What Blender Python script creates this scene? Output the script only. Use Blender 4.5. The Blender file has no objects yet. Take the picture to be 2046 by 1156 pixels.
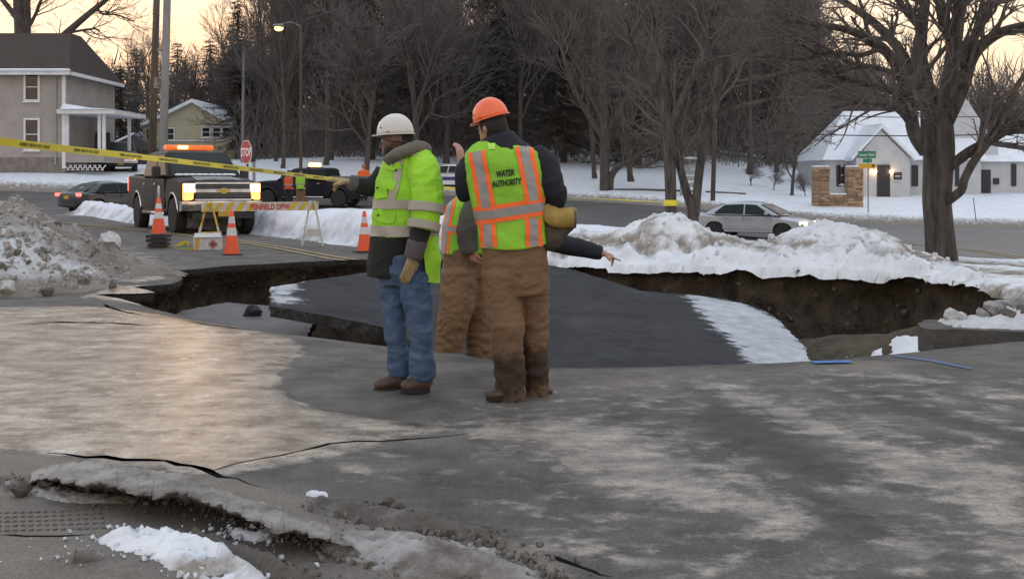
import bpy, bmesh, math, random
import numpy as np
from mathutils import Vector, Matrix
from mathutils.geometry import delaunay_2d_cdt
PI = math.pi
random.seed(7)
scene = bpy.context.scene
# ---------------------------------------------------------------- camera
F, CX, HY, H = 2200.0, 1023.0, 355.0, 1.45      # focal length / centre / horizon of the 2046 px photograph, eye height
cam_d = bpy.data.cameras.new('camera')
cam = bpy.data.objects.new('camera', cam_d)
scene.collection.objects.link(cam)
cam.location = (0, 0, H)
cam.rotation_euler = (PI / 2, 0, 0)
cam_d.sensor_width = 36
cam_d.lens = 36 * F / 2046
cam_d.shift_y = (HY - 578) / 2046
cam_d.clip_end = 3000
scene.camera = cam
# ---------------------------------------------------------------- sky, sun, exposure
SUN_EL, SUN_AZ = 3.0, -14.0                      # low winter sun behind the wood, a little to the left
world = bpy.data.worlds.new('World')
scene.world = world
world.use_nodes = True
wn, wl = world.node_tree.nodes, world.node_tree.links
wn.clear()
w_out = wn.new('ShaderNodeOutputWorld'); w_bg = wn.new('ShaderNodeBackground')
w_sky = wn.new('ShaderNodeTexSky'); w_sky.sky_type = 'NISHITA'; w_sky.sun_disc = False
w_sky.sun_elevation = math.radians(SUN_EL); w_sky.sun_rotation = math.radians(SUN_AZ)
w_sky.air_density = 1.6; w_sky.dust_density = 3.0; w_sky.ozone_density = 2.0
# thin evening cloud, stretched sideways, mixed over the clear sky
w_tc = wn.new('ShaderNodeTexCoord'); w_map = wn.new('ShaderNodeMapping'); w_map.inputs['Scale'].default_value = (2.2, 2.2, 9)
w_no = wn.new('ShaderNodeTexNoise'); w_no.inputs['Scale'].default_value = 2.2; w_no.inputs['Detail'].default_value = 6
w_rp = wn.new('ShaderNodeValToRGB')
w_rp.color_ramp.elements[0].position = .38; w_rp.color_ramp.elements[0].color = (.82, .82, .82, 1)
w_rp.color_ramp.elements[1].position = .68; w_rp.color_ramp.elements[1].color = (.97, .97, .97, 1)
w_mix = wn.new('ShaderNodeMix'); w_mix.data_type = 'RGBA'
w_sep = wn.new('ShaderNodeSeparateXYZ'); w_gr = wn.new('ShaderNodeValToRGB')
ge = w_gr.color_ramp.elements                     # cloud colour by height: lit from below near the horizon, blue grey above
ge[0].position = 0.0; ge[0].color = (8.6, 6.1, 4.1, 1)
ge[1].position = .42; ge[1].color = (5.9, 6.3, 7.0, 1)
g2 = ge.new(.16); g2.color = (8.6, 6.7, 4.9, 1)
wl.new(w_tc.outputs['Generated'], w_map.inputs['Vector']); wl.new(w_map.outputs[0], w_no.inputs['Vector'])
wl.new(w_no.outputs['Fac'], w_rp.inputs['Fac']); wl.new(w_rp.outputs[0], w_mix.inputs['Factor'])
wl.new(w_tc.outputs['Generated'], w_sep.inputs[0]); wl.new(w_sep.outputs['Z'], w_gr.inputs['Fac'])
wl.new(w_sky.outputs[0], w_mix.inputs['A']); wl.new(w_gr.outputs[0], w_mix.inputs['B'])
wl.new(w_mix.outputs['Result'], w_bg.inputs['Color']); w_bg.inputs['Strength'].default_value = .1
wl.new(w_bg.outputs[0], w_out.inputs[0])
sun_d = bpy.data.lights.new('sun', 'SUN'); sun_d.energy = .6; sun_d.angle = math.radians(12); sun_d.color = (1, .72, .45)
sun = bpy.data.objects.new('sun', sun_d); scene.collection.objects.link(sun)
_sd = Vector((math.sin(math.radians(SUN_AZ)) * math.cos(math.radians(SUN_EL)), math.cos(math.radians(SUN_AZ)) * math.cos(math.radians(SUN_EL)), math.sin(math.radians(SUN_EL))))
sun.rotation_euler = _sd.to_track_quat('Z', 'Y').to_euler()
sun.location = _sd * 100
vs = scene.view_settings
vs.view_transform = 'Standard'; vs.look = 'None'; vs.gamma = 1; vs.use_curve_mapping = False
vs.exposure = 0.82
# ---------------------------------------------------------------- helpers
C = scene.collection
def P(x, y, d): return Vector(((x - CX) / F * d, d, H - (y - HY) / F * d))
def G(x, y, z=0.0):
    d = (H - z) * F / (y - HY)
    return Vector(((x - CX) / F * d, d, z))
def sstep(a, b, x):
    t = np.clip((x - a) / (b - a), 0, 1); return t * t * (3 - 2 * t)
def _h(i, j, k, s):
    n = (i * 374761393 + j * 668265263 + k * 1274126177 + s * 974711) & 0xffffffff
    n = ((n ^ (n >> 13)) * 1274126177) & 0xffffffff
    return ((n ^ (n >> 16)) & 0xffff) / 65535.0
def vnoise(x, y, z=0.0, s=0):
    x, y, z = np.broadcast_arrays(np.asarray(x, float), np.asarray(y, float), np.asarray(z, float))
    xi, yi, zi = (np.floor(a).astype(np.int64) for a in (x, y, z))
    u, v, w = x - xi, y - yi, z - zi
    u, v, w = (a * a * (3 - 2 * a) for a in (u, v, w))
    r = 0
    for a in (0, 1):
        for b in (0, 1):
            for c in (0, 1):
                r = r + _h(xi + a, yi + b, zi + c, s) * (u if a else 1 - u) * (v if b else 1 - v) * (w if c else 1 - w)
    return r * 2 - 1
def fbm(x, y, z=0.0, o=4, s=0):
    r, a, t = 0, 1.0, 0.0
    for i in range(o):
        f = 2.03 ** i
        r = r + a * vnoise(np.asarray(x) * f, np.asarray(y) * f, np.asarray(z) * f, s + i * 17); t += a; a *= .5
    return r / t
def poly_sd(px, py, poly):
    """signed distance to a polygon, positive inside"""
    px = np.asarray(px, float); py = np.asarray(py, float)
    d2 = np.full(px.shape, 1e18); ins = np.zeros(px.shape, bool)
    n = len(poly)
    for i in range(n):
        ax, ay = poly[i][0], poly[i][1]; bx, by = poly[(i + 1) % n][0], poly[(i + 1) % n][1]
        ex, ey = bx - ax, by - ay
        t = np.clip(((px - ax) * ex + (py - ay) * ey) / max(ex * ex + ey * ey, 1e-12), 0, 1)
        d2 = np.minimum(d2, (px - ax - t * ex) ** 2 + (py - ay - t * ey) ** 2)
        c = ((ay > py) != (by > py))
        with np.errstate(divide='ignore', invalid='ignore'):
            xx = (bx - ax) * (py - ay) / (by - ay if by != ay else 1e-12) + ax
        ins ^= c & (px < xx)
    d = np.sqrt(d2)
    return np.where(ins, d, -d)
def line_d(px, py, pts):
    d2 = np.full(np.shape(px), 1e18); sv = np.zeros(np.shape(px)); acc = 0.0
    for (a, b) in zip(pts[:-1], pts[1:]):
        ex, ey = b[0] - a[0], b[1] - a[1]; L2 = ex * ex + ey * ey; L = math.sqrt(L2)
        t = np.clip(((px - a[0]) * ex + (py - a[1]) * ey) / L2, 0, 1)
        q = (px - a[0] - t * ex) ** 2 + (py - a[1] - t * ey) ** 2
        m = q < d2
        d2 = np.where(m, q, d2); sv = np.where(m, acc + t * L, sv); acc += L
    return np.sqrt(d2), sv / acc
# ---- materials
MATS = {}
def nd(nt, typ, **kw):
    n = nt.nodes.new(typ)
    for k, v in kw.items():
        if k in n.inputs: n.inputs[k].default_value = v
        else: setattr(n, k, v)
    return n
def rgba(c): return (c[0], c[1], c[2], 1)
def M(name, c1, c2=None, scale=6.0, rough=.7, metal=0.0, bump=0.0, bscale=None, emit=0.0, spec=.5, stretch=(1, 1, 1), detail=5, trans=0.0, coat=0.0, lo=.35, hi=.65, bdist=.02, ecol=None, rvar=0.0):
    if name in MATS: return MATS[name]
    m = bpy.data.materials.new(name); m.use_nodes = True; MATS[name] = m
    nt = m.node_tree; b = nt.nodes['Principled BSDF']; L = nt.links
    b.inputs['Base Color'].default_value = rgba(c1); b.inputs['Roughness'].default_value = rough
    b.inputs['Metallic'].default_value = metal; b.inputs['Specular IOR Level'].default_value = spec
    b.inputs['Transmission Weight'].default_value = trans; b.inputs['Coat Weight'].default_value = coat
    if c2 is not None or bump:
        tc = nd(nt, 'ShaderNodeTexCoord'); mp = nd(nt, 'ShaderNodeMapping', Scale=stretch); L.new(tc.outputs['Object'], mp.inputs[0])
    if c2 is not None:
        no = nd(nt, 'ShaderNodeTexNoise', Scale=scale, Detail=detail, Roughness=.6); L.new(mp.outputs[0], no.inputs['Vector'])
        rp = nd(nt, 'ShaderNodeValToRGB'); e = rp.color_ramp.elements
        e[0].position = lo; e[0].color = rgba(c1); e[1].position = hi; e[1].color = rgba(c2)
        L.new(no.outputs['Fac'], rp.inputs[0]); L.new(rp.outputs[0], b.inputs['Base Color'])
        if rvar:
            mr = nd(nt, 'ShaderNodeMapRange'); mr.inputs['To Min'].default_value = rough - rvar; mr.inputs['To Max'].default_value = rough + rvar
            L.new(no.outputs['Fac'], mr.inputs['Value']); L.new(mr.outputs[0], b.inputs['Roughness'])
    if bump:
        n2 = nd(nt, 'ShaderNodeTexNoise', Scale=bscale or scale * 3, Detail=4.0); L.new(mp.outputs[0], n2.inputs['Vector'])
        bp = nd(nt, 'ShaderNodeBump', Strength=bump, Distance=bdist); L.new(n2.outputs['Fac'], bp.inputs['Height']); L.new(bp.outputs[0], b.inputs['Normal'])
    if emit:
        b.inputs['Emission Color'].default_value = rgba(ecol or c1); b.inputs['Emission Strength'].default_value = emit
    return m
def attr_mix(m, attr, c, rough=None, noise=None, amp=.5, soft=.25):
    """mix colour c into material m where vertex attribute attr (plus noise) passes one half"""
    nt = m.node_tree; L = nt.links; b = nt.nodes['Principled BSDF']
    at = nd(nt, 'ShaderNodeAttribute', attribute_name=attr)
    src = at.outputs['Fac']
    if noise:
        tc = nd(nt, 'ShaderNodeTexCoord'); mp = nd(nt, 'ShaderNodeMapping', Scale=noise[1] if isinstance(noise, tuple) else (1, 1, 1)); L.new(tc.outputs['Object'], mp.inputs[0])
        no = nd(nt, 'ShaderNodeTexNoise', Scale=noise[0] if isinstance(noise, tuple) else noise, Detail=7.0, Roughness=.68); L.new(mp.outputs[0], no.inputs['Vector'])
        s1 = nd(nt, 'ShaderNodeMath', operation='SUBTRACT'); L.new(no.outputs['Fac'], s1.inputs[0]); s1.inputs[1].default_value = .5
        s2 = nd(nt, 'ShaderNodeMath', operation='MULTIPLY_ADD'); L.new(s1.outputs[0], s2.inputs[0]); s2.inputs[1].default_value = amp * 2; L.new(src, s2.inputs[2]); src = s2.outputs[0]
    mr = nd(nt, 'ShaderNodeMapRange', interpolation_type='SMOOTHSTEP'); mr.inputs['From Min'].default_value = .5 - soft; mr.inputs['From Max'].default_value = .5 + soft
    L.new(src, mr.inputs['Value'])
    mx = nd(nt, 'ShaderNodeMix', data_type='RGBA'); L.new(mr.outputs[0], mx.inputs['Factor']); ci = b.inputs['Base Color']
    if ci.is_linked: L.new(ci.links[0].from_socket, mx.inputs['A'])
    else: mx.inputs['A'].default_value = ci.default_value
    if isinstance(c, tuple): mx.inputs['B'].default_value = rgba(c)
    else: L.new(c, mx.inputs['B'])
    L.new(mx.outputs['Result'], ci)
    if rough is not None:
        m2 = nd(nt, 'ShaderNodeMix', data_type='FLOAT'); L.new(mr.outputs[0], m2.inputs['Factor']); ri = b.inputs['Roughness']
        if ri.is_linked: L.new(ri.links[0].from_socket, m2.inputs['A'])
        else: m2.inputs['A'].default_value = ri.default_value
        m2.inputs['B'].default_value = rough; L.new(m2.outputs['Result'], ri)
    return mr
# ---- mesh builder
class MB:
    def __init__(s): s.v = []; s.f = []; s.mi = []
    def add(s, vs, fs, mi=0):
        o = len(s.v); s.v += [tuple(v) for v in vs]; s.f += [tuple(i + o for i in f) for f in fs]; s.mi += [mi] * len(fs); return s
    def box(s, c, d, rot=None, mi=0, taper=(1, 1)):
        x, y, z = d[0] / 2, d[1] / 2, d[2] / 2; tx, ty = taper
        vs = [Vector((sx * x * (tx if sz > 0 else 1), sy * y * (ty if sz > 0 else 1), sz * z)) for sx in (-1, 1) for sy in (-1, 1) for sz in (-1, 1)]
        if rot is not None: vs = [rot @ v for v in vs]
        vs = [v + Vector(c) for v in vs]
        return s.add(vs, [(0, 1, 3, 2), (4, 6, 7, 5), (0, 4, 5, 1), (2, 3, 7, 6), (0, 2, 6, 4), (1, 5, 7, 3)], mi)
    def prism(s, poly, axis, a, b, mi=0, taper=None):
        """2D polygon pushed along axis ('x','y','z') from a to b"""
        n = len(poly)
        def mk(p, t): return {'x': (t, p[0], p[1]), 'y': (p[0], t, p[1]), 'z': (p[0], p[1], t)}[axis]
        p2 = taper or poly
        vs = [mk(p, a) for p in poly] + [mk(p, b) for p in p2]
        fs = [tuple(range(n))[::-1], tuple(range(n, 2 * n))] + [(i, (i + 1) % n, n + (i + 1) % n, n + i) for i in range(n)]
        return s.add(vs, fs, mi)
    def loft(s, rings, cap=True, mi=0, closed=True):
        n = len(rings[0]); vs = [v for r in rings for v in r]; fs = []
        for i in range(len(rings) - 1):
            for j in range(n if closed else n - 1):
                k = (j + 1) % n; fs.append((i * n + j, i * n + k, (i + 1) * n + k, (i + 1) * n + j))
        if cap and closed: fs += [tuple(range(n))[::-1], tuple(range((len(rings) - 1) * n, len(rings) * n))]
        return s.add(vs, fs, mi)
    def tube(s, pts, rad, n=8, cap=True, mi=0, flat=None):
        pts = [Vector(p) for p in pts]; rings = []; up = None
        for i, p in enumerate(pts):
            t = (pts[min(i + 1, len(pts) - 1)] - pts[max(i - 1, 0)]).normalized()
            if up is None:
                up = Vector((0, 0, 1)) if abs(t.z) < .9 else Vector((0, 1, 0))
                if flat is not None: up = Vector(flat)
            u = (up - t * up.dot(t)).normalized(); w = t.cross(u); up = u
            r = rad[i] if isinstance(rad, (list, tuple)) else rad
            r1, r2 = r if isinstance(r, (list, tuple)) else (r, r)
            rings.append([p + u * (r1 * math.cos(2 * PI * k / n)) + w * (r2 * math.sin(2 * PI * k / n)) for k in range(n)])
        return s.loft(rings, cap, mi)
    def ell(s, c, r, rot=None, nu=16, nv=10, mi=0):
        c = Vector(c); r = r if isinstance(r, (tuple, list)) else (r, r, r); rings = []
        for j in range(nv + 1):
            a = -PI / 2 + PI * (j / nv) ; ca = max(math.cos(a), .02)
            ring = []
            for k in range(nu):
                v = Vector((r[0] * ca * math.cos(2 * PI * k / nu), r[1] * ca * math.sin(2 * PI * k / nu), r[2] * math.sin(a)))
                ring.append(c + (rot @ v if rot is not None else v))
            rings.append(ring)
        return s.loft(rings, True, mi)
    def lathe(s, prof, n=20, c=(0, 0, 0), mi=0, rot=None, cap=True):
        c = Vector(c); rings = []
        for (r, z) in prof:
            ring = [Vector((r * math.cos(2 * PI * k / n), r * math.sin(2 * PI * k / n), z)) for k in range(n)]
            rings.append([c + (rot @ v if rot is not None else v) for v in ring])
        return s.loft(rings, cap, mi)
    def xform(s, mt):
        s.v = [tuple(mt @ Vector(v)) for v in s.v]; return s
    def mesh(s, name, mats, origin=None, smooth=True):
        me = bpy.data.meshes.new(name)
        vs = s.v if origin is None else [(v[0] - origin[0], v[1] - origin[1], v[2] - origin[2]) for v in s.v]
        me.from_pydata(vs, [], s.f)
        for m in (mats if isinstance(mats, (list, tuple)) else [mats]): me.materials.append(m)
        if any(s.mi): me.polygons.foreach_set('material_index', s.mi)
        if smooth: me.polygons.foreach_set('use_smooth', [True] * len(s.f))
        me.update(); return me
    def build(s, name, mats, parent=None, origin=None, smooth=False, bevel=0.0, bseg=2, angle=None):
        if origin is None:
            q = parent
            while q is not None:
                if q.get('_o'): origin = Vector(q['_o']); break
                q = q.parent
        me = s.mesh(name, mats, origin, smooth)
        return obj(name, me, parent, bevel, bseg, angle)
def obj(name, me, parent=None, bevel=0.0, bseg=2, angle=None):
    o = bpy.data.objects.new(name, me); C.objects.link(o)
    if parent is not None: o.parent = parent
    if bevel:
        b = o.modifiers.new('bevel', 'BEVEL'); b.width = bevel; b.segments = bseg; b.limit_method = 'ANGLE'; b.angle_limit = math.radians(angle or 35); b.harden_normals = False
    return o
def thing(name, label, cat, loc=(0, 0, 0), rz=0.0, group=None, world=False):
    """an Empty at the thing's base; world=True: parts are given in world coordinates"""
    o = bpy.data.objects.new(name, None); C.objects.link(o); o.location = loc; o.rotation_euler = (0, 0, rz); o.empty_display_size = .2
    if world: o['_o'] = tuple(loc)
    return tag(o, label, cat, group)
def tag(o, label, cat=None, group=None, kind=None):
    if label: o['label'] = label
    if cat: o['category'] = cat
    if group: o['group'] = group
    if kind: o['kind'] = kind
    return o
def dup(src, loc=None, rz=None, sc=None, label=None):
    r = src.copy(); C.objects.link(r)
    if loc is not None: r.location = loc
    if rz is not None: r.rotation_euler = (0, 0, rz)
    if sc is not None: r.scale = sc if isinstance(sc, (tuple, list)) else (sc, sc, sc)
    if label: r['label'] = label
    for ch in list(src.children):
        c = ch.copy(); C.objects.link(c); c.parent = r
        for g in ch.children:
            e = g.copy(); C.objects.link(e); e.parent = c
    return r
def set_attr(me, name, vals):
    a = me.attributes.new(name, 'FLOAT', 'POINT'); a.data.foreach_set('value', np.asarray(vals, np.float32))
def np_mesh(name, V, Fc, mat, attrs=None, smooth=True):
    me = bpy.data.meshes.new(name); me.from_pydata([tuple(v) for v in V], [], [tuple(f) for f in Fc])
    for m in (mat if isinstance(mat, (list, tuple)) else [mat]): me.materials.append(m)
    if smooth: me.polygons.foreach_set('use_smooth', [True] * len(Fc))
    for k, v in (attrs or {}).items(): set_attr(me, k, v)
    me.update(); return me
def text_mb(body, size, bold=0.0, align='CENTER'):
    cu = bpy.data.curves.new('t', 'FONT'); cu.body = body; cu.size = size; cu.align_x = align; cu.offset = bold; cu.resolution_u = 2
    o = bpy.data.objects.new('t', cu); C.objects.link(o)
    dg = bpy.context.evaluated_depsgraph_get(); me = bpy.data.meshes.new_from_object(o.evaluated_get(dg))
    mb = MB(); mb.add([v.co[:] for v in me.vertices], [tuple(p.vertices) for p in me.polygons])
    bpy.data.objects.remove(o); bpy.data.meshes.remove(me); return mb
def blob(mb, name, mat, parent, voxel=.012, smooth=6, wr=None, attrs=None):
    """one continuous skin over overlapping shapes: voxel remesh, smoothing, then fold displacement wr(x,y,z)->metres along the normal"""
    me = mb.mesh('tmp', mat); o = bpy.data.objects.new('tmp', me); C.objects.link(o)
    r = o.modifiers.new('r', 'REMESH'); r.mode = 'VOXEL'; r.voxel_size = voxel
    s = o.modifiers.new('s', 'SMOOTH'); s.factor = .5; s.iterations = smooth
    dg = bpy.context.evaluated_depsgraph_get(); m2 = bpy.data.meshes.new_from_object(o.evaluated_get(dg))
    bpy.data.objects.remove(o); bpy.data.meshes.remove(me)
    n = len(m2.vertices); V = np.empty(n * 3); m2.vertices.foreach_get('co', V); V = V.reshape(-1, 3)
    if wr is not None:
        N = np.empty(n * 3); m2.vertices.foreach_get('normal', N); N = N.reshape(-1, 3)
        V = V + N * wr(V[:, 0], V[:, 1], V[:, 2])[:, None]
    for k, fn in (attrs or {}).items(): set_attr(m2, k, fn(V[:, 0], V[:, 1], V[:, 2]))
    og = np.array(parent['_o']) if parent is not None and parent.get('_o') else np.zeros(3)
    m2.vertices.foreach_set('co', (V - og).ravel()); m2.materials.clear(); m2.materials.append(mat)
    m2.polygons.foreach_set('use_smooth', [True] * len(m2.polygons)); m2.update(); m2.name = name
    return obj(name, m2, parent)
# ================================================================ terrain heights
CPS = [(x, y, 0) for x in (-16, -8, 0, 7) for y in (-8, 0, 6, 12, 17)]
CPS += [(-5.3, 20, 0), (-3, 22.8, 0), (-6.3, 27.7, 0), (-12.4, 35.4, 0), (-16.7, 42.5, 0), (-10, 56, -.1), (-22, 53, -.15), (-2, 55, 0), (-34, 53, -.1),
        (7.7, 21, -.15), (12.5, 27, -1), (15, 35, -.95), (9, 44, -.95), (2, 41, -.5), (2.5, 63, .3), (9.6, 56, -.2), (14.9, 53, -.6), (20.9, 49.5, -.8),
        (18.5, 59, -.2), (22, 70, .1), (32, 70, .15), (40, 45, -.9), (24, 30, -1), (20, 15, -.3), (-27, 62, 1.4), (-27, 70, 1.75), (-20, 66, 1.4), (-40, 62, 1.5),
        (-11.3, 75, 2.3), (-1, 80, 2.2), (5.3, 66, .85), (13, 95, 3.4), (17.5, 88, 2.6), (-12, 66, 1.0), (28, 85, 1.2), (-30, 90, 2.6),
        (-150, 150, 8), (0, 150, 8), (150, 150, 8), (0, 320, 12), (320, 320, 12), (-320, 320, 12), (-320, 0, 2), (320, 0, 1), (0, -200, 0), (-100, -100, 0), (100, -100, 0),
        (-70, 60, 2), (70, 60, .5), (60, 110, 4), (-60, 110, 5), (-14, 20, .2), (-20, 28, .3)]
_cp = np.array(CPS, float)
def _U(r2): return np.where(r2 > 1e-9, r2 * np.log(np.maximum(r2, 1e-9)), 0)
_n = len(_cp)
_K = _U((_cp[:, None, 0] - _cp[None, :, 0]) ** 2 + (_cp[:, None, 1] - _cp[None, :, 1]) ** 2) + np.eye(_n) * 3.0
_A = np.zeros((_n + 3, _n + 3)); _A[:_n, :_n] = _K; _A[:_n, _n] = 1; _A[:_n, _n + 1:] = _cp[:, :2]; _A[_n, :_n] = 1; _A[_n + 1:, :_n] = _cp[:, :2].T
_w = np.linalg.solve(_A, np.concatenate([_cp[:, 2], [0, 0, 0]]))
SAG_A, SAG_N = np.array([-5.5, 12.5]), np.array([3.9, 5.3]) / 6.58
def zt(x, y):
    x = np.asarray(x, float); y = np.asarray(y, float); sh = x.shape; x = x.ravel(); y = y.ravel()
    r = np.empty(x.shape)
    for i in range(0, len(x), 20000):
        xs, ys = x[i:i + 20000], y[i:i + 20000]
        r[i:i + 20000] = _U((xs[:, None] - _cp[None, :, 0]) ** 2 + (ys[:, None] - _cp[None, :, 1]) ** 2) @ _w[:_n] + _w[_n] + _w[_n + 1] * xs + _w[_n + 2] * ys
    near = 1 - sstep(15, 21, y) * 1.0
    near = near * (1 - sstep(6, 12, np.abs(x)))
    return (r * (1 - near)).reshape(sh)
def z1(x, y): return float(zt(np.array([x]), np.array([y]))[0])
def sag(x, y):
    """the pavement in front sinks towards the hole"""
    s = (x - SAG_A[0]) * SAG_N[0] + (y - SAG_A[1]) * SAG_N[1]
    return -.36 * sstep(-.2, 2.3, s) * sstep(-5.6, -3.2, x) * (1 - sstep(-.7, .2, x)) * (1 - sstep(13.2, 15, y))
# ================================================================ outlines in metres
HOLE = [(-4.3, 13.2), (-3.4, 12.9), (-2.6, 12.3), (-1.9, 11.7), (-1.15, 11.0), (-.6, 9.9), (-.3, 9.0), (.05, 8.55), (.275, 8.42), (.7, 8.44), (1.1, 8.5), (1.87, 8.62), (2.45, 8.74), (3.0, 9.0), (3.48, 9.25), (4.3, 9.7), (5.2, 9.9),
        (6.4, 10.4), (6.9, 12), (6.6, 14.2), (6.4, 16.1), (5.6, 17.3), (4.6, 17.7), (3.7, 17.8), (3.1, 18.2), (1.9, 18.4), (.94, 19.2), (-.2, 19.5), (-1.26, 19.4), (-2.56, 19.6), (-3.67, 19.1), (-4.58, 18.2), (-5.35, 17.0),
        (-4.75, 15.9), (-4.6, 15.0), (-5.0, 14.5), (-4.6, 14.2), (-5.2, 13.75)]
def resample(poly, step, jit, seed=1, closed=True):
    rnd = random.Random(seed); out = []; n = len(poly)
    for i in range(n if closed else n - 1):
        a = Vector(poly[i][:2]); b = Vector(poly[(i + 1) % n][:2]); k = max(1, int((b - a).length / step))
        t = Vector((b - a).yx).normalized() if (b - a).length else Vector((0, 0)); t.x = -t.x
        for j in range(k):
            p = a.lerp(b, j / k); q = rnd.uniform(-jit, jit)
            out.append((p.x + t.x * q, p.y + t.y * q))
    return out
HOLE_R = resample(HOLE, .14, .025)
R1 = [(-14, -6), (9, -6), (9, 19), (1.6, 20.9), (-1.0, 21.9), (-3.04, 22.8), (-6.3, 27.7), (-12.4, 35.4), (-16.7, 42.5), (-20.5, 48.5), (-28.5, 48.5), (-25.8, 46), (-18.9, 36.7), (-8.0, 21.0), (-6.6, 18.5), (-8, 15), (-14, 12)]
R2 = [(-80, 49), (-28.5, 48.3), (-20, 48.3), (-10, 47), (-3, 45), (2, 41), (7, 36), (10, 31), (12, 27), (12.6, 22), (12.6, 8), (30, 5), (30, 25), (45, 43), (80, 43), (80, 52), (40, 48.5), (20.9, 49.5), (14.9, 53), (9.6, 56.5), (2.5, 62), (-10, 64), (-20, 58.5), (-34, 58), (-80, 59)]
# cracks: pixel polylines on the pavement, width in metres
CRACKS = [([(95, 905), (210, 915), (330, 925), (410, 943), (470, 955), (540, 976)], .018),
          ([(418, 944), (480, 930), (560, 915), (660, 893), (760, 880), (860, 874), (950, 860)], .015),
          ([(205, 603), (240, 620), (268, 628), (330, 634)], .05), ([(375, 640), (420, 650), (470, 656), (560, 658)], .05),
          ([(40, 650), (120, 648), (200, 650), (310, 655)], .05), ([(0, 1073), (60, 1072), (190, 1068)], .014), ([(1085, 1104), (1130, 1118), (1185, 1143), (1225, 1154)], .018)]
def crack_poly(px, w, seed):
    rnd = random.Random(seed); pts = [G(*p).xy for p in px]; fine = []
    for a, b in zip(pts[:-1], pts[1:]):
        k = max(2, int((b - a).length / .1))
        fine += [a.lerp(b, j / k) + Vector((rnd.uniform(-.012, .012), rnd.uniform(-.02, .02))) for j in range(k)]
    fine.append(pts[-1]); L = []; Rr = []
    for i, p in enumerate(fine):
        t = (fine[min(i + 1, len(fine) - 1)] - fine[max(i - 1, 0)]).normalized(); nn = Vector((-t.y, t.x))
        e = min(1, 5 * i / len(fine), 5 * (len(fine) - 1 - i) / len(fine)); ww = w * (.15 + .85 * e) * rnd.uniform(.5, 1.15)
        L.append(tuple(p + nn * ww)); Rr.append(tuple(p - nn * ww))
    return L + Rr[::-1]
CRK = [crack_poly(p, w, i + 3) for i, (p, w) in enumerate(CRACKS)]
# ================================================================ pavement wear, traced as outlines on the ground
def ground_poly(px): return [tuple(G(*p).xy) for p in px]
ICE = [  # wet refrozen sheet on the left
    [(-700, 622), (200, 612), (345, 616), (480, 642), (570, 672), (603, 700), (585, 728), (555, 750), (550, 775), (575, 800), (640, 822), (750, 838), (850, 846), (900, 858), (760, 880), (640, 920), (520, 938), (410, 950), (250, 925), (95, 905), (-700, 880)],
    [(160, 592), (230, 572), (300, 570), (340, 580), (300, 595)], [(235, 560), (300, 548), (335, 556), (260, 566)]]
PALE = [  # salt and thin frost on the asphalt
    [(930, 838), (1100, 828), (1265, 842), (1330, 880), (1410, 915), (1445, 955), (1540, 985), (1640, 1010), (1650, 1060), (1560, 1075), (1500, 1040), (1400, 1020), (1280, 1010), (1160, 960), (1080, 910), (960, 880)],
    [(1400, 775), (1440, 763), (1520, 775), (1640, 820), (1700, 850), (1800, 885), (1950, 915), (2100, 950), (2100, 1160), (2000, 1120), (1960, 1060), (1880, 1000), (1760, 960), (1720, 925), (1620, 868), (1500, 830)],
    [(1580, 745), (1680, 740), (1800, 745), (2100, 790), (2100, 815), (1900, 770), (1720, 752)],
    [(1640, 765), (1800, 800), (2100, 865), (2100, 875), (1780, 812)],
    [(1550, 800), (1700, 842), (1900, 890), (1850, 893), (1660, 850)],
    [(1650, 985), (1720, 965), (1830, 990), (1800, 1005)], [(1660, 1010), (1800, 1050), (1900, 1130), (1850, 1156), (1750, 1090)],
    [(1105, 1075), (1180, 1060), (1290, 1110), (1300, 1145), (1230, 1140)], [(610, 905), (660, 895), (770, 930), (740, 945)],
    [(200, 500), (300, 515), (345, 545), (280, 545), (200, 530)]]
DIRT = [[(-1200, 890), (95, 905), (410, 945), (560, 985), (760, 1010), (950, 1060), (1100, 1110), (1200, 1200), (-1200, 1200)],
        [(1700, 718), (1780, 722), (1800, 735), (1740, 742), (1690, 735)]]
BRINK = [[(1060, 742), (1300, 731), (1500, 727), (1650, 726), (1900, 706), (2080, 694), (2080, 720), (1800, 742), (1560, 752), (1420, 775), (1300, 800), (1100, 800)]]
DARK = [[(1320, 830), (1430, 800), (1560, 850), (1660, 900), (1740, 975), (1700, 985), (1600, 960), (1480, 900)], [(1700, 770), (1950, 830), (2100, 880), (2100, 910), (1900, 860), (1720, 810)],
        [(1560, 960), (1680, 990), (1780, 1040), (1850, 1080), (1780, 1090), (1640, 1050)]]
def attr_from(polys, x, y, w):
    v = np.zeros(x.shape)
    for p in polys:
        gp = ground_poly(p) if isinstance(p[0][0], int) else p
        sd = poly_sd(x, y, gp)
        ww = w * (.35 + y / 9.0)
        v = np.maximum(v, np.clip(.5 + sd / ww, 0, 1))
    return v
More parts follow.
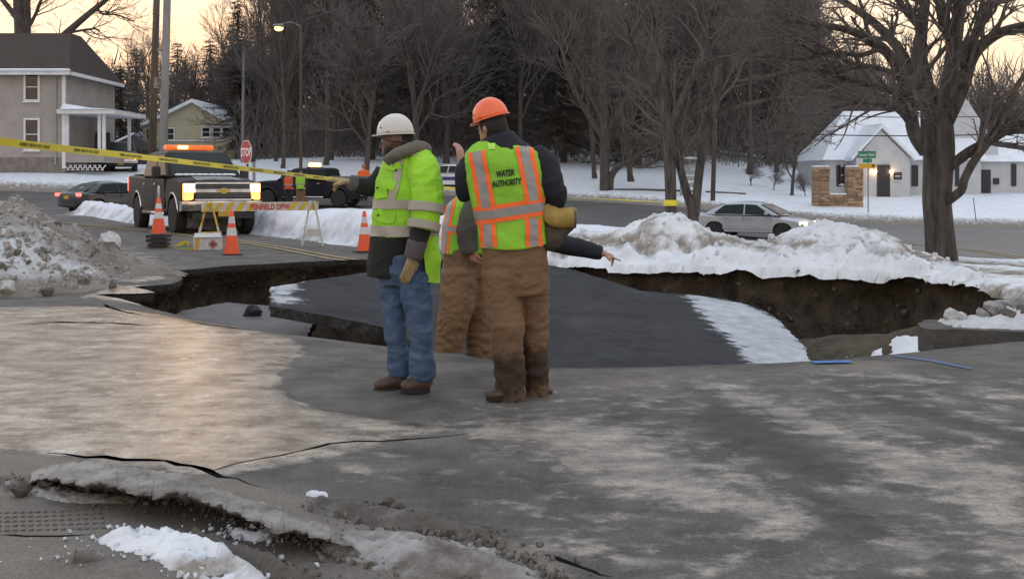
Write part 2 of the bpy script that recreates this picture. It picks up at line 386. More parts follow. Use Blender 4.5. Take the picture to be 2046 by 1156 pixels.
# ---- pavement material
asph = M('asphalt', (.060, .056, .052), (.120, .111, .101), scale=2.2, rough=.66, spec=.32, bump=.35, bscale=140, lo=.3, hi=.7, bdist=.006, rvar=.06)
def make_pave():
    m = asph; nt = m.node_tree; L = nt.links
    # dark / dirty / pale residue / ice, each with its own ragged outline
    attr_mix(m, 'dirt', (.145, .129, .112), .6, (5.0, (1, 1, 1)), .35, .3)
    tc = nd(nt, 'ShaderNodeTexCoord'); mp = nd(nt, 'ShaderNodeMapping', Scale=(1.3, 1.9, 1)); L.new(tc.outputs['Object'], mp.inputs[0])
    n1 = nd(nt, 'ShaderNodeTexNoise', Scale=2.4, Detail=8.0, Roughness=.7); L.new(mp.outputs[0], n1.inputs['Vector'])
    rp = nd(nt, 'ShaderNodeValToRGB'); e = rp.color_ramp.elements; e[0].position = .36; e[0].color = (.105, .098, .09, 1); e[1].position = .64; e[1].color = (.37, .337, .293, 1)
    L.new(n1.outputs['Fac'], rp.inputs[0])
    attr_mix(m, 'pale', rp.outputs[0], .42, (4.0, (1, 1.25, 1)), .95, .2)
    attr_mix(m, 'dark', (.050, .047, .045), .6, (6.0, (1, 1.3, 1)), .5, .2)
    rp2 = nd(nt, 'ShaderNodeValToRGB'); e = rp2.color_ramp.elements; e[0].position = .40; e[0].color = (.10, .083, .066, 1); e[1].position = .62; e[1].color = (.43, .385, .325, 1)
    L.new(n1.outputs['Fac'], rp2.inputs[0])
    fac = attr_mix(m, 'ice', rp2.outputs[0], .09, (3.2, (1, 1.6, 1)), .42, .1)
    # slush bump under the ice gloss
    b = nt.nodes['Principled BSDF']; old = b.inputs['Normal'].links[0].from_node
    mp2 = nd(nt, 'ShaderNodeMapping', Scale=(1, 1.3, 1)); L.new(tc.outputs['Object'], mp2.inputs[0])
    n3 = nd(nt, 'ShaderNodeTexNoise', Scale=9.0, Detail=6.0, Roughness=.6); L.new(mp2.outputs[0], n3.inputs['Vector'])
    b2 = nd(nt, 'ShaderNodeBump', Strength=.55, Distance=.03); L.new(n3.outputs['Fac'], b2.inputs['Height']); bs_ = nd(nt, 'ShaderNodeMath', operation='MULTIPLY'); L.new(fac.outputs[0], bs_.inputs[0]); bs_.inputs[1].default_value = .3; L.new(bs_.outputs[0], b2.inputs['Strength'])
    L.new(old.outputs[0], b2.inputs['Normal']); L.new(b2.outputs[0], b.inputs['Normal'])
    # rough spots in the gloss
    ri = b.inputs['Roughness']; src = ri.links[0].from_socket
    n4 = nd(nt, 'ShaderNodeTexNoise', Scale=3.5, Detail=7.0, Roughness=.7); L.new(mp.outputs[0], n4.inputs['Vector'])
    mr = nd(nt, 'ShaderNodeMapRange'); mr.inputs['From Min'].default_value = .4; mr.inputs['From Max'].default_value = .65; mr.inputs['To Min'].default_value = -.02; mr.inputs['To Max'].default_value = .2
    L.new(n4.outputs['Fac'], mr.inputs['Value'])
    ad = nd(nt, 'ShaderNodeMath', operation='ADD'); L.new(src, ad.inputs[0]); L.new(mr.outputs[0], ad.inputs[1]); L.new(ad.outputs[0], ri)
make_pave()
def grain(m, scales=((70, .34), (260, .3), (1.1, .22))):
    """aggregate speckle and broad stains over whatever colour the surface has"""
    nt = m.node_tree; L = nt.links; b = nt.nodes['Principled BSDF']; tc = nd(nt, 'ShaderNodeTexCoord')
    for sc_, amt in scales:
        no = nd(nt, 'ShaderNodeTexNoise', Scale=float(sc_), Detail=3.0, Roughness=.65); L.new(tc.outputs['Object'], no.inputs['Vector'])
        mr = nd(nt, 'ShaderNodeMapRange'); mr.inputs['From Min'].default_value = .3; mr.inputs['From Max'].default_value = .7; mr.inputs['To Min'].default_value = 1 - amt; mr.inputs['To Max'].default_value = 1 + amt
        L.new(no.outputs['Fac'], mr.inputs['Value']); mx = nd(nt, 'ShaderNodeMix', data_type='RGBA', blend_type='MULTIPLY'); mx.inputs['Factor'].default_value = 1
        L.new(b.inputs['Base Color'].links[0].from_socket, mx.inputs['A']); L.new(mr.outputs[0], mx.inputs['B']); L.new(mx.outputs['Result'], b.inputs['Base Color'])
grain(asph)
def cdt_sheet(outer, holes, pts, keep_out):
    loops = [outer] + holes; V = []; E = []
    for lp in loops:
        o = len(V); V += [Vector(p[:2]) for p in lp]; E += [(o + i, o + (i + 1) % len(lp)) for i in range(len(lp))]
    V += [Vector(p) for p in pts]
    r = delaunay_2d_cdt(V, E, [], 0, 1e-5)
    vs = np.array([tuple(v) for v in r[0]]); fs = np.array([tuple(f) for f in r[2] if len(f) == 3])
    c = vs[fs].mean(1)
    k = poly_sd(c[:, 0], c[:, 1], outer) > 0
    for h in holes: k &= poly_sd(c[:, 0], c[:, 1], h) < 0
    fs = fs[k]
    a, b, cc = vs[fs[:, 0]], vs[fs[:, 1]], vs[fs[:, 2]]
    fl = ((b[:, 0] - a[:, 0]) * (cc[:, 1] - a[:, 1]) - (b[:, 1] - a[:, 1]) * (cc[:, 0] - a[:, 0])) < 0
    fs[fl] = fs[fl][:, ::-1]
    return vs, fs
def graded(seed, bands, xr):
    rnd = np.random.RandomState(seed); out = []
    for (y0, y1, s) in bands:
        ys = np.arange(y0, y1, s)
        for y in ys:
            w = xr(y); xs = np.arange(-w, w, s)
            out.append(np.stack([xs + rnd.uniform(-.3, .3, xs.shape) * s, y + rnd.uniform(-.3, .3, xs.shape) * s], 1))
    return np.concatenate(out)
pts = np.concatenate([graded(1, [(3.4, 7, .036), (7, 10, .06), (10, 14, .1), (14, 20, .2)], lambda y: .5 * y + .4),
                      graded(2, [(-5, 3.3, 1.0)], lambda y: 12), graded(3, [(20.4, 48, 1.0)], lambda y: 30)])
R1s = resample(R1, .8, .06, 5)
ok = (poly_sd(pts[:, 0], pts[:, 1], R1s) > .04) & (poly_sd(pts[:, 0], pts[:, 1], HOLE_R) < -.03)
for cp in CRK: ok &= poly_sd(pts[:, 0], pts[:, 1], cp) < -.012
V, Fc = cdt_sheet(R1s, [HOLE_R] + CRK, pts[ok], None)
def pave_z(x, y):
    return zt(x, y) + sag(x, y) + .02 * fbm(x * .5, y * .5, 0, 3) * (y < 25) + .004 * fbm(x * 3, y * 3, 0, 3) * (y < 12)
Z = pave_z(V[:, 0], V[:, 1])
ice = attr_from(ICE, V[:, 0], V[:, 1], .30)
Z = Z + .018 * sstep(.35, .8, ice)
at = {'ice': ice, 'pale': np.maximum(attr_from(PALE, V[:, 0], V[:, 1], .75) * .86, .34 * sstep(-1.5, .5, V[:, 0]) * (1 - sstep(7.6, 8.6, V[:, 1]))), 'dirt': np.maximum(attr_from(DIRT, V[:, 0], V[:, 1], .3), .62 * attr_from(BRINK, V[:, 0], V[:, 1], .9)), 'dark': attr_from(DARK, V[:, 0], V[:, 1], .4) * .8}
at['dark'] = np.maximum(at['dark'], np.clip(1.0 - (-poly_sd(V[:, 0], V[:, 1], HOLE_R)) / .035, 0, 1))  # dark line painted round the hole's edge, standing in for its thin shadow
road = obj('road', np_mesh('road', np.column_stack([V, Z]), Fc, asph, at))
tag(road, 'grey asphalt street in front, cracked and partly iced over', kind='structure')
# crack walls and the dark base below the cracks
soil = M('soil', (.020, .014, .010), (.068, .048, .031), scale=4, rough=.95, bump=1.0, bscale=11, bdist=.10, stretch=(1, 1, .55))
mb = MB()
for cp in CRK:
    cp = np.array(cp); zz = pave_z(cp[:, 0], cp[:, 1]); n = len(cp)
    top = [(x, y, z) for (x, y), z in zip(cp, zz)]; bot = [(x, y, z - .1) for (x, y), z in zip(cp, zz)]
    mb.add(top + bot, [(i, (i + 1) % n, n + (i + 1) % n, n + i) for i in range(n)])
    for i in range(n // 2 - 1):
        a, b, c, d = i, i + 1, n - 2 - i, n - 1 - i
        mb.add([bot[a], bot[b], bot[c], bot[d]], [(0, 1, 2, 3)])
cr = mb.build('crack', M('crack_dark', (.012, .011, .010), rough=.95), road)
# ---- yellow centre lines
ypaint = M('worn_road_yellow', (.33, .25, .11), (.10, .09, .075), scale=4, rough=.7, lo=.45, hi=.7)
wpaint = M('worn_road_white', (.45, .44, .42), (.12, .12, .12), scale=4, rough=.7, lo=.45, hi=.72)
def strip(pts, w, zf, dz=.006):
    mb = MB(); fine = []
    for a, b in zip(pts[:-1], pts[1:]):
        a, b = Vector(a), Vector(b); k = max(1, int((b - a).length / .5)); fine += [a.lerp(b, j / k) for j in range(k)]
    fine.append(Vector(pts[-1])); rows = []
    for i, p in enumerate(fine):
        t = (fine[min(i + 1, len(fine) - 1)] - fine[max(i - 1, 0)]).normalized(); n = Vector((-t.y, t.x)) * w / 2
        rows.append([(q.x, q.y, zf(q.x, q.y) + dz) for q in (p + n, p - n)])
    return mb.loft(rows, cap=False, closed=False)
def pz1(x, y): return float(pave_z(np.array([x]), np.array([y]))[0])
cl = [G(700, 520).xy, G(620, 507).xy, G(480, 486).xy, G(340, 473).xy, G(230, 464).xy, (-14.5, 34.5)]
for k in (-.13, .13):
    o = strip([(p[0] + k * .8, p[1] + k * .6) for p in cl], .13, pz1, .012).build('road_line', ypaint); tag(o, None, kind='structure')
# ================================================================ the sinkhole
hp = np.array(HOLE_R); nh = len(hp)
tn = np.roll(hp, -1, 0) - np.roll(hp, 1, 0); tn /= np.linalg.norm(tn, axis=1)[:, None]
outn = np.column_stack([tn[:, 1], -tn[:, 0]])           # outward
if poly_sd(hp[:1, 0] + outn[:1, 0] * .05, hp[:1, 1] + outn[:1, 1] * .05, HOLE_R)[0] > 0: outn = -outn
ztop = pave_z(hp[:, 0], hp[:, 1])
grassy = sstep(.9, 1.6, hp[:, 0]) * (hp[:, 1] > 12)     # bare earth behind and on the right, broken pavement elsewhere
rows = []; sidx = np.arange(nh) * .14
mb = MB()
lay = [[(hp[i, 0], hp[i, 1], ztop[i]) for i in range(nh)], [(hp[i, 0] + outn[i, 0] * .02, hp[i, 1] + outn[i, 1] * .02, ztop[i] - .11) for i in range(nh)]]
mb.loft(lay, cap=False)
mb.build('pavement_edge', M('broken_asphalt', (.016, .016, .016), (.05, .047, .043), scale=18, rough=.95, bump=1, bscale=30, bdist=.03), road)
mb = MB(); lay = []
for j, t in enumerate(np.linspace(0, 1, 22)):
    nz = fbm(sidx * 1.3, np.full(nh, t * 2.2), 0, 4, 5); n2 = vnoise(sidx * 4, np.full(nh, t * 1.1), 0, 9)
    # pavement side: hollow under the edge; earth side: a rough face leaning into the hole
    und = .04 + .38 * math.sin(min(1, t * 2.2) * PI / 2) - .5 * t * t
    earth = .03 - .45 * t ** 1.3
    off = und * (1 - grassy) + earth * grassy + (.20 * nz + .10 * n2 + .07 * vnoise(sidx * 9, np.full(nh, t * 9.0), 0, 31)) * min(1, t * 5)
    zz = ztop - .105 - 1.75 * t * (1 + .03 * nz)
    if j == 0: off = np.full(nh, .0); zz = ztop - .06 * (1 - grassy) - .02
    lay.append([(hp[i, 0] + outn[i, 0] * off[i], hp[i, 1] + outn[i, 1] * off[i], zz[i]) for i in range(nh)])
mb.loft(lay, cap=False)
sw = mb.build('sinkhole_wall', soil, smooth=True); tag(sw, 'dark raw earth face of the sinkhole', kind='structure')
gx, gy = np.meshgrid(np.arange(-7, 8.5, .16), np.arange(7.5, 20.8, .16)); ns = gx.shape
gz = -1.75 + .16 * fbm(gx * .8, gy * .8, 3, 5) + 1.25 * np.exp(-((gx - 5.2) ** 2 / 1.5 + (gy - 12.9) ** 2 / 3.5)) + .8 * np.exp(-((gx - 4.2) ** 2 / 2.5 + (gy - 15.2) ** 2 / 3)) + .25 * np.exp(-((gx + 4) ** 2 / 2 + (gy - 16) ** 2 / 6))
gi = np.arange(gx.size).reshape(ns)
Fg = np.stack([gi[:-1, :-1], gi[:-1, 1:], gi[1:, 1:], gi[1:, :-1]], -1).reshape(-1, 4)
fl = obj('sinkhole_floor', np_mesh('sinkhole_floor', np.column_stack([gx.ravel(), gy.ravel(), gz.ravel()]), Fg, M('sinkhole_mud', (.085, .068, .040), (.035, .027, .017), scale=2.5, rough=.9, bump=1, bscale=10, bdist=.08)))
tag(fl, 'muddy earth floor of the sinkhole', kind='structure')
# ================================================================ snow-covered ground, out to the horizon
def snow_mat(name, c=(.74, .79, .86), c2=(.62, .66, .72), dirtc=(.20, .18, .155), dn=6.0, damp=.45, soft=.22, bs=9):
    m = M(name, c, c2, scale=2.0, rough=.6, bump=.5, bscale=bs, bdist=.05, spec=.3)
    attr_mix(m, 'dirt', dirtc, .8, (dn, (1, 1, 1)), damp, soft); return m
snow = snow_mat('snow')
ax = np.unique(np.round(np.concatenate([np.arange(-30, 32, .3), np.linspace(-80, -30, 60), np.linspace(32, 80, 60), np.linspace(-900, -80, 40), np.linspace(80, 900, 40)]), 3))
ay = np.unique(np.round(np.concatenate([np.arange(11, 72, .3), np.linspace(-300, 11, 60), np.linspace(72, 130, 60), np.linspace(130, 1500, 60)]), 3))
gx, gy = np.meshgrid(ax, ay); z = zt(np.clip(gx, -300, 300), np.clip(gy, -190, 320))
s1 = poly_sd(gx, gy, R1); s2 = poly_sd(gx, gy, R2); sd = np.maximum(s1, s2)
edge = sd + .25 * fbm(gx * .8, gy * .8, 0, 3, 2)
lump = fbm(gx * .7, gy * .7, 0, 4, 8)
z = z + (.16 + .05 * lump) * sstep(-.1, -1.4, edge) * 1.0 - .35 * sstep(-.1, .5, edge)
bank = np.exp(-((edge + 1.0) / .8) ** 2) * (.22 + .12 * fbm(gx * .6, gy * .6, 4, 3)) * ((s2 > -3) & (gy > 20))
z = z + bank + (.5 * fbm(gx * .02, gy * .02, 0, 2, 3)) * (gy > 130)
z = z - 4 * sstep(-1.0, -.3, poly_sd(gx, gy, HOLE))
dirt = np.clip(.75 + (edge + .2) / 2.2, 0, .75) * (sd > -3)
gi = np.arange(gx.size).reshape(gx.shape); Fg = np.stack([gi[:-1, :-1], gi[:-1, 1:], gi[1:, 1:], gi[1:, :-1]], -1).reshape(-1, 4)
sg = obj('snow_ground', np_mesh('snow_ground', np.column_stack([gx.ravel(), gy.ravel(), z.ravel()]), Fg, snow, {'dirt': dirt.ravel()}))
tag(sg, 'snow covered lawns and ground', kind='structure')
def snow_z(x, y):
    x0 = np.array([x]); y0 = np.array([y])
    i = np.clip(np.searchsorted(ax, x), 0, len(ax) - 1); j = np.clip(np.searchsorted(ay, y), 0, len(ay) - 1)
    return float(z[j, i])
ZS = z
# ---- the main road behind
r2pts = graded(6, [(6, 64, .9)], lambda y: 44); ok = poly_sd(r2pts[:, 0], r2pts[:, 1], R2) > .1
V2, F2 = cdt_sheet(resample(R2, 1.0, .05, 8), [], r2pts[ok], None)
mroad = M('main_asphalt', (.062, .060, .062), (.105, .102, .10), scale=.5, rough=.55, stretch=(1, 2.5, 1), bump=.2, bscale=60, bdist=.005)
zz2 = zt(V2[:, 0], V2[:, 1]) + .004
o = obj('main_road', np_mesh('main_road', np.column_stack([V2, zz2]), F2, mroad)); tag(o, 'grey asphalt main road running behind the snowbank', kind='structure')
def rz1(x, y): return z1(x, y) + .004
for k in (-.18, .18):
    o = strip([(13.0 + k, 46), (14.6 + k, 41.5), (15.2 + k, 37.7), (15.5 + k, 33.4), (15.8 + k, 28)], .14, rz1, .012).build('road_line', ypaint); tag(o, None, kind='structure')
o = strip([(11.5, 37), (13.0, 32.3), (12.9, 27), (12.9, 22)], .14, rz1, .012).build('road_line', wpaint); tag(o, None, kind='structure')
# ================================================================ fallen slabs of pavement
def slab(name, outline, plane, thick, mat, label, cat, seed, attrs=None, step=.12, jit=.02, tex=None):
    """a broken sheet of pavement lying on a tilted plane z=a+bx+cy"""
    a, b, c = plane; rim = resample(outline, step, jit, seed); rimp = np.array(rim)
    x0, y0 = rimp.min(0); x1, y1 = rimp.max(0)
    xs, ys = np.meshgrid(np.arange(x0, x1, .16), np.arange(y0, y1, .16)); q = np.column_stack([xs.ravel(), ys.ravel()])
    q = q[poly_sd(q[:, 0], q[:, 1], rim) > .05]
    V, Fc = cdt_sheet(rim, [], q, None)
    z = a + b * V[:, 0] + c * V[:, 1] + .03 * fbm(V[:, 0] * .5, V[:, 1] * .5, 2, 3, seed)
    n = len(V); m = len(rim)
    # rim vertices come first and in order
    base = Vector((rimp[:, 0].mean(), rimp[:, 1].mean(), 0)); base.z = a + b * base.x + c * base.y - thick
    T = np.column_stack([V, z]); B = T[:m] - np.array([0, 0, thick]); B[:, :2] += np.random.RandomState(seed).uniform(-.03, .03, (m, 2))
    verts = np.concatenate([T, B]) - np.array(base)
    faces = [tuple(f) for f in Fc] + [(i, n + i, n + (i + 1) % m, (i + 1) % m) for i in range(m)]
    me = np_mesh(name, verts, faces, [mat, MATS['broken_asphalt']], None, False)
    mi = [0] * len(Fc) + [1] * m; me.polygons.foreach_set('material_index', mi)
    for k, fn in (attrs or {}).items(): set_attr(me, k, np.concatenate([fn(T[:, 0], T[:, 1]), np.zeros(m)]))
    o = obj(name, me); o.location = base; tag(o, label, cat); return o
SLAB = (-.874, -.0938, .0454)
def on_slab(x, y): return SLAB[0] + SLAB[1] * x + SLAB[2] * y
def SP(px, py):
    """where a pixel's ray meets the big slab"""
    kx, kz = (px - CX) / F, (py - HY) / F
    d = (H - SLAB[0]) / (kz + SLAB[1] * kx + SLAB[2]); return (kx * d, d)
slab_mat = M('slab_asphalt', (.030, .032, .037), (.044, .046, .052), scale=1.2, rough=.85, spec=.15, bump=.3, bscale=120, bdist=.006, lo=.3, hi=.7)
_ice_edge = [SP(1375, 588), SP(1400, 625), SP(1430, 650), SP(1470, 690), SP(1500, 724), SP(1560, 860)]
def slab_ice(x, y):
    right = poly_sd(x, y, _ice_edge + [SP(1900, 860), SP(1640, 715), SP(1560, 640), SP(1480, 605)])
    left = poly_sd(x, y, [SP(540, 560), SP(600, 560), SP(585, 595), SP(570, 610), SP(540, 604)])
    return np.clip(.5 + np.maximum(right, left) / .9, 0, 1)
m = slab_mat; attr_mix(m, 'ice', (.42, .445, .48), .55, (3.6, (1, 1, 1)), .55, .1); grain(m, ((60, .25), (5, .22), (.9, .16)))
slab('asphalt_slab', [SP(540, 572), SP(600, 563), SP(735, 546), SP(900, 532), SP(1100, 523), SP(1180, 548), SP(1280, 580), SP(1375, 588), SP(1450, 596), SP(1530, 620), SP(1570, 650), SP(1610, 695), (3.1, 11.2), (2.9, 9.6), (1.2, 9.0), (.2, 9.2), (-.45, 10.4), SP(765, 652), SP(650, 630), SP(540, 612)],
     SLAB, .12, slab_mat, 'large tilted dark asphalt slab sunk inside the sinkhole', 'asphalt slab', 4, {'ice': slab_ice})
g2 = [(-4.7, 15.6), (-4.3, 16.6), (-3.4, 16.4), (-2.7, 15.2), (-2.6, 13.9), (-3.4, 13.5), (-4.4, 13.9)]
slab('asphalt_slab', g2, (-.92, -.04, .02), .1, M('slab_grey', (.055, .055, .056), (.10, .10, .10), scale=3, rough=.6, bump=.3, bscale=60, bdist=.01), 'small grey pavement piece down in the dark left end of the sinkhole', 'asphalt slab', 9)
# broken lump standing between the two slabs
def rock_mesh(name, seed, mat, r=1.0, sub=3, flat=.75, rough=.45, attrs=None):
    rnd = random.Random(seed); bm = bmesh.new()
    for _ in range(22):                                   # broken faces: the hull of a few points
        v = Vector((rnd.gauss(0, 1), rnd.gauss(0, 1), rnd.gauss(0, 1))).normalized() * rnd.uniform(.75, 1.05); bm.verts.new(v)
    h = bmesh.ops.convex_hull(bm, input=bm.verts[:])
    bmesh.ops.delete(bm, geom=[g for g in h['geom_interior'] if isinstance(g, bmesh.types.BMVert)], context='VERTS')
    bmesh.ops.triangulate(bm, faces=bm.faces[:])
    bmesh.ops.subdivide_edges(bm, edges=bm.edges[:], cuts=sub, use_grid_fill=True); bm.verts.index_update()
    co = np.array([v.co[:] for v in bm.verts])
    k = 1 + rough * .45 * fbm(co[:, 0] * 2.2 + seed * 7, co[:, 1] * 2.2, co[:, 2] * 2.2, 4, seed)
    co = co * k[:, None] * np.array([1, .85, flat]) * r
    fs = [tuple(v.index for v in f.verts) for f in bm.faces]; bm.free()
    me = np_mesh(name, co, fs, mat, attrs, True); me.set_sharp_from_angle(angle=math.radians(28)); return me
lump = obj('asphalt_lump', rock_mesh('asphalt_lump', 3, M('lump_dark', (.014, .014, .014), (.04, .038, .035), scale=9, rough=.95, bump=1, bscale=20, bdist=.03), .15, 3, .9, .7)); lump.location = P(505, 624, 15.4)
tag(lump, 'black broken asphalt lump wedged between the small and large fallen slabs', 'rubble')
# ================================================================ snow piles (height fields)
dirty = snow_mat('dirty_snow', (.60, .62, .65), (.46, .47, .48), (.20, .178, .155), 4.5, .5, .3, 14)
brown = snow_mat('slush', (.36, .345, .33), (.25, .235, .22), (.10, .089, .078), 9, .5, .3, 26)
white = snow_mat('bank_snow', (.76, .79, .84), (.66, .69, .73), (.25, .215, .18), 3.5, .5, .2, 9)
def heap(name, hf, x0, x1, y0, y1, res, mat, df, zb=None, label=None, cat='snow pile', cut=0.0, hang=0.0):
    xs, ys = np.meshgrid(np.arange(x0, x1, res), np.arange(y0, y1, res)); h = hf(xs, ys)
    b = (zb or zt)(xs, ys); jr = np.random.RandomState(5); out = h <= 0
    xs = xs + jr.uniform(-.35, .35, xs.shape) * res * (1 + out); ys = ys + jr.uniform(-.35, .35, ys.shape) * res * (1 + out)
    z = b + np.where(out, -.03 - hang * np.clip(.5 + fbm(xs * 2.2, ys * 2.2, 0, 4, 77), 0, 1), h); gi = np.arange(xs.size).reshape(xs.shape)
    Fq = np.stack([gi[:-1, :-1], gi[:-1, 1:], gi[1:, 1:], gi[1:, :-1]], -1)
    hm = np.maximum.reduce([h[:-1, :-1], h[:-1, 1:], h[1:, 1:], h[1:, :-1]]); k = hm > cut
    Fq = Fq[k]; used = np.unique(Fq); mp = -np.ones(xs.size, int); mp[used] = np.arange(len(used))
    V = np.column_stack([xs.ravel(), ys.ravel(), z.ravel()])[used]
    base = Vector((float(V[:, 0].mean()), float(V[:, 1].mean()), float(np.median(b.ravel()[used]))))
    me = np_mesh(name, V - np.array(base), mp[Fq], mat, {'dirt': df(xs, ys, h).ravel()[used]})
    o = obj(name, me); o.location = base; tag(o, label, cat); return o
BACK = [(8.6, 12.2), (7.0, 14.2), (6.6, 16.1), (5.7, 17.3), (4.6, 17.7), (3.7, 17.8), (3.1, 18.2), (1.9, 18.4), (.94, 19.2), (.3, 19.6), (-.5, 19.8)]
OUT = np.array([(1000, 500), (1090, 478), (1150, 462), (1210, 466), (1255, 452), (1300, 430), (1330, 417), (1355, 420), (1400, 446), (1440, 466), (1480, 479), (1525, 484), (1560, 470), (1600, 452), (1640, 438), (1690, 440), (1725, 455), (1760, 462), (1800, 478), (1820, 497), (1870, 510), (1920, 530), (1980, 556), (2046, 578), (2140, 610)], float)
def bank_h(x, y):
    d, s = line_d(x, y, BACK); inside = poly_sd(x, y, HOLE)
    sd = np.where(inside > 0, -inside, d)                # metres behind the brink
    lum = fbm(x * 2.0, y * 2.0, 0, 5, 11); fine = fbm(x * 6, y * 6, 0, 4, 4); vf = fbm(x * 17, y * 17, 0, 3, 14)
    sd = sd + .13 * fbm(x * 1.5, y * 1.5, 0, 4, 3) + .07 * fine
    px = CX + x / y * F; hm = np.clip(H - (np.interp(px, OUT[:, 0], OUT[:, 1]) - HY) / F * y - zt(x, y), .05, 2)
    up = .22 * sstep(-.16, .12, sd) + .30 * sstep(.1, .75, sd) + .48 * sstep(.55, 1.45, sd)
    low = np.minimum(hm, .15 + .12 * lum + .05 * fine)
    h = (hm * .95 * sstep(.1, 1.4, sd) + low * sstep(-.16, .10, sd) * (1 - sstep(.1, 1.4, sd))) * (1 - sstep(1.6, 3.5, sd))
    blocky = np.floor(fbm(x * 3.1, y * 3.1, 0, 3, 61) * 5) / 5
    h = h + (.075 * lum + .055 * fine + .022 * vf + .05 * blocky) * sstep(-.16, .1, sd) * (1 - sstep(2.4, 3.4, sd)) * np.clip(hm / .35, .35, 1)
    h = np.where(sd < -.17, -.2, h)
    edge = (1 - sstep(3.2, 3.9, sd)) * sstep(-.6, .4, x) * sstep(12.0, 13.0, y)
    return np.where(edge > .02, h - .05 * (1 - edge), -.2)
def bank_dirt(x, y, h):
    d, s = line_d(x, y, BACK)
    low = 1 - sstep(.25, .62, h)
    return np.clip(.27 + .36 * low * sstep(.15, .6, d) * (1 - sstep(1.0, 1.7, d)) + .34 * fbm(x * 1.3, y * 1.3, 0, 3, 21) + .14 * np.exp(-((x - 2.45) ** 2 / .1 + (y - 19.35) ** 2 / .2)), 0, 1)
heap('snowbank', bank_h, -1.2, 10, 11.5, 23, .055, white, bank_dirt, label='long lumpy white snowbank with two peaks along the brink of the sinkhole', cat='snowbank', hang=.14)
# frozen turf hanging over the brink
turf = M('dead_turf', (.055, .045, .022), (.10, .085, .045), scale=30, rough=1)
mb = MB(); rnd = random.Random(4)
bp = resample([p for p in HOLE if p[1] > 12 and p[0] > 1.2], .03, .03, 3, False)
for (x, y) in bp:
    for k in range(4):
        L = rnd.uniform(.05, .16); a = rnd.uniform(-.05, .05); inn = Vector((3 - x, 13 - y)).normalized() * rnd.uniform(.02, .1)
        p0 = Vector((x + rnd.uniform(-.02, .02), y, -.01)); p1 = p0 + Vector((inn.x * .6 + a, inn.y * .6, -.02)); p2 = p0 + Vector((inn.x + a, inn.y, -L))
        mb.add([p0 + Vector((.012, 0, 0)), p0 - Vector((.012, 0, 0)), p1 - Vector((.01, 0, 0)), p1 + Vector((.01, 0, 0)), p2], [(0, 1, 2, 3), (3, 2, 4)])
o = mb.build('turf_fringe', turf); tag(o, 'dead grass hanging over the brink of the sinkhole below the snowbank', 'grass', kind='stuff')
# ---- dirty pile on the left
LP = [(-7.4, 14.6), (-7.6, 17), (-8.9, 20), (-10.8, 23.5), (-13, 27), (-17, 33)]
def pile_h(x, y):
    d, s = line_d(x, y, LP)
    w = 1.75 - .5 * s; hh = .88 * (1 - .3 * s)
    lum = fbm(x * 1.4, y * 1.4, 0, 5, 31); fine = fbm(x * 4.5, y * 4.5, 0, 4, 33)
    t = d / w + .16 * lum
    h = hh * np.clip(1 - t, -.1, 1) ** 1.0 if False else hh * (1 - np.clip(t, 0, 1.2))
    h = h * (1 + .3 * lum) + (.13 * np.abs(lum) + .10 * fine + .14 * np.floor(fbm(x * 2.4, y * 2.4, 0, 3, 64) * 4) / 4) * (t < 1.05)
    toe = .36 * np.exp(-(((x + 6.0) / .8) ** 2 + ((y - 16.6) / .8) ** 2)) * (1 + .6 * fine)
    h = np.maximum(h, toe + .05 * lum - .09)
    lo = .30 * np.exp(-(((x + 6.6) / 1.2) ** 2 + ((y - 14.6) / .8) ** 2)) * (1 + .5 * lum) - .05
    return np.maximum(h, lo) - .02
def pile_dirt(x, y, h):
    return np.clip(.72 + .45 * fbm(x * .7, y * .7, 0, 3, 40) - .75 * np.exp(-(((x + 6.7) / .9) ** 2 + ((y - 14.9) / .9) ** 2)) + .2 * sstep(.2, .0, h), 0, 1)
pile = heap('snow_pile', pile_h, -19, -4.4, 12.8, 35, .07, dirty, pile_dirt, label='dirty grey plowed snow pile beside the left street', cat='snow pile')
# ---- white bank along the far kerb of the left street
def kerb_h(x, y):
    d, s = line_d(x, y, [(-1.0, 23.6), (-3.3, 24.2), (-6.9, 29.0), (-13.0, 36.6), (-17.3, 43.6)])
    lum = fbm(x * 1.1, y * 1.1, 0, 4, 50); fine = fbm(x * 4, y * 4, 0, 3, 52)
    sd = poly_sd(x, y, R1)
    h = (.66 + .12 * lum) * (1 - sstep(.25, 1.35, d + .15 * lum)) + .03 * fine
    return np.where(sd > -.03 + .1 * fine, -.2, h * sstep(.0, .75, -sd + .25 * lum) + .05 * fine + .06 * np.floor(fbm(x * 2.3, y * 2.3, 0, 3, 63) * 4) / 4)
heap('snowbank', kerb_h, -20, 2, 21.5, 46, .09, snow_mat('kerb_snow', (.74, .78, .85), (.62, .66, .74), (.30, .30, .31), 3.2, .45, .3, 8), lambda x, y, h: np.clip(.42 + .3 * fbm(x, y, 0, 3, 55) - .5 * sstep(.25, .6, h), 0, 1), label='clean white snowbank along the kerb behind the barricade', cat='snowbank')
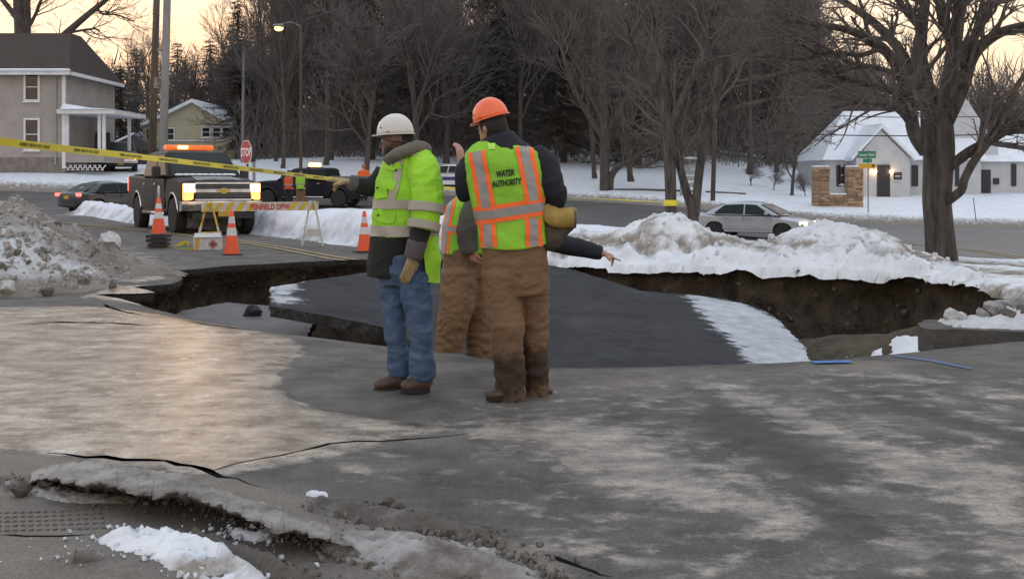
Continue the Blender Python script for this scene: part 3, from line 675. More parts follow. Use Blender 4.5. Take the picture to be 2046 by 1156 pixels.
# ---- low bank between brink and main road, on the right by the kerb piece
# ---- buckled lip of ice and slush near the camera
def lip():
    top = [(60, 938), (130, 922), (220, 922), (300, 936), (390, 955), (470, 985), (560, 1015), (640, 1045), (720, 1072)]
    frt = [(60, 952), (130, 962), (220, 972), (300, 985), (390, 1003), (470, 1030), (560, 1055), (640, 1072), (720, 1092)]
    nT = len(top) - 1; eT = [math.sin(PI * min(1, max(0, (i + .25) / (nT + .5))) ** .9) ** .5 for i in range(nT + 1)]; A = [G(p[0], p[1], .035 * e_) for p, e_ in zip(top, eT)]; B = [G(p[0], p[1], .135 * e_) for p, e_ in zip(frt, eT)]
    def fine(L):
        out = []
        for a, b in zip(L[:-1], L[1:]): out += [a.lerp(b, j / 34) for j in range(34)]
        return out + [L[-1]]
    A, B = fine(A), fine(B); n = len(A); rows = []
    for j in range(15):
        row = []
        for i in range(n):
            e = math.sin(PI * min(1, max(0, (i + 1) / n)) ** .9) ** .5; u = i * .025
            nz = float(fbm(u * 1.6, j * .35, 0, 4, 70)); n2 = float(fbm(u * 9, j * 1.1, 0, 4, 72))
            if j <= 8:
                t = j / 8; p = A[i].lerp(B[i], t); p.z = (.035 + .10 * t + .03 * math.sin(t * PI)) * e + .022 * nz * e + .012 * n2 - (.03 if j == 0 else 0)
            else:
                t = (j - 8) / 6; p = B[i].copy(); p.z = .115 * e * (1 - t) ** .7 + .01 * n2 - .012; p.y += .03 + .30 * e * math.sin(t * PI * .5)
            p += Vector((n2 * .012, (nz * .03 + n2 * .02) * (1 if j > 4 else .3), 0)); p.z = max(p.z, -.02); row.append(p)
        rows.append(row)
    mb = MB(); mb.loft(rows, cap=False, closed=False); base = A[n // 2].copy()
    V = np.array([tuple(v) for v in mb.v]); dz = np.zeros(len(V))
    dz = np.clip(.45 + .35 * fbm(V[:, 0] * 4, V[:, 1] * 4, 0, 3, 75) + .0 * dz, 0, 1); dz[9 * n:] = 1  # rows under the lip all take the full dark colour
    me = np_mesh('ice_ridge', V - np.array(base), mb.f, brown, {'dirt': dz}); o = obj('ice_ridge', me); o.location = base  # 'dirt' here also carries the full dark colour of the rows under the lip
    tag(o, 'long buckled ridge of dirty ice with a dark hollow under its front lip', 'ice ridge')
lip()
def G2(x, y): return G(x, y).xy
def mound(name, pts, w, hgt, mat, label, cat, seed, dirt, res=.016, lumps=1.0, zb=None):
    pts = [tuple(G2(*p)) for p in pts]
    def hf(x, y):
        d, s = line_d(x, y, pts); ww = w * (.6 + .5 * np.sin(PI * np.clip(s, .03, .97)))
        lum = fbm(x * 6, y * 6, 0, 4, seed); fine = fbm(x * 22, y * 22, 0, 4, seed + 3); t = d / ww + .55 * lum + .3 * fine
        return hgt * (1 - sstep(.1, 1.1, t)) * (1 + lumps * (.7 * lum + .8 * fine)) - .004
    xs = [p[0] for p in pts]; ys = [p[1] for p in pts]
    return heap(name, hf, min(xs) - w * 1.5, max(xs) + w * 1.5, min(ys) - w * 1.5, max(ys) + w * 1.5, res, mat, lambda x, y, h: np.clip(dirt + .45 * fbm(x * 4, y * 4, 0, 3, seed + 9), 0, 1), zb or pave_z, label, cat, 0.0)
mound('slush_ridge', [(640, 1015), (740, 1030), (850, 1050), (960, 1075)], .10, .05, brown, 'broken brown slush ridge running off the end of the ice ridge', 'slush', 81, .75)
mound('slush_heap', [(700, 1090), (800, 1100), (900, 1125), (1010, 1150)], .26, .05, snow_mat('grey_slush', (.42, .42, .42), (.30, .29, .28), (.12, .10, .085), 12, .5, .3, 30), 'low heap of grey slush in front of the broken slush ridge', 'slush', 85, .45)
mound('snow_patch', [(240, 1080), (330, 1090), (420, 1120), (480, 1160)], .17, .05, white, 'bright patch of loose white snow under the ice ridge', 'snow', 88, .32, lumps=1.6)
mound('snow_patch', [(470, 1072), (520, 1076), (560, 1060)], .05, .03, white, 'thin trail of white snow crumbs at the foot of the ice ridge', 'snow', 91, .1, lumps=1.6)
mound('slush_ridge', [(390, 1080), (450, 1105), (540, 1140), (640, 1175)], .055, .05, brown, 'narrow brown slush ridge beside the bright snow patch', 'slush', 93, .9)
mound('slush_ridge', [(150, 1128), (195, 1118)], .04, .04, brown, 'small brown slush clod lying alone on the dirty pavement', 'slush', 95, .9)
mound('snow_patch', [(10, 955), (60, 975), (150, 990), (260, 1000)], .10, .022, snow_mat('thin_snow', (.46, .46, .46), (.34, .33, .32), (.14, .12, .10), 9, .5, .3, 30), 'thin grey snow spread along the foot of the ice ridge', 'snow', 97, .4)
mound('snow_patch', [(615, 990), (650, 992)], .025, .025, white, 'tiny white snow scrap lying behind the slush ridge', 'snow', 99, .05, res=.008)
# tactile paving bumps
mb = MB(); pad = [G(-10, 1020), G(205, 1012), G(215, 1062), G(-10, 1068)]
rnd = random.Random(2)
for i in range(14):
    for j in range(5):
        a = pad[0].lerp(pad[1], (i + .5) / 14); b = pad[3].lerp(pad[2], (i + .5) / 14); p = a.lerp(b, (j + .5) / 5)
        z0 = pz1(p.x, p.y); mb.lathe([(.013, -.004), (.010, .004), (.005, .006)], 8, (p.x, p.y, z0))
o = mb.build('tactile_bump', M('tactile', (.10, .085, .07), (.05, .045, .04), scale=20, rough=.7), smooth=True); tag(o, 'rows of small tactile paving bumps in the dirty pavement', 'paving', kind='stuff')
# ================================================================ loose chunks of ice and dirty snow
chm = [M('ice_chunk_grey', (.36, .36, .36), (.20, .185, .17), scale=5, rough=.6, bump=.6, bscale=14, bdist=.04), M('ice_chunk_pale', (.56, .57, .57), (.40, .39, .37), scale=4, rough=.4, bump=.4, bscale=12, bdist=.03), M('dirt_clod', (.13, .11, .09), (.22, .195, .17), scale=7, rough=.9, bump=.9, bscale=18, bdist=.04)]
cms = [rock_mesh('snow_chunk', s, chm[s % 3], 1, 3, .8, .5) for s in range(9)]
rnd = random.Random(12)
def chunk(me, loc, r, label, group, name='snow_chunk'):
    o = obj(name, me); o.location = loc; o.rotation_euler = (rnd.uniform(-.5, .5), rnd.uniform(-.5, .5), rnd.uniform(0, 6.3)); o.scale = (r, r, r); tag(o, label, 'snow chunk', group); return o
for k in range(44):
    s = rnd.random() ** 1.6; t = rnd.uniform(-1, .25)
    i = s * 3.0; a = Vector(LP[int(i)]).lerp(Vector(LP[int(i) + 1]), i - int(i)); x = a.x + rnd.uniform(-.4, 1.6); y = a.y - rnd.uniform(-.3, 1.3)
    h = float(pile_h(np.array([x]), np.array([y]))[0])
    if h < .04: continue
    r = rnd.uniform(.04, .12) * (1.4 if rnd.random() < .2 else 1)
    chunk(cms[rnd.choice((0, 3, 6, 0, 3, 2, 5, 1))], (x, y, z1(x, y) + h + r * .1), r, 'frozen chunk of dirty snow on the plowed pile', 'chunks on the dirty snow pile')
p = G(218, 512); big = chunk(cms[4], (p.x, p.y, z1(p.x, p.y) + .2), .27, 'large pale ice block at the street end of the dirty pile', None, 'ice_block')
for (x, y, r, k) in ((42, 990, .05, 2), (20, 975, .035, 0), (92, 970, .05, 0), (110, 985, .03, 3), (775, 1012, .035, 2), (800, 1020, .03, 5), (690, 1022, .03, 2), (900, 1075, .03, 5), (958, 1078, .028, 2), (850, 1052, .03, 2), (990, 1130, .03, 0), (940, 1140, .03, 3), (860, 1120, .03, 0), (760, 1075, .035, 3)):
    p = G(x, y); chunk(cms[k], (p.x, p.y, pz1(p.x, p.y) + r * .6), r, 'small clod of frozen slush beside the buckled ice ridge', 'clods around the ice ridge')
for (x, y, r, k) in ((95, 590, .09, 2), (225, 578, .07, 5), (270, 540, .11, 0), (300, 548, .08, 2), (165, 575, .12, 2), (60, 588, .08, 0), (250, 532, .1, 3)):
    p = G(x, y); chunk(cms[k], (p.x, p.y, z1(p.x, p.y) + r * .5), r, 'dark clod at the foot of the dirty pile near the broken edge', 'clods at the foot of the dirty pile')
# ---- broken kerb and gutter on the right, with snow and rubble
conc = M('old_concrete', (.10, .095, .085), (.055, .05, .045), scale=6, rough=.85, bump=.5, bscale=25, bdist=.02)
kb = thing('broken_kerb', 'broken concrete kerb slab jutting over the right end of the sinkhole', 'kerb', (5.4, 11.2, -.2), world=True)
mb = MB(); poly = [(4.05, 10.9), (4.3, 11.55), (5.2, 11.5), (6.5, 11.4), (9, 11.2), (9, 10.3), (6.4, 10.35), (5.0, 10.5)]

ks = slab('gutter', poly, (-.04, 0, .0), .26, conc, None, None, 14, None, .12, .045); ks.parent = kb; ks.location = ks.location - kb.location; ks.data.materials[1] = conc
mb = MB(); mb.prism([(5.0, 10.42), (9, 10.2), (9, 10.06), (5.0, 10.26)], 'z', -.3, .03); mb.build('kerb_face', M('kerb_dark', (.06, .055, .05), (.12, .11, .10), scale=8, rough=.9), kb, bevel=.02)
def kerb_snow(x, y):
    s = poly_sd(x, y, [(4.45, 10.98), (4.5, 11.4), (6.5, 11.3), (9.0, 11.1), (9.0, 10.5), (6.4, 10.6), (5.0, 10.75)]); lum = fbm(x * 2.5, y * 2.5, 0, 4, 120); fine = fbm(x * 8, y * 8, 0, 3, 121)
    return np.where(s > -.05, .03 + .06 * sstep(0, .5, s + .2 * lum) + .04 * lum + .02 * fine + .34 * np.exp(-((x - 5.6) ** 2 / .25 + (y - 11.1) ** 2 / .08)) * (1 + .8 * fine), -.2)
heap('snow_patch', kerb_snow, 4, 9.6, 10, 13.2, .05, dirty, lambda x, y, h: np.clip(.3 + .5 * sstep(.15, .35, h) + .3 * fbm(x, y, 0, 3, 9), 0, 1), zb=lambda x, y: np.full(x.shape, -.03), label='dirty snow and rubble lying on the broken kerb slab', cat='snow')
for (x, y, d, r, k) in ((1902, 628, 11.3, .11, 1), (1920, 632, 11.25, .07, 7), (1990, 618, 11.2, .16, 0), (2030, 612, 11.2, .18, 3), (2018, 632, 11.0, .12, 2), (1965, 628, 11.2, .10, 0), (2045, 628, 11.0, .14, 5)):
    q = P(x, y, d); chunk(cms[k], q, r, 'frozen snow chunk on the broken kerb slab', 'chunks on the broken kerb slab')
def ledge_snow(x, y):
    lum = fbm(x * 4, y * 4, 0, 4, 130)
    return .10 * np.exp(-((x - 4.6) ** 2 / .10 + (y - 12.8) ** 2 / .5)) * (1 + lum) + .05 * lum - .03
def mudz(x, y): return -1.75 + .16 * fbm(x * .8, y * .8, 3, 5) + 1.25 * np.exp(-((x - 5.2) ** 2 / 1.5 + (y - 12.9) ** 2 / 3.5)) + .8 * np.exp(-((x - 4.2) ** 2 / 2.5 + (y - 15.2) ** 2 / 3)) + .25 * np.exp(-((x + 4) ** 2 / 2 + (y - 16) ** 2 / 6))
heap('snow_patch', ledge_snow, 3.9, 5.4, 11.8, 14.2, .05, white, lambda x, y, h: np.clip(.2 + .3 * fbm(x * 2, y * 2, 0, 3, 9), 0, 1), zb=mudz, label='white snow slid down onto the mud inside the sinkhole', cat='snow')
# blue utility paint on the pavement
blue = M('utility_blue', (.03, .22, .62), (.06, .16, .34), scale=10, rough=.7)
for pts, w, lab in (([(1625, 725), (1700, 724)], .10, 'short blue utility paint dash at the brink of the slab'), ([(1785, 712), (1860, 722), (1940, 738)], .03, 'long thin blue utility paint line on the asphalt')):
    o = strip([G2(*p) for p in pts], w, pz1, .012).build('paint_mark', blue); tag(o, lab, 'paint mark')

# ================================================================ loose crumbs, far too many to count
def crumbs(name, label, spots, mat, seed):
    """spots: (x, y, z, radius)"""
    r_ = random.Random(seed); mb = MB()
    for (x, y, z, r) in spots:
        v = []
        for i in range(3):
            a = i * 2.1 + r_.random(); v.append((x + r * math.cos(a) * r_.uniform(.7, 1.2), y + r * math.sin(a) * r_.uniform(.7, 1.2), z - r * .4))
        for i in range(3):
            a = i * 2.1 + 1 + r_.random(); v.append((x + r * math.cos(a) * r_.uniform(.5, .9), y + r * math.sin(a) * r_.uniform(.5, .9), z + r * r_.uniform(.3, .9)))
        mb.add(v, [(3, 4, 5), (0, 1, 3), (1, 4, 3), (1, 2, 4), (2, 5, 4), (2, 0, 5), (0, 3, 5)])
    o = mb.build(name, mat); tag(o, label, 'crumbs', kind='stuff')
rnd = random.Random(44); S1 = []; S2 = []; S3 = []
def near_line(px, n, w, rmin, rmax, out):
    pts = [G2(*p) for p in px]
    for _ in range(n):
        i = rnd.randrange(len(pts) - 1); q = pts[i].lerp(pts[i + 1], rnd.random()); x = q.x + rnd.gauss(0, w); y = q.y + rnd.gauss(0, w)
        r = rmin + (rmax - rmin) * rnd.random() ** 3; out.append([x, y, r * .3 + .004, r])
near_line([(700, 1085), (800, 1090), (920, 1110), (1020, 1150)], 900, .12, .004, .022, S1)
near_line([(640, 1010), (740, 1025), (860, 1050), (970, 1080)], 500, .05, .005, .025, S1)
near_line([(60, 960), (200, 985), (400, 1020), (560, 1070), (700, 1095)], 500, .05, .004, .018, S1)
near_line([(380, 1075), (480, 1115), (640, 1170)], 250, .04, .004, .02, S1)
near_line([(0, 960), (60, 970), (120, 975)], 120, .05, .005, .025, S1)
near_line([(230, 1075), (320, 1085), (420, 1115), (480, 1156)], 260, .10, .004, .02, S2)
near_line([(440, 1070), (540, 1075)], 150, .05, .004, .02, S2); near_line([(60, 1110), (160, 1130)], 18, .1, .003, .01, S2)
crumbs('slush_crumb', 'brown slush crumbs scattered round the ice ridge', S1, brown, 1) if False else None

for S_ in (S1, S2):
    q_ = np.array(S_); q_[:, 2] += pave_z(q_[:, 0], q_[:, 1]); S_[:] = q_.tolist()
m_b = M('crumb_brown', (.16, .14, .12), (.09, .078, .066), scale=30, rough=.8); m_w = M('crumb_white', (.66, .69, .73), (.5, .52, .55), scale=30, rough=.6); m_g = M('crumb_grey', (.36, .34, .32), (.20, .185, .165), scale=8, rough=.7)
crumbs('slush_crumb', 'brown slush crumbs scattered round the ice ridge', S1, m_b, 1); crumbs('snow_crumb', 'white snow crumbs scattered over the near pavement', S2, m_w, 2)
S3 = []
for _ in range(2600):
    i = rnd.random() ** 1.4 * 3; a = Vector(LP[int(i)]).lerp(Vector(LP[int(i) + 1]), i - int(i)); x = a.x + rnd.uniform(-.8, 2.0); y = a.y - rnd.uniform(-.6, 1.6); S3.append([x, y, 0, .012 + .06 * rnd.random() ** 3])
q_ = np.array(S3); h_ = pile_h(q_[:, 0], q_[:, 1]); q_[:, 2] = zt(q_[:, 0], q_[:, 1]) + h_ + q_[:, 3] * .2; S3 = q_[h_ > .01].tolist()
crumbs('pile_crumb', 'grey frozen crumbs covering the dirty snow pile', S3, m_g, 3)
S4 = []
for _ in range(900):
    x = rnd.uniform(.6, 7.4); y = rnd.uniform(15, 20.5); S4.append([x, y, 0, .012 + .07 * rnd.random() ** 4])
q_ = np.array(S4); h_ = bank_h(q_[:, 0], q_[:, 1]); q_[:, 2] = zt(q_[:, 0], q_[:, 1]) + h_ + q_[:, 3] * .15; S4 = q_[h_ > .06].tolist()
crumbs('bank_crumb', 'white snow crumbs lying on the snowbank', S4, m_w, 4)
S5 = []
for _ in range(900):
    i = rnd.randrange(nh)
    if grassy[i] > .5:
        t = rnd.random(); x = hp[i, 0] - outn[i, 0] * (.25 + .5 * t); y = hp[i, 1] - outn[i, 1] * (.25 + .5 * t); r = .02 + .09 * rnd.random() ** 3; S5.append([x, y, r * .3, r])
q_ = np.array(S5); q_[:, 2] += mudz(q_[:, 0], q_[:, 1]); S5 = q_.tolist()
wv_ = np.empty(len(sw.data.vertices) * 3); sw.data.vertices.foreach_get('co', wv_); wv_ = wv_.reshape(-1, 3); S6 = []; S7 = []
for _ in range(2600):
    v_ = wv_[rnd.randrange(nh * 2, len(wv_))]; r = .01 + .055 * rnd.random() ** 3; (S6 if rnd.random() < .6 else S7).append([v_[0] + rnd.uniform(-.05, .05), v_[1] + rnd.uniform(-.05, .05), v_[2] + rnd.uniform(-.04, .04), r])
crumbs('wall_stone', 'small stones stuck in the raw earth face', S6, M('wall_stone_m', (.12, .10, .08), (.06, .05, .04), scale=9, rough=.9), 6); crumbs('wall_clod', 'earth clods clinging to the raw earth face', S7, soil, 7)
crumbs('earth_crumb', 'earth clods fallen to the sinkhole floor', S5, soil, 5)
# ================================================================ trees
bark = M('bark', (.095, .080, .070), (.05, .042, .037), scale=7, rough=.95, bump=.9, bscale=14, stretch=(1, 1, .25), bdist=.03)
bark_grey = M('bark_grey', (.105, .090, .076), (.035, .029, .025), scale=9, rough=.95, bump=1.0, bscale=14, stretch=(1, 1, .16), bdist=.12)
twig = M('twig', (.095, .078, .068), (.135, .112, .10), scale=3, rough=.95)
twig_far = M('twig_far', (.098, .086, .080), (.145, .128, .122), scale=.6, rough=.95)
needle = M('needle', (.050, .057, .045), (.095, .096, .078), scale=.8, rough=.9)
needle_b = M('needle_brown', (.065, .062, .050), (.12, .105, .09), scale=.8, rough=.9)
def perp(d, rnd):
    v = Vector((rnd.uniform(-1, 1), rnd.uniform(-1, 1), rnd.uniform(-1, 1))); v = v - d * v.dot(d)
    return v.normalized() if v.length > 1e-3 else Vector((1, 0, 0))
def branch(T, Cr, rnd, p, d, L, r, lv, maxlv, spread, upw, kids, tmin):
    """grow one limb: thick ones go into T (trunk part), thin ones into Cr (crown part)"""
    n = 6 if lv == 0 else (5 if lv < 3 else 3); pts = [p.copy()]; dirs = [d.copy()]
    wob = .10 if lv == 0 else .22 + .06 * lv
    for i in range(n):
        d = (d + perp(d, rnd) * rnd.uniform(0, wob) + Vector((0, 0, upw * (.10 if lv else .05)))).normalized()
        p = p + d * (L / n); pts.append(p.copy()); dirs.append(d.copy())
    end = .62 if lv == 0 else .4
    rad = [max(tmin, r * (1 - (1 - end) * i / n)) for i in range(n + 1)]
    if lv >= maxlv: rad[-1] = tmin * .5
    tgt = T if lv <= 1 else Cr
    tgt.tube(pts, rad, 9 if lv == 0 else (6 if lv == 1 else (4 if lv == 2 else 3)), cap=False)
    if lv >= maxlv: return
    k = kids[lv]
    for i in range(k):
        t = (.3 + .7 * (i + 1) / k) if lv == 0 else (.22 + .76 * (i + rnd.uniform(.2, .9)) / k)
        t = min(t, 1); f = t * n; a = min(int(f), n - 1); q = pts[a].lerp(pts[a + 1], f - a); dd = dirs[a + 1]
        ang = rnd.uniform(.6, 1.15) * spread * (.75 if lv == 0 else 1)
        nd_ = (dd * math.cos(ang) + perp(dd, rnd) * math.sin(ang)).normalized()
        if lv >= 1 and nd_.z < -.35: nd_.z *= .3; nd_.normalize()
        rr = max(tmin, (r * (1 - (1 - end) * t)) * rnd.uniform(.48, .72)); LL = L * rnd.uniform(.5, .8) * (1.15 if lv == 0 else (1.05 - .35 * t))
        branch(T, Cr, rnd, q, nd_, LL, rr, lv + 1, maxlv, spread, upw, kids, tmin)
    if lv == 0:
        branch(T, Cr, rnd, pts[-1], dirs[-1], L * .75, rad[-1], 1, maxlv, spread, upw, kids, tmin)
def bare_tree(name, seed, Ht, r, kids, spread=.75, upw=1.0, tmin=.012, trunkf=.36, maxlv=4, tm=None, cm=None):
    rnd = random.Random(seed); T, Cr = MB(), MB()
    branch(T, Cr, rnd, Vector((0, 0, -.3)), Vector((rnd.uniform(-.06, .06), rnd.uniform(-.06, .06), 1)).normalized(), Ht * trunkf, r, 0, maxlv, spread, upw, kids, tmin)
    T.tube([(0, 0, -.35), (0, 0, .1), (0, 0, .5)], [r * 1.5, r * 1.18, r * .98], 9, cap=False)
    return T.mesh('trunk', tm or bark), Cr.mesh('crown', cm or twig)
def conifer(name, seed, Ht, r, base, wid, dens=1.0, mat=None):
    rnd = random.Random(seed); T, Cr = MB(), MB(); T.tube([(0, 0, -.3), (0, 0, Ht * .3), (.1, .05, Ht * .7), (.05, 0, Ht)], [r * 1.1, r * .85, r * .45, .02], 8)
    z = base
    while z < Ht * .98:
        t = (z - base) / (Ht - base); w = wid * (1 - t) ** .8 * (.75 + .5 * rnd.random()) + .25
        for k in range(int((6 + 2 * rnd.random()) * dens)):
            a = rnd.uniform(0, 2 * PI); L = w * rnd.uniform(.6, 1.15); dr = rnd.uniform(.1, .45); q0 = Vector((0, 0, z + rnd.uniform(-.2, .2)))
            d = Vector((math.cos(a), math.sin(a), -dr)); q1 = q0 + d * L * .6; q2 = q1 + Vector((math.cos(a), math.sin(a), .1)) * L * .4
            T.tube([q0, q1, q2], [.035, .02, .008], 3, cap=False)
            ns = max(3, int(L * 6))
            for j in range(ns):
                u = (j + rnd.random()) / ns; c = q0.lerp(q1, u / .6) if u < .6 else q1.lerp(q2, (u - .6) / .4)
                for sgn in (-1, 1):
                    s = rnd.uniform(.22, .55) * (1.15 - .6 * u); ddir = (Vector((-math.sin(a), math.cos(a), 0)) * sgn + d * .7 + Vector((0, 0, rnd.uniform(-.7, .1)))).normalized()
                    up = Vector((rnd.uniform(-.4, .4), rnd.uniform(-.4, .4), 1)); wv = ddir.cross(up).normalized() * s * .16
                    e = c + ddir * s; mdl = c + ddir * s * .55 + Vector((0, 0, .03))
                    Cr.add([c, mdl + wv, e, mdl - wv], [(0, 1, 2, 3)])
        z += (Ht - base) / 34 * rnd.uniform(.8, 1.2)
    return T.mesh('trunk', bark, smooth=True), Cr.mesh('crown', mat or needle, smooth=False)
TREES = {}
for s in range(5):
    TREES['bare%d' % s] = bare_tree('bare', 20 + s, 17, .22, (7, 6, 7, 6, 3), .80, .8, .014, .36, 4, cm=twig_far)
for s in range(2):
    TREES['tall%d' % s] = bare_tree('tall', 40 + s, 19, .18, (7, 6, 7, 6, 3), .6, 1.5, .013, .45, 4, cm=twig_far)
for s in range(3):
    TREES['fir%d' % s] = conifer('fir', 60 + s, 18, .26, 1.3 + s * .5, 4.4 + .5 * s, 1.15, needle if s != 1 else needle_b)
def put_tree(kind, px, d, sc, label, group, zoff=0.0, name=None, sxy=None):
    x = (px - CX) / F * d; zg = z1(x, d) + .02
    t = thing(name or ('fir_tree' if kind.startswith('fir') else 'bare_tree'), label, 'tree', (x, d, zg + zoff), random.uniform(0, 6.28), group)
    t.scale = (sxy or sc, sxy or sc, sc)
    obj('trunk', TREES[kind][0], t); obj('crown', TREES[kind][1], t); return t
rnd = random.Random(5); random.seed(11)
FL = 'tall dark fir in the dense wood behind the road'; BL = 'tall leafless tree in the dense wood behind the road'
for d, x0, x1, st in ((70, 560, 1290, 85), (80, 500, 1560, 76), (92, 480, 1720, 70), (106, 520, 1800, 66), (122, 480, 1850, 80)):
    x = x0
    while x < x1:
        px = x + rnd.uniform(-22, 22)
        hmin = 1.0 if 570 < px < 1600 else .72
        if px > 1640: hmin = .62
        k = rnd.random(); fir = k < (.5 if px < 1300 else .25) * (.8 if d < 85 else 1) * (.4 if px < 640 else 1)
        if d == 70 and 900 < px < 1180: x += st; continue
        if fir: put_tree('fir%d' % rnd.randrange(3), px, d + rnd.uniform(-4, 4), hmin * rnd.uniform(.9, 1.25), FL, 'firs in the wood')
        else: put_tree(rnd.choice(('bare0', 'bare1', 'bare2', 'bare3', 'bare4', 'tall0', 'tall1')), px, d + rnd.uniform(-4, 4), hmin * rnd.uniform(.85, 1.2), BL, 'leafless trees in the wood')
        x += st * rnd.uniform(.8, 1.2)
# left horizon: lower, thinner, sky above
for (px, d, k, s) in ((150, 92, 'bare0', .72), (200, 100, 'bare1', .66), (255, 96, 'bare3', .62), (300, 104, 'tall0', .66), (375, 98, 'bare2', .80), (420, 102, 'bare4', .78), (455, 96, 'tall1', .82), (500, 92, 'bare1', .86), (535, 90, 'bare0', .84), (230, 118, 'bare2', .6), (330, 120, 'bare4', .66), (100, 118, 'bare3', .6)):
    put_tree(k, px, d, s, 'thin leafless tree against the sunset behind the houses', 'leafless trees against the sunset')
for (px, d, k, s) in ((190, 84, 'fir0', .40), (240, 90, 'fir2', .46), (272, 106, 'fir1', .55), (355, 112, 'fir0', .6), (420, 108, 'fir2', .62), (478, 104, 'fir1', .6), (515, 98, 'fir0', .66), (160, 88, 'fir1', .44)):
    put_tree(k, px, d, s, 'dark lower fir between the leafless trees behind the houses', 'lower firs behind the houses', sxy=s * 1.5)
for (px, d, k, s) in ((1700, 96, 'bare3', .62), (1780, 92, 'bare0', .6), (1850, 98, 'bare1', .62), (1930, 94, 'bare4', .6), (2010, 96, 'bare2', .62), (1745, 110, 'fir1', .55), (1890, 112, 'fir2', .55), (1975, 110, 'fir1', .5), (2070, 100, 'bare0', .62), (1660, 100, 'fir0', .7)):
    put_tree(k, px, d, s, 'leafless tree of the wood rising behind the white cottage' if not k.startswith('fir') else 'dark fir rising behind the white cottage', 'trees behind the white cottage')
# far brush that closes the wood: one mass of twigs
mb = MB(); rnd = random.Random(9)
for i in range(60000):
    px = rnd.uniform(430, 1760) if i % 3 else rnd.uniform(-150, 2200); d = rnd.uniform(100, 150); x = (px - CX) / F * d
    hmax = 22 if 540 < px < 1640 else 9; zz = 3.2 + (rnd.random() ** 1.1) * hmax
    p = Vector((x, d, zz)); dr = Vector((rnd.uniform(-.6, .6), rnd.uniform(-.4, .4), 1)).normalized(); L = rnd.uniform(1, 3.2); w = rnd.uniform(.02, .07)
    wv = Vector((w, 0, 0)); m1 = p + dr * L * .5 + Vector((rnd.uniform(-.3, .3), 0, 0))
    mb.add([p - wv, p + wv, m1 + wv * .7, m1 - wv * .7, p + dr * L], [(0, 1, 2, 3), (3, 2, 4)])
for i in range(26000):
    px = rnd.uniform(470, 1340) if i % 4 else rnd.uniform(1340, 1760); d = rnd.uniform(84, 112); x = (px - CX) / F * d
    p = Vector((x, d, 1.6 + (d - 75) * .035 + (rnd.random() ** 1.5) * 5)); dr = Vector((rnd.uniform(-.8, .8), rnd.uniform(-.4, .4), 1)).normalized(); L = rnd.uniform(.6, 2.2); w = rnd.uniform(.012, .04)
    wv = Vector((w, 0, 0)); m1 = p + dr * L * .5 + Vector((rnd.uniform(-.3, .3), 0, 0))
    mb.add([p - wv, p + wv, m1 + wv * .7, m1 - wv * .7, p + dr * L], [(0, 1, 2, 3), (3, 2, 4)])
o = mb.build('far_wood', twig_far); tag(o, 'brown tangle of far branches deep in the wood', 'wood', kind='stuff')
# ---- traced trees
def limb(mb, pts, rad, d, n=8, dj=0.0):
    """pts: (px,py,depth offset), radii in px at depth d"""
    P3 = [P(p[0], p[1], d + p[2]) for p in pts]; R3 = [r * d / F for r in rad]; Q = []; R = []
    for i in range(len(P3) - 1):                        # smooth the course
        p0, p1, p2, p3 = P3[max(i - 1, 0)], P3[i], P3[i + 1], P3[min(i + 2, len(P3) - 1)]
        for k in range(4):
            t = k / 4; Q.append(.5 * ((2 * p1) + (p2 - p0) * t + (2 * p0 - 5 * p1 + 4 * p2 - p3) * t * t + (3 * p1 - p0 - 3 * p2 + p3) * t ** 3)); R.append(R3[i] + (R3[i + 1] - R3[i]) * t)
    Q.append(P3[-1]); R.append(R3[-1]); mb.tube(Q, R, n, cap=True); return Q, R
def sprout(Cr, rnd, Q, R, n, L0, lv, tmin, spread=.9, up=.6, kids=(0, 0, 5, 4, 3)):
    for i in range(n):
        f = rnd.uniform(.25, 1) * (len(Q) - 1); a = min(int(f), len(Q) - 2); q = Q[a].lerp(Q[a + 1], f - a); d = (Q[a + 1] - Q[a]).normalized()
        ang = rnd.uniform(.4, 1.1) * spread; nd_ = (d * math.cos(ang) + perp(d, rnd) * math.sin(ang)).normalized()
        branch(Cr, Cr, rnd, q, nd_, L0 * rnd.uniform(.5, 1.1), max(tmin, min(R[a] * .55, .05)), lv, 4, .85, up, kids, tmin)
dB = 20.0
base = P(1880, 524, dB); base.z = -.2
bt = thing('street_tree', 'large bare tree with many rising limbs behind the snowbank', 'tree', base, world=True)
T, Cr = MB(), MB(); rnd = random.Random(77)
trunk = [(1882, 545, 0), (1880, 500, 0), (1876, 450, 0), (1872, 400, 0), (1874, 350, .05), (1876, 300, .1), (1872, 255, .1), (1866, 215, 0)]
limb(T, trunk, [36, 30, 28, 28, 29, 31, 32, 26], dB, 14)
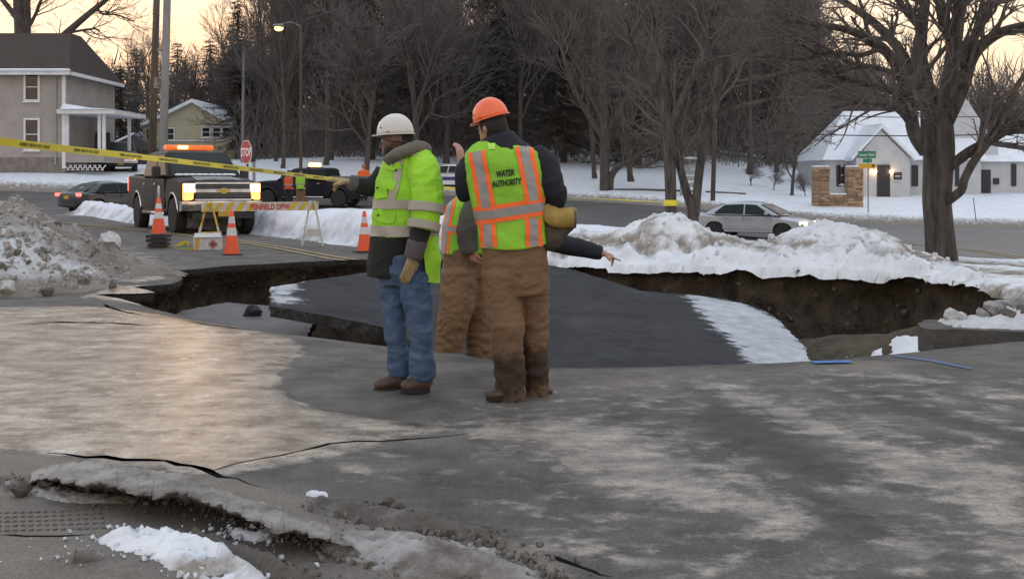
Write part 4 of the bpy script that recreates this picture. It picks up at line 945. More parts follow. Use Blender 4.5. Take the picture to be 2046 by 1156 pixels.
limbs = [([(1850, 300, -.1), (1826, 265, -.3), (1818, 215, -.6), (1800, 150, -.8), (1762, 95, -1), (1700, 62, -1.2), (1640, 50, -1.4), (1570, 40, -1.5)], [20, 17, 15, 14, 12, 9, 7, 4]),
         ([(1862, 225, 0), (1850, 170, .2), (1838, 110, .4), (1842, 50, .6), (1850, -20, .8), (1846, -90, .9)], [22, 19, 17, 15, 12, 8]),
         ([(1860, 215, 0), (1826, 150, .3), (1790, 90, .6), (1740, 40, .9), (1690, 5, 1.2), (1640, -40, 1.4)], [20, 15, 13, 11, 8, 5]),
         ([(1880, 230, 0), (1896, 165, -.2), (1905, 100, -.4), (1915, 30, -.5), (1920, -60, -.6)], [24, 20, 18, 15, 10]),
         ([(1890, 240, 0), (1922, 175, .2), (1945, 110, .3), (1990, 70, .2), (2046, 52, 0), (2110, 40, -.2)], [22, 19, 16, 13, 11, 8]),
         ([(1915, 130, .2), (1955, 60, .5), (1985, 0, .7), (2010, -60, .8)], [13, 11, 9, 6]),
         ([(1895, 335, -.1), (1935, 305, -.3), (1975, 283, -.5), (2020, 255, -.7), (2070, 240, -.9)], [13, 13, 12, 11, 9]),
         ([(1895, 400, -.2), (1920, 380, -.4), (1928, 355, -.5), (1948, 318, -.6), (1975, 283, -.6), (2005, 225, -.5), (2040, 160, -.4), (2075, 110, -.3)], [12, 11, 10, 10, 9, 7, 6, 4]),
         ([(1845, 215, -.2), (1800, 190, -.6), (1760, 175, -.9), (1700, 162, -1.1), (1630, 140, -1.3), (1560, 150, -1.4)], [11, 9, 8, 7, 5, 3]),
         ([(1825, 260, -.3), (1800, 225, -.8), (1770, 210, -1.2), (1720, 205, -1.5), (1660, 215, -1.6)], [8, 7, 6, 5, 3]),
         ([(1842, 60, .6), (1800, 10, .8), (1770, -50, 1)], [10, 8, 5]), ([(1905, 100, -.3), (1880, 40, -.8), (1870, -30, -1.1)], [10, 8, 5]),
         ([(1762, 95, -1), (1720, 110, -1.2), (1660, 105, -1.4), (1600, 118, -1.5), (1530, 110, -1.6)], [7, 6, 5, 4, 2]),
         ([(1800, 150, -.8), (1750, 135, -1.3), (1700, 125, -1.6), (1640, 90, -1.9), (1590, 80, -2)], [7, 6, 5, 4, 2])]
for pts, rad in limbs:
    Q, R = limb(T, pts, [r_ * .82 for r_ in rad], dB, 7); sprout(Cr, rnd, Q, R, 11, 1.35, 2, .0045)
T.build('trunk', bark_grey, bt, smooth=True); Cr.build('crown', twig, bt, smooth=True)
# two-stemmed tree by the road with tape round one stem
dT = 30.0; base = P(1350, 440, dT)
base.z = z1(base.x, base.y)
tt = thing('street_tree', 'bare tree with three thin stems standing behind the pointed snow mound', 'tree', base, world=True); T, Cr = MB(), MB(); rnd = random.Random(31)
stems = [([(1340, 470, 0), (1340, 400, 0), (1338, 330, 0), (1336, 270, 0), (1330, 215, 0), (1322, 150, .2), (1310, 80, .4), (1300, 0, .5), (1290, -60, .6)], [12, 11.5, 12, 13, 13, 11, 9, 7, 4]),
         ([(1384, 480, .3), (1384, 425, .3), (1372, 385, .3), (1360, 340, .2), (1352, 290, .1), (1345, 250, 0)], [12, 11, 9, 8, 8, 8]),
         ([(1388, 430, .3), (1394, 370, .2), (1402, 310, .1), (1416, 260, 0), (1430, 210, -.2), (1446, 150, -.3), (1460, 70, -.4), (1475, -20, -.5)], [10, 9, 9, 9, 8, 7, 5, 3]),
         ([(1335, 260, 0), (1362, 200, -.3), (1390, 140, -.5), (1420, 70, -.7), (1440, 0, -.8)], [9, 8, 7, 5, 3]),
         ([(1330, 230, 0), (1295, 170, .2), (1270, 110, .3), (1250, 40, .4)], [8, 7, 5, 3]), ([(1425, 235, 0), (1470, 215, -.4), (1530, 200, -.7), (1590, 190, -.9)], [6, 5, 4, 2]), ([(1440, 190, -.2), (1490, 160, -.6), (1550, 150, -1), (1610, 120, -1.2)], [6, 5, 4, 2])]
for pts, rad in stems:
    Q, R = limb(T, pts, rad, dT, 7); sprout(Cr, rnd, Q[8:], R[8:], 13, 1.7, 2, .006)
T.build('trunk', bark_grey, tt, smooth=True); Cr.build('crown', twig, tt, smooth=True)
# tree with a forked trunk on the snow hill
d3 = 64.0; base = P(1212, 381, d3); base.z = z1(base.x, base.y)
ft = thing('forked_tree', 'dark forked tree spreading low limbs over the snowy slope', 'tree', base, world=True); T, Cr = MB(), MB(); rnd = random.Random(52)
for pts, rad in [([(1208, 390, 0), (1208, 350, 0), (1208, 310, 0), (1210, 270, 0), (1205, 200, 0), (1200, 120, 0), (1195, 40, 0)], [11, 10, 10, 11, 9, 7, 3]), ([(1218, 378, 0), (1222, 350, 0), (1240, 330, -.3), (1265, 318, -.6), (1290, 300, -1), (1330, 285, -1.4)], [8, 7, 6, 5, 4, 2]),
                 ([(1228, 342, 0), (1246, 318, 0), (1246, 290, 0), (1262, 250, 0), (1280, 190, 0)], [5, 5, 4, 4, 2]), ([(1252, 325, -.4), (1280, 334, -.8), (1310, 322, -1), (1325, 315, -1.2)], [4, 3.5, 3, 2]), ([(1210, 280, 0), (1170, 220, .5), (1140, 160, .8), (1120, 90, 1)], [7, 6, 5, 3]), ([(1210, 270, 0), (1250, 200, -.5), (1280, 130, -.8), (1300, 60, -1)], [7, 6, 5, 3])]:
    Q, R = limb(T, pts, rad, d3, 7); sprout(Cr, rnd, Q, R, 12, 2.6, 2, .011)
T.build('trunk', bark, ft, smooth=True); Cr.build('crown', twig, ft, smooth=True)
# big old tree behind the left house
d4 = 75.0; base = P(45, 340, d4); base.z = z1(base.x, base.y)
lt = thing('old_tree', 'huge old bare tree rising behind the grey house roof', 'tree', base, world=True); T, Cr = MB(), MB(); rnd = random.Random(61)
for pts, rad in [([(48, 345, 0), (46, 200, 0), (42, 60, 0), (38, 20, 0), (34, -60, 0)], [17, 15, 13, 11, 8]), ([(50, 110, 0), (54, 40, 0), (52, -30, 0), (60, -90, 0)], [9, 8, 7, 5]), ([(52, 160, 0), (85, 120, .5), (118, 82, 1), (150, 52, 1.4), (185, 22, 1.8), (215, -2, 2), (260, -40, 2.4)], [11, 10, 8.5, 7, 6, 5, 3]),
                 ([(135, 66, 1), (185, 58, 1.5), (200, 62, 1.6)], [3, 2.2, 1]), ([(195, 16, 1.8), (205, 28, 2), (235, 30, 2.2), (270, 45, 2.4)], [3, 2.4, 1.8, 1]), ([(120, 84, 1), (150, 105, 1.2), (165, 100, 1.3), (175, 130, 1.5)], [4, 3, 3, 1.5]), ([(60, 50, 0), (75, 20, 0), (90, -20, 0)], [4, 3, 2]), ([(36, 40, 0), (5, 0, 0), (-30, -40, 0)], [6, 5, 3])]:
    Q, R = limb(T, pts, rad, d4, 7); sprout(Cr, rnd, Q, R, 7, 3.0, 2, .012, kids=(0, 0, 4, 3, 2))
T.build('trunk', bark, lt, smooth=True); Cr.build('crown', twig, lt, smooth=True)
# single trunk by the cottage and some lower trunks / shrubs
put_tree('bare2', 1582, 66, .5, 'slim leafless tree on the snowy slope beside the stone monument', None)
put_tree('tall0', 1188, 70, .9, 'straight slim trunk standing beside the dark forked tree', None)
for (px, d, s) in ((1500, 72, .16), (1545, 70, .13), (1610, 66, .12)):
    put_tree('bare4', px, d, s, 'small leafless shrub on the snowy slope left of the stone monument', 'shrubs on the snowy slope', name='shrub', sxy=s * 1.3)
TREES['dome'] = None
# ================================================================ buildings
siding = M('grey_siding', (.34, .312, .287), (.285, .262, .242), scale=1.2, rough=.75)
def lap(m, pitch, axis='Z', dist=.02, strength=.8):
    """lap boards: too fine to build one by one at this distance"""
    nt = m.node_tree; L = nt.links; b = nt.nodes['Principled BSDF']; tc = nd(nt, 'ShaderNodeTexCoord'); sp = nd(nt, 'ShaderNodeSeparateXYZ'); L.new(tc.outputs['Object'], sp.inputs[0])
    a = nd(nt, 'ShaderNodeMath', operation='DIVIDE'); L.new(sp.outputs[axis], a.inputs[0]); a.inputs[1].default_value = pitch
    f = nd(nt, 'ShaderNodeMath', operation='FRACT'); L.new(a.outputs[0], f.inputs[0]); bp = nd(nt, 'ShaderNodeBump', Strength=strength, Distance=dist, invert=True); L.new(f.outputs[0], bp.inputs['Height']); L.new(bp.outputs[0], b.inputs['Normal'])
lap(siding, .13)
trim = M('white_trim', (.68, .69, .70), (.56, .57, .58), scale=3, rough=.6)
glass = M('window_glass', (.015, .018, .022), rough=.06, spec=.6)
roofm = M('brown_shingle', (.040, .027, .024), (.060, .042, .037), scale=5, rough=.9, bump=.6, bscale=12, stretch=(1, 1, 3), bdist=.03)
roofsnow = snow_mat('roof_snow', (.76, .80, .87), (.66, .71, .79), (.5, .52, .56), 2, .3, .3, 5)
def window(parent, x, y, z, w, h, wall='y', out=-1, fr=.11, sash=True, mat=None):
    """window on a wall facing +-y (or +-x): frame with lintel, sash rails, two panes"""
    def B(mb, cx, cz, sw, sh, dep, off):
        if wall == 'y': return mb.box((cx, y + out * off, cz), (sw, dep, sh))
        return mb.box((x + out * off, cx, cz), (dep, sw, sh))
    c = x if wall == 'y' else y
    mb = MB()
    for sx in (-1, 1): B(mb, c + sx * (w / 2 - fr / 2), z, fr, h, .08, .03)
    B(mb, c, z + h / 2 - fr / 2, w - 2 * fr, fr, .078, .03); B(mb, c, z - h / 2 + fr / 2, w - 2 * fr, fr, .078, .03)
    f = mb.build('window', mat or trim, parent)
    mb = MB(); B(mb, c, z - h / 2 - .03, w + .12, .06, .16, .05); mb.build('sill', trim, f)
    for k in (-1, 1):
        mb = MB(); B(mb, c, z + k * (h - 2 * fr) / 4, w - 2 * fr, (h - 2 * fr) / 2 - .05, .02, .012); mb.build('pane', glass, f)
    mb = MB(); B(mb, c, z, w - 2 * fr, .05, .05, .02); mb.build('sash_rail', trim, f)
    return f
# ---- grey two-storey house on the left. local x to the right, front (towards the camera) at y=0
dH = 64.0; px2m = dH / F
hx = (130 - CX) * px2m; hz = H - (335 - HY) * px2m
hs = thing('house', 'two storey grey sided house with dark brown roof and white porch', 'house', (hx, dH, hz - .1), 0)
def hxz(px, py): return ((px - 130) * px2m, H - (py - HY) * px2m - (hz - .1))
top = hxz(0, 145)[1]; wl = -7.5
mb = MB(); mb.box((wl / 2, 4, top / 2 - .0), (-wl, 8, top)); mb.build('wall', siding, hs)
mb = MB(); mb.box((wl / 2, 4, .25), (-wl + .06, 8.06, .9)); mb.build('foundation', M('foundation', (.14, .12, .105), (.22, .20, .18), scale=3, rough=.9), hs)
# roof: hip with cut-off ridge
zr = hxz(0, 52)[1]; e = .45; ze = top + .02
mb = MB(); v = [(wl - e, -e, ze), (e, -e, ze), (e, 8 + e, ze), (wl - e, 8 + e, ze), (wl - e, 3.2, zr), (-.95, 3.2, zr), (-.95, 4.8, zr), (wl - e, 4.8, zr)]
mb.add(v, [(0, 1, 5, 4), (1, 2, 6, 5), (2, 3, 7, 6), (3, 0, 4, 7), (4, 5, 6, 7), (3, 2, 1, 0)]); rf = mb.build('roof', roofm, hs)
mb = MB(); mb.box((wl / 2, -e - .03, ze - .1), (-wl + 2 * e, .14, .2)); mb.box((e + .03, 4, ze - .1), (.14, 8 + 2 * e - .3, .2)); mb.build('eaves_trim', trim, hs)
mb = MB(); mb.box((-1.9, -e - .02, ze + .08), (4.7, .42, .14)); mb.build('snow_cap', roofsnow, rf, bevel=.06)
for sx in (-.06,): 
    mb = MB(); mb.box((sx, -.03, top / 2), (.2, .07, top - .1)); mb.build('corner_board', trim, hs)
mb = MB(); mb.tube([(-.52, -.09, .3), (-.52, -.09, top - .3)], .05, 6); mb.build('downpipe', siding, hs)
for (a, b) in (((48, 145), (80, 203)), ((48, 236), (80, 301))):
    x0, z0 = hxz(*a); x1, z1_ = hxz(*b); window(hs, (x0 + x1) / 2, 0, (z0 + z1_) / 2, x1 - x0, z0 - z1_)
x0, z0 = hxz(-40, 145); 
# gable piece peeping in at the left edge of the roof
mb = MB(); mb.add([(-4.6, -.5, ze + .1), (-3.5, -.5, ze - .15), (-3.5, -.2, ze - .15), (-4.6, -.2, ze + .1), (-4.6, -.5, ze + .9), (-3.5, -.5, ze + .05), (-3.5, -.2, ze + .05), (-4.6, -.2, ze + .9)], [(0, 1, 5, 4), (1, 2, 6, 5), (2, 3, 7, 6), (3, 0, 4, 7), (4, 5, 6, 7), (3, 2, 1, 0)]); mb.build('gable_trim', trim, hs)
# porch on the right
pw = (208 - 130) * px2m; pz0 = hxz(0, 228)[1]; pr = hxz(0, 300)[1]
mb = MB(); mb.box((pw / 2 + .25, 2.2, pz0 + .12), (pw + 1.1, 5.4, .26)); pf = mb.build('porch_roof', trim, hs, bevel=.02)
mb = MB(); mb.add([(-.05, -.6, pz0 + .25), (pw + .85, -.6, pz0 + .25), (pw + .85, 5, pz0 + .25), (-.05, 5, pz0 + .25), (-.0, -.3, pz0 + .6), (pw * .6, .2, pz0 + .38), (pw * .6, 5, pz0 + .38), (0, 5, pz0 + .6)], [(0, 1, 5, 4), (1, 2, 6, 5), (2, 3, 7, 6), (3, 0, 4, 7), (4, 5, 6, 7)]); mb.build('snow_cap', roofsnow, pf)
mb = MB(); mb.box((pw / 2, .02, pr / 2 + .2), (pw, .12, pr - .4)); mb.box((pw, 2.2, pr / 2 + .2), (.12, 4.3, pr - .4)); mb.build('porch_wall', siding, hs)
mb = MB(); mb.box((pw / 2 + .05, -.02, pr + .03), (pw + .1, .2, .06)); mb.build('rail_cap', trim, hs)
for (xx, yy) in ((pw - .02, .05), (pw - .28, .05), (.12, .05), (pw, 4.2)):
    mb = MB(); mb.box((xx, yy, (pr + pz0) / 2 + .02), (.17, .17, pz0 - pr - .06)); mb.build('porch_column', trim, hs, bevel=.015)
mb = MB(); mb.box((.75, 3.2, (pr + pz0) / 2), (.06, .1, pz0 - pr)); mb.build('porch_post', trim, hs)
mb = MB(); mb.box((.55, 4.4, pr + .2), (.9, .1, 2.0)); mb.build('door', M('dark_door', (.05, .045, .05), rough=.5), hs)
mb = MB(); rndl = random.Random(1)
for i in range(16): mb.box((.1 + i * pw / 16, .01, .1), (.05, .05, .42), Matrix.Rotation(.75 * (1 if i % 2 else -1), 3, 'Y'))
mb.build('lattice', trim, hs)
# ---- pale yellow house behind the poles
dY = 92.0; s = dY / F; yx = (385 - CX) * s; yz = z1(yx, dY)
yh = thing('house', 'pale yellow house half hidden by bare trees behind the utility poles', 'house', (yx, dY, yz), 0)
def yl(px, py): return ((px - 385) * s, H - (py - HY) * s - yz)
cream = M('cream_siding', (.46, .44, .30), (.40, .38, .27), scale=1, rough=.8); lap(cream, .16)
zt_, zg_ = yl(0, 250)[1], yl(0, 205)[1]; x0, x1 = yl(285, 0)[0], yl(486, 0)[0]
mb = MB(); mb.box(((x0 + x1) / 2, 4, zt_ / 2), (x1 - x0, 8, zt_)); mb.build('wall', cream, yh)
xg = (x0 + x1) / 2
mb = MB(); mb.prism([(x0 + .4, zt_ + .004), (x1 - 1.2, zt_ + .004), (xg, zg_)], 'y', .05, 7.9); mb.build('gable', cream, yh)
for sg_ in (-1, 1):
    xe = x0 - .1 if sg_ < 0 else x1 - .7
    mb = MB(); mb.add([(xe, -.4, zt_ - .2), (xg, -.4, zg_), (xg, 8.4, zg_), (xe, 8.4, zt_ - .2), (xe, -.4, zt_ + .05), (xg, -.4, zg_ + .3), (xg, 8.4, zg_ + .3), (xe, 8.4, zt_ + .05)], [(0, 1, 2, 3), (7, 6, 5, 4), (0, 4, 5, 1), (2, 6, 7, 3), (0, 3, 7, 4)]); mb.build('roof', roofsnow, yh)
for px in (412, 433, 452):
    a = yl(px, 264); window(yh, a[0], 0, a[1], .78, .95, fr=.1)
for px in (300, 340):
    a = yl(px, 268); window(yh, a[0], 0, a[1], .8, 1.1, fr=.1)
mb = MB(); a = yl(0, 281)[1]; mb.box(((x0 + x1) / 2 + 1, -.06, a), (x1 - x0 - 2, .1, .12)); mb.build('trim_board', trim, yh)
# small dark shed and snow roof between the house and the poles
sh = thing('shed', 'small dark shed with a snowy roof beside the grey house', 'shed', (P(262, 300, 80).x, 80, z1(P(262, 300, 80).x, 80)), .2)
mb = MB(); zz = P(0, 300, 80).z - sh.location.z; mb.box((0, 1.5, zz / 2), (3, 3, zz)); mb.build('wall', M('dark_board', (.05, .05, .052), rough=.9), sh)
mb = MB(); mb.prism([(-1.9, zz + .004), (1.9, zz + .004), (.2, zz + 1.1)], 'y', -.2, 3.3); mb.build('roof', M('dark_roof', (.06, .06, .065), rough=.9), sh)
mb = MB(); mb.add([(-2.0, -.3, zz + .02), (.2, -.3, zz + 1.14), (.2, 3.4, zz + 1.14), (-2.0, 3.4, zz + .02), (-2.0, -.3, zz + .2), (.2, -.3, zz + 1.3), (.2, 3.4, zz + 1.3), (-2, 3.4, zz + .2)], [(0, 1, 2, 3), (7, 6, 5, 4), (0, 4, 5, 1), (2, 6, 7, 3), (0, 3, 7, 4)]); mb.build('snow_cap', roofsnow, sh)
# ---- white cottage on the right
dC = 72.0; s = dC / F; cx0 = (1650 - CX) * s; cz = H - (408 - HY) * s
ct = thing('cottage', 'low white painted cottage with steep snow covered roofs and a front gable', 'house', (cx0, dC, cz - .2), 0)
def cl_(px, py): return ((px - 1650) * s, H - (py - HY) * s - (cz - .2))
wall_w = M('white_wall', (.50, .52, .53), (.43, .45, .47), scale=1.5, rough=.85, bump=.2, bscale=8)
dark = M('dark_shutter', (.022, .022, .028), rough=.6)
ev = cl_(0, 318)[1]; xr = cl_(1960, 0)[0]
mb = MB(); mb.box((xr / 2, 3.5, ev / 2), (xr, 7, ev)); mb.build('wall', wall_w, ct)
# main roof, sloping back from the eaves: trapezoid seen from the front
rz_ = cl_(0, 216)[1]; xl, xrr = cl_(1716, 0)[0], cl_(1950, 0)[0]
mb = MB(); v = [(-.35, -.45, ev - .05), (xr + .3, -.45, ev - .05), (xr + .3, 7.4, ev - .05), (-.35, 7.4, ev - .05), (xl, 3.4, rz_), (xrr, 3.4, rz_)]
mb.add(v, [(0, 1, 5, 4), (1, 2, 5), (2, 3, 4, 5), (3, 0, 4), (3, 2, 1, 0)]); mrf = mb.build('roof', roofsnow, ct)
# front gable with door
g0, g1, gp = cl_(1695, 0)[0], cl_(1800, 0)[0], cl_(1744, 258)
gy = -1.6
mb = MB(); mb.prism([(g0, -.1), (g1, -.1), (g1, cl_(0, 318)[1]), (gp[0], gp[1] - .12), (g0, cl_(0, 318)[1])], 'y', gy, 1.6); mb.build('gable_wall', wall_w, ct)
for (xa, sg_) in ((g0 - .35, 0), (g1 + .3, 1)):
    za = cl_(0, 322)[1]; zb_ = gp[1]
    v = [(xa, gy - .3, za), (gp[0], gy - .3, zb_), (gp[0], 3, zb_), (xa, 3, za), (xa, gy - .3, za + .22), (gp[0], gy - .3, zb_ + .26), (gp[0], 3, zb_ + .26), (xa, 3, za + .22)]
    mb = MB(); mb.add(v, [(0, 1, 2, 3), (7, 6, 5, 4), (0, 4, 5, 1), (2, 6, 7, 3), (0, 3, 7, 4)]); mb.build('gable_roof', roofsnow, ct)
def cdoor(px0, px1, py0, py1, y, nm='door'):
    a, b = cl_(px0, py0), cl_(px1, py1); mb = MB(); mb.box(((a[0] + b[0]) / 2, y - .03, (a[1] + b[1]) / 2), (b[0] - a[0], .08, a[1] - b[1])); return mb.build(nm, dark, ct)
dr = cdoor(1736, 1761, 330, 396, gy); cdoor(1970, 1992, 339, 400, 1.0)
for (a, b, y) in ((1671, 1679, 0), (1685, 1690, 0), (1821, 1834, 0), (2034, 2044, 1.0), (1908, 1916, 0)):
    cdoor(a, b, 330 if y == 0 else 327, 372, y, 'shutter')
w = cl_(1682, 350); window(ct, w[0], 0, w[1], .35, 1.2, fr=.05)
w = cl_(1776, 352); window(ct, w[0], gy, w[1], .5, .5, fr=.07, mat=dark)
for (px, py, y) in ((2003, 362, 1.0),):
    a = cl_(px, py); mb = MB(); mb.box((a[0], y - .08, a[1]), (.35, .16, .4)); mb.build('mailbox', dark, ct, bevel=.02)
# right wing, roof facing us; tall gable with chimney between
xw0, xw1 = cl_(1962, 0)[0], cl_(2140, 0)[0]; ev2 = cl_(0, 321)[1]
mb = MB(); mb.box(((xw0 + xw1) / 2, 4, ev2 / 2), (xw1 - xw0 - .02, 6, ev2)); mb.build('wing_wall', wall_w, ct)
rz2 = cl_(0, 256)[1]
mb = MB(); v = [(xw0 - .2, .55, ev2 - .05), (xw1 + .3, .55, ev2 - .05), (xw1, 3.8, rz2), (xw0 + 1.9, 3.8, rz2), (xw0 - .2, 7.2, ev2 - .05), (xw1, 7.2, ev2 - .05)]
mb.add(v, [(0, 1, 2, 3), (3, 2, 5, 4), (0, 3, 4), (1, 5, 2)]); mb.build('wing_roof', roofsnow, ct)
ga, gb, gc = cl_(1868, 330), cl_(2010, 290), cl_(1942, 190)
mb = MB(); mb.prism([(ga[0], 0), (gb[0], 0), (gb[0], gb[1]), (gc[0], gc[1]), (ga[0], ga[1])], 'y', 1.2, 6.4); mb.build('tall_gable', wall_w, ct)
v = [(ga[0] - .4, .9, ga[1] - .2), (gc[0], .9, gc[1]), (gc[0], 6.6, gc[1]), (ga[0] - .4, 6.6, ga[1] - .2), (ga[0] - .4, .9, ga[1] + .05), (gc[0], .9, gc[1] + .25), (gc[0], 6.6, gc[1] + .25), (ga[0] - .4, 6.6, ga[1] + .05)]
mb = MB(); mb.add(v, [(0, 1, 2, 3), (7, 6, 5, 4), (0, 4, 5, 1), (2, 6, 7, 3), (0, 3, 7, 4)]); mb.build('tall_gable_roof', roofsnow, ct)
a = cl_(1945, 195); mb = MB(); mb.box((a[0], 3, a[1]), (.8, .8, 1.6)); mb.build('chimney', wall_w, ct)
lampm = M('porch_lamp_glow', (1, .62, .25), emit=14, ecol=(1, .6, .25))
for px in (1730, 1762):
    a = cl_(px, 343); mb = MB(); mb.ell((a[0], gy - .22, a[1]), .11, nu=10, nv=6); o = mb.build('porch_lamp', lampm, ct, smooth=True)
    mb = MB(); mb.box((a[0], gy - .1, a[1] + .12), (.06, .2, .06)); mb.build('bracket', dark, o)
# ---- stone monument: U-shaped ledgestone wall
dM = 58.0; s = dM / F; mx = (1676 - CX) * s; mz = H - (418 - HY) * s
mt = thing('stone_monument', 'tan ledgestone monument wall with two piers and a low middle', 'monument', (mx, dM, mz), 0)
st = [M('ledgestone_%d' % i, c, tuple(k * .7 for k in c), scale=6, rough=.85, bump=.4, bscale=14) for i, c in enumerate(((.36, .24, .145), (.29, .19, .12), (.42, .30, .19), (.24, .165, .11)))]
W2, HT, pwid = 98 * s / 2, 84 * s, 31 * s
mb = MB()
for (xa, xb, hh) in ((-W2, -W2 + pwid, HT), (W2 - pwid, W2, HT), (-W2 + pwid - .01, W2 - pwid + .01, HT * .34)):
    mb.box(((xa + xb) / 2, .3, hh / 2), (xb - xa - .06, .5, hh - .03))
mb.build('mortar_core', M('mortar', (.12, .095, .07), rough=.95), mt)
rnd = random.Random(8); unit = MB().box((0, 0, 0), (1, 1, 1)); ums = [unit.mesh('stone', m_, smooth=False) for m_ in st]
for (xa, xb, hh) in ((-W2, -W2 + pwid, HT), (W2 - pwid, W2, HT), (-W2 + pwid, W2 - pwid, HT * .34)):
    zc = 0.0
    while zc < hh - .03:
        h = min(rnd.uniform(.08, .15), hh - zc); xc = xa
        while xc < xb - .02:
            w = min(rnd.uniform(.22, .55), xb - xc)
            if xb - xc - w < .1: w = xb - xc
            o = obj('stone', rnd.choice(ums), mt); dpt = .56 + rnd.uniform(0, .07); o.location = (xc + w / 2, .3 - (dpt - .56) / 2, zc + h / 2); o.scale = (w - .012, dpt, h - .012); xc += w
        zc += h
for (xa, xb, hh) in ((-W2, -W2 + pwid, HT), (W2 - pwid, W2, HT), (-W2 + pwid, W2 - pwid, HT * .34)):
    mb = MB(); mb.box(((xa + xb) / 2, .3, hh + .04), (xb - xa - .02, .5, .09)); mb.build('snow_cap', roofsnow, mt, bevel=.03)
# ================================================================ poles, wires, signs
wood = M('pole_wood', (.105, .075, .055), (.06, .045, .036), scale=5, rough=.9, stretch=(1, 1, .15), bump=.4)
greywood = M('pole_grey', (.24, .235, .23), (.17, .165, .16), scale=4, rough=.85, stretch=(1, 1, .15), bump=.3)
steel = M('galvanised', (.22, .22, .22), (.15, .15, .15), scale=6, rough=.5, metal=.6)
def pole(name, label, x0, y0, x1, y1, d, r0, r1, mat):
    a, b = P(x0, y0, d), P(x1, y1, d); g = z1(a.x, a.y) - .3; k = (g - a.z) / (b.z - a.z); base = a.lerp(b, k)
    t = thing(name, label, 'utility pole', base, world=True); tp = base.lerp(b, 1.3)
    mb = MB(); mb.tube([base, tp], [r0, r1], 10); mb.build('post', mat, t, smooth=True); return t, base, tp
t, pb, pt = pole('utility_pole', 'brown wooden utility pole beside the grey one', 304, 300, 313, 0, 50, .19, .13, wood)
mb = MB(); q = pb.lerp(pt, .48); mb.box(q + Vector((.12, -.1, 0)), (.16, .14, .5)); mb.build('meter_box', steel, t)
t, gb_, gt_ = pole('utility_pole', 'smooth grey utility pole standing right beside the brown one', 326, 300, 334, 0, 48, .19, .15, greywood)
mb = MB(); q = P(330, 100, 48); mb.tube([q + Vector((-.35, 0, 0)), q + Vector((-.1, 0, .02))], .05, 6); mb.build('bracket', steel, t)
pole('utility_pole', 'thin distant utility pole behind the stop sign', 485, 300, 487, 150, 78, .13, .10, greywood)
pole('utility_pole', 'slim wooden pole on the roadside snow behind the silver sedan', 1424, 404, 1430, 200, 58, .13, .10, wood)
wire_m = M('wire', (.02, .02, .022), rough=.7)
def wire(name, label, a, b, sagm, r=.012):
    pts = [a.lerp(b, i / 16) - Vector((0, 0, sagm * 4 * (i / 16) * (1 - i / 16))) for i in range(17)]
    t = MB(); t.tube(pts, r, 4); o = t.build(name, wire_m); tag(o, label, 'wire'); return o
wire('overhead_wire', 'overhead wire crossing the treetops towards the street lamp', P(480, 75, 62), P(760, -14, 40), .15, .014)
wire('overhead_wire', 'upper dark overhead wire passing above the cottage roof', P(1380, 208, 50), P(2120, 226, 42), .35, .016)
wire('overhead_wire', 'lower dark overhead wire passing in front of the cottage roof', P(1380, 252, 50), P(2120, 262, 42), .3, .022)
wire('overhead_wire', 'thin wire running from the grey pole to the distant pole', P(332, 165, 48), P(640, 118, 78), .3, .014)
# street lamp, lit
lm = P(557, 57, 60); gz_ = z1(lm.x + 1.2, 60)
sl = thing('street_lamp', 'lit amber street lamp glowing among the treetops', 'street lamp', (lm.x + 1.2, 60, gz_), world=True)
mb = MB(); mb.tube([(lm.x + 1.2, 60, gz_ - .2), (lm.x + 1.2, 60, lm.z + .2)], [.1, .06], 8); mb.build('post', wood, sl)
mb = MB(); mb.tube([(lm.x + 1.2, 60, lm.z + .1), (lm.x + .7, 60, lm.z + .35), (lm.x, 60, lm.z + .22)], .03, 6); mb.build('arm', steel, sl)
mb = MB(); mb.ell((lm.x, 60, lm.z + .14), (.34, .2, .12), nu=12, nv=6); mb.build('housing', steel, sl, smooth=True)
mb = MB(); mb.ell((lm.x, 60, lm.z), (.24, .17, .14), nu=12, nv=6); mb.build('lens', M('sodium_lamp', (1, .5, .12), emit=7, ecol=(1, .42, .08)), sl, smooth=True)
# stop sign
red = M('sign_red', (.42, .02, .025), (.36, .02, .025), scale=5, rough=.45); wht = M('sign_white', (.72, .72, .72), rough=.5)
sp = P(492, 304, 34); sgz = z1(sp.x, 34)
ss = thing('stop_sign', 'red octagonal stop sign behind the silver fronted pickup', 'sign', (sp.x, 34, sgz), math.radians(-50))
zc = sp.z - sgz
oct_ = lambda r: [(r * math.cos(PI / 8 + k * PI / 4), zc + r * math.sin(PI / 8 + k * PI / 4)) for k in range(8)]
mb = MB(); mb.prism(oct_(.39), 'y', -.004, .004); pl = mb.build('plate', wht, ss)
mb = MB(); mb.prism(oct_(.365), 'y', -.010, -.0045); mb.build('face', red, pl)
tm = text_mb('STOP', .36, .012); tm.xform(Matrix.Translation((0, -.013, zc - .125)) @ Matrix.Diagonal((.82, 1, 1, 1)) @ Matrix.Rotation(PI / 2, 4, 'X')); tm.build('lettering', wht, pl)
mb = MB(); mb.box((0, .04, zc / 2 + .1), (.05, .05, zc + .8)); mb.build('post', M('brown_post', (.09, .06, .045), rough=.8), ss)
mb = MB(); mb.box((.32, .1, zc / 2 - .2), (.09, .06, zc - .2)); mb.build('side_post', greywood, ss)
mb = MB(); mb.box((0, .0, zc - .75), (.3, .02, .3)); mb.build('small_plate', M('sign_back', (.16, .09, .06), rough=.7), ss)
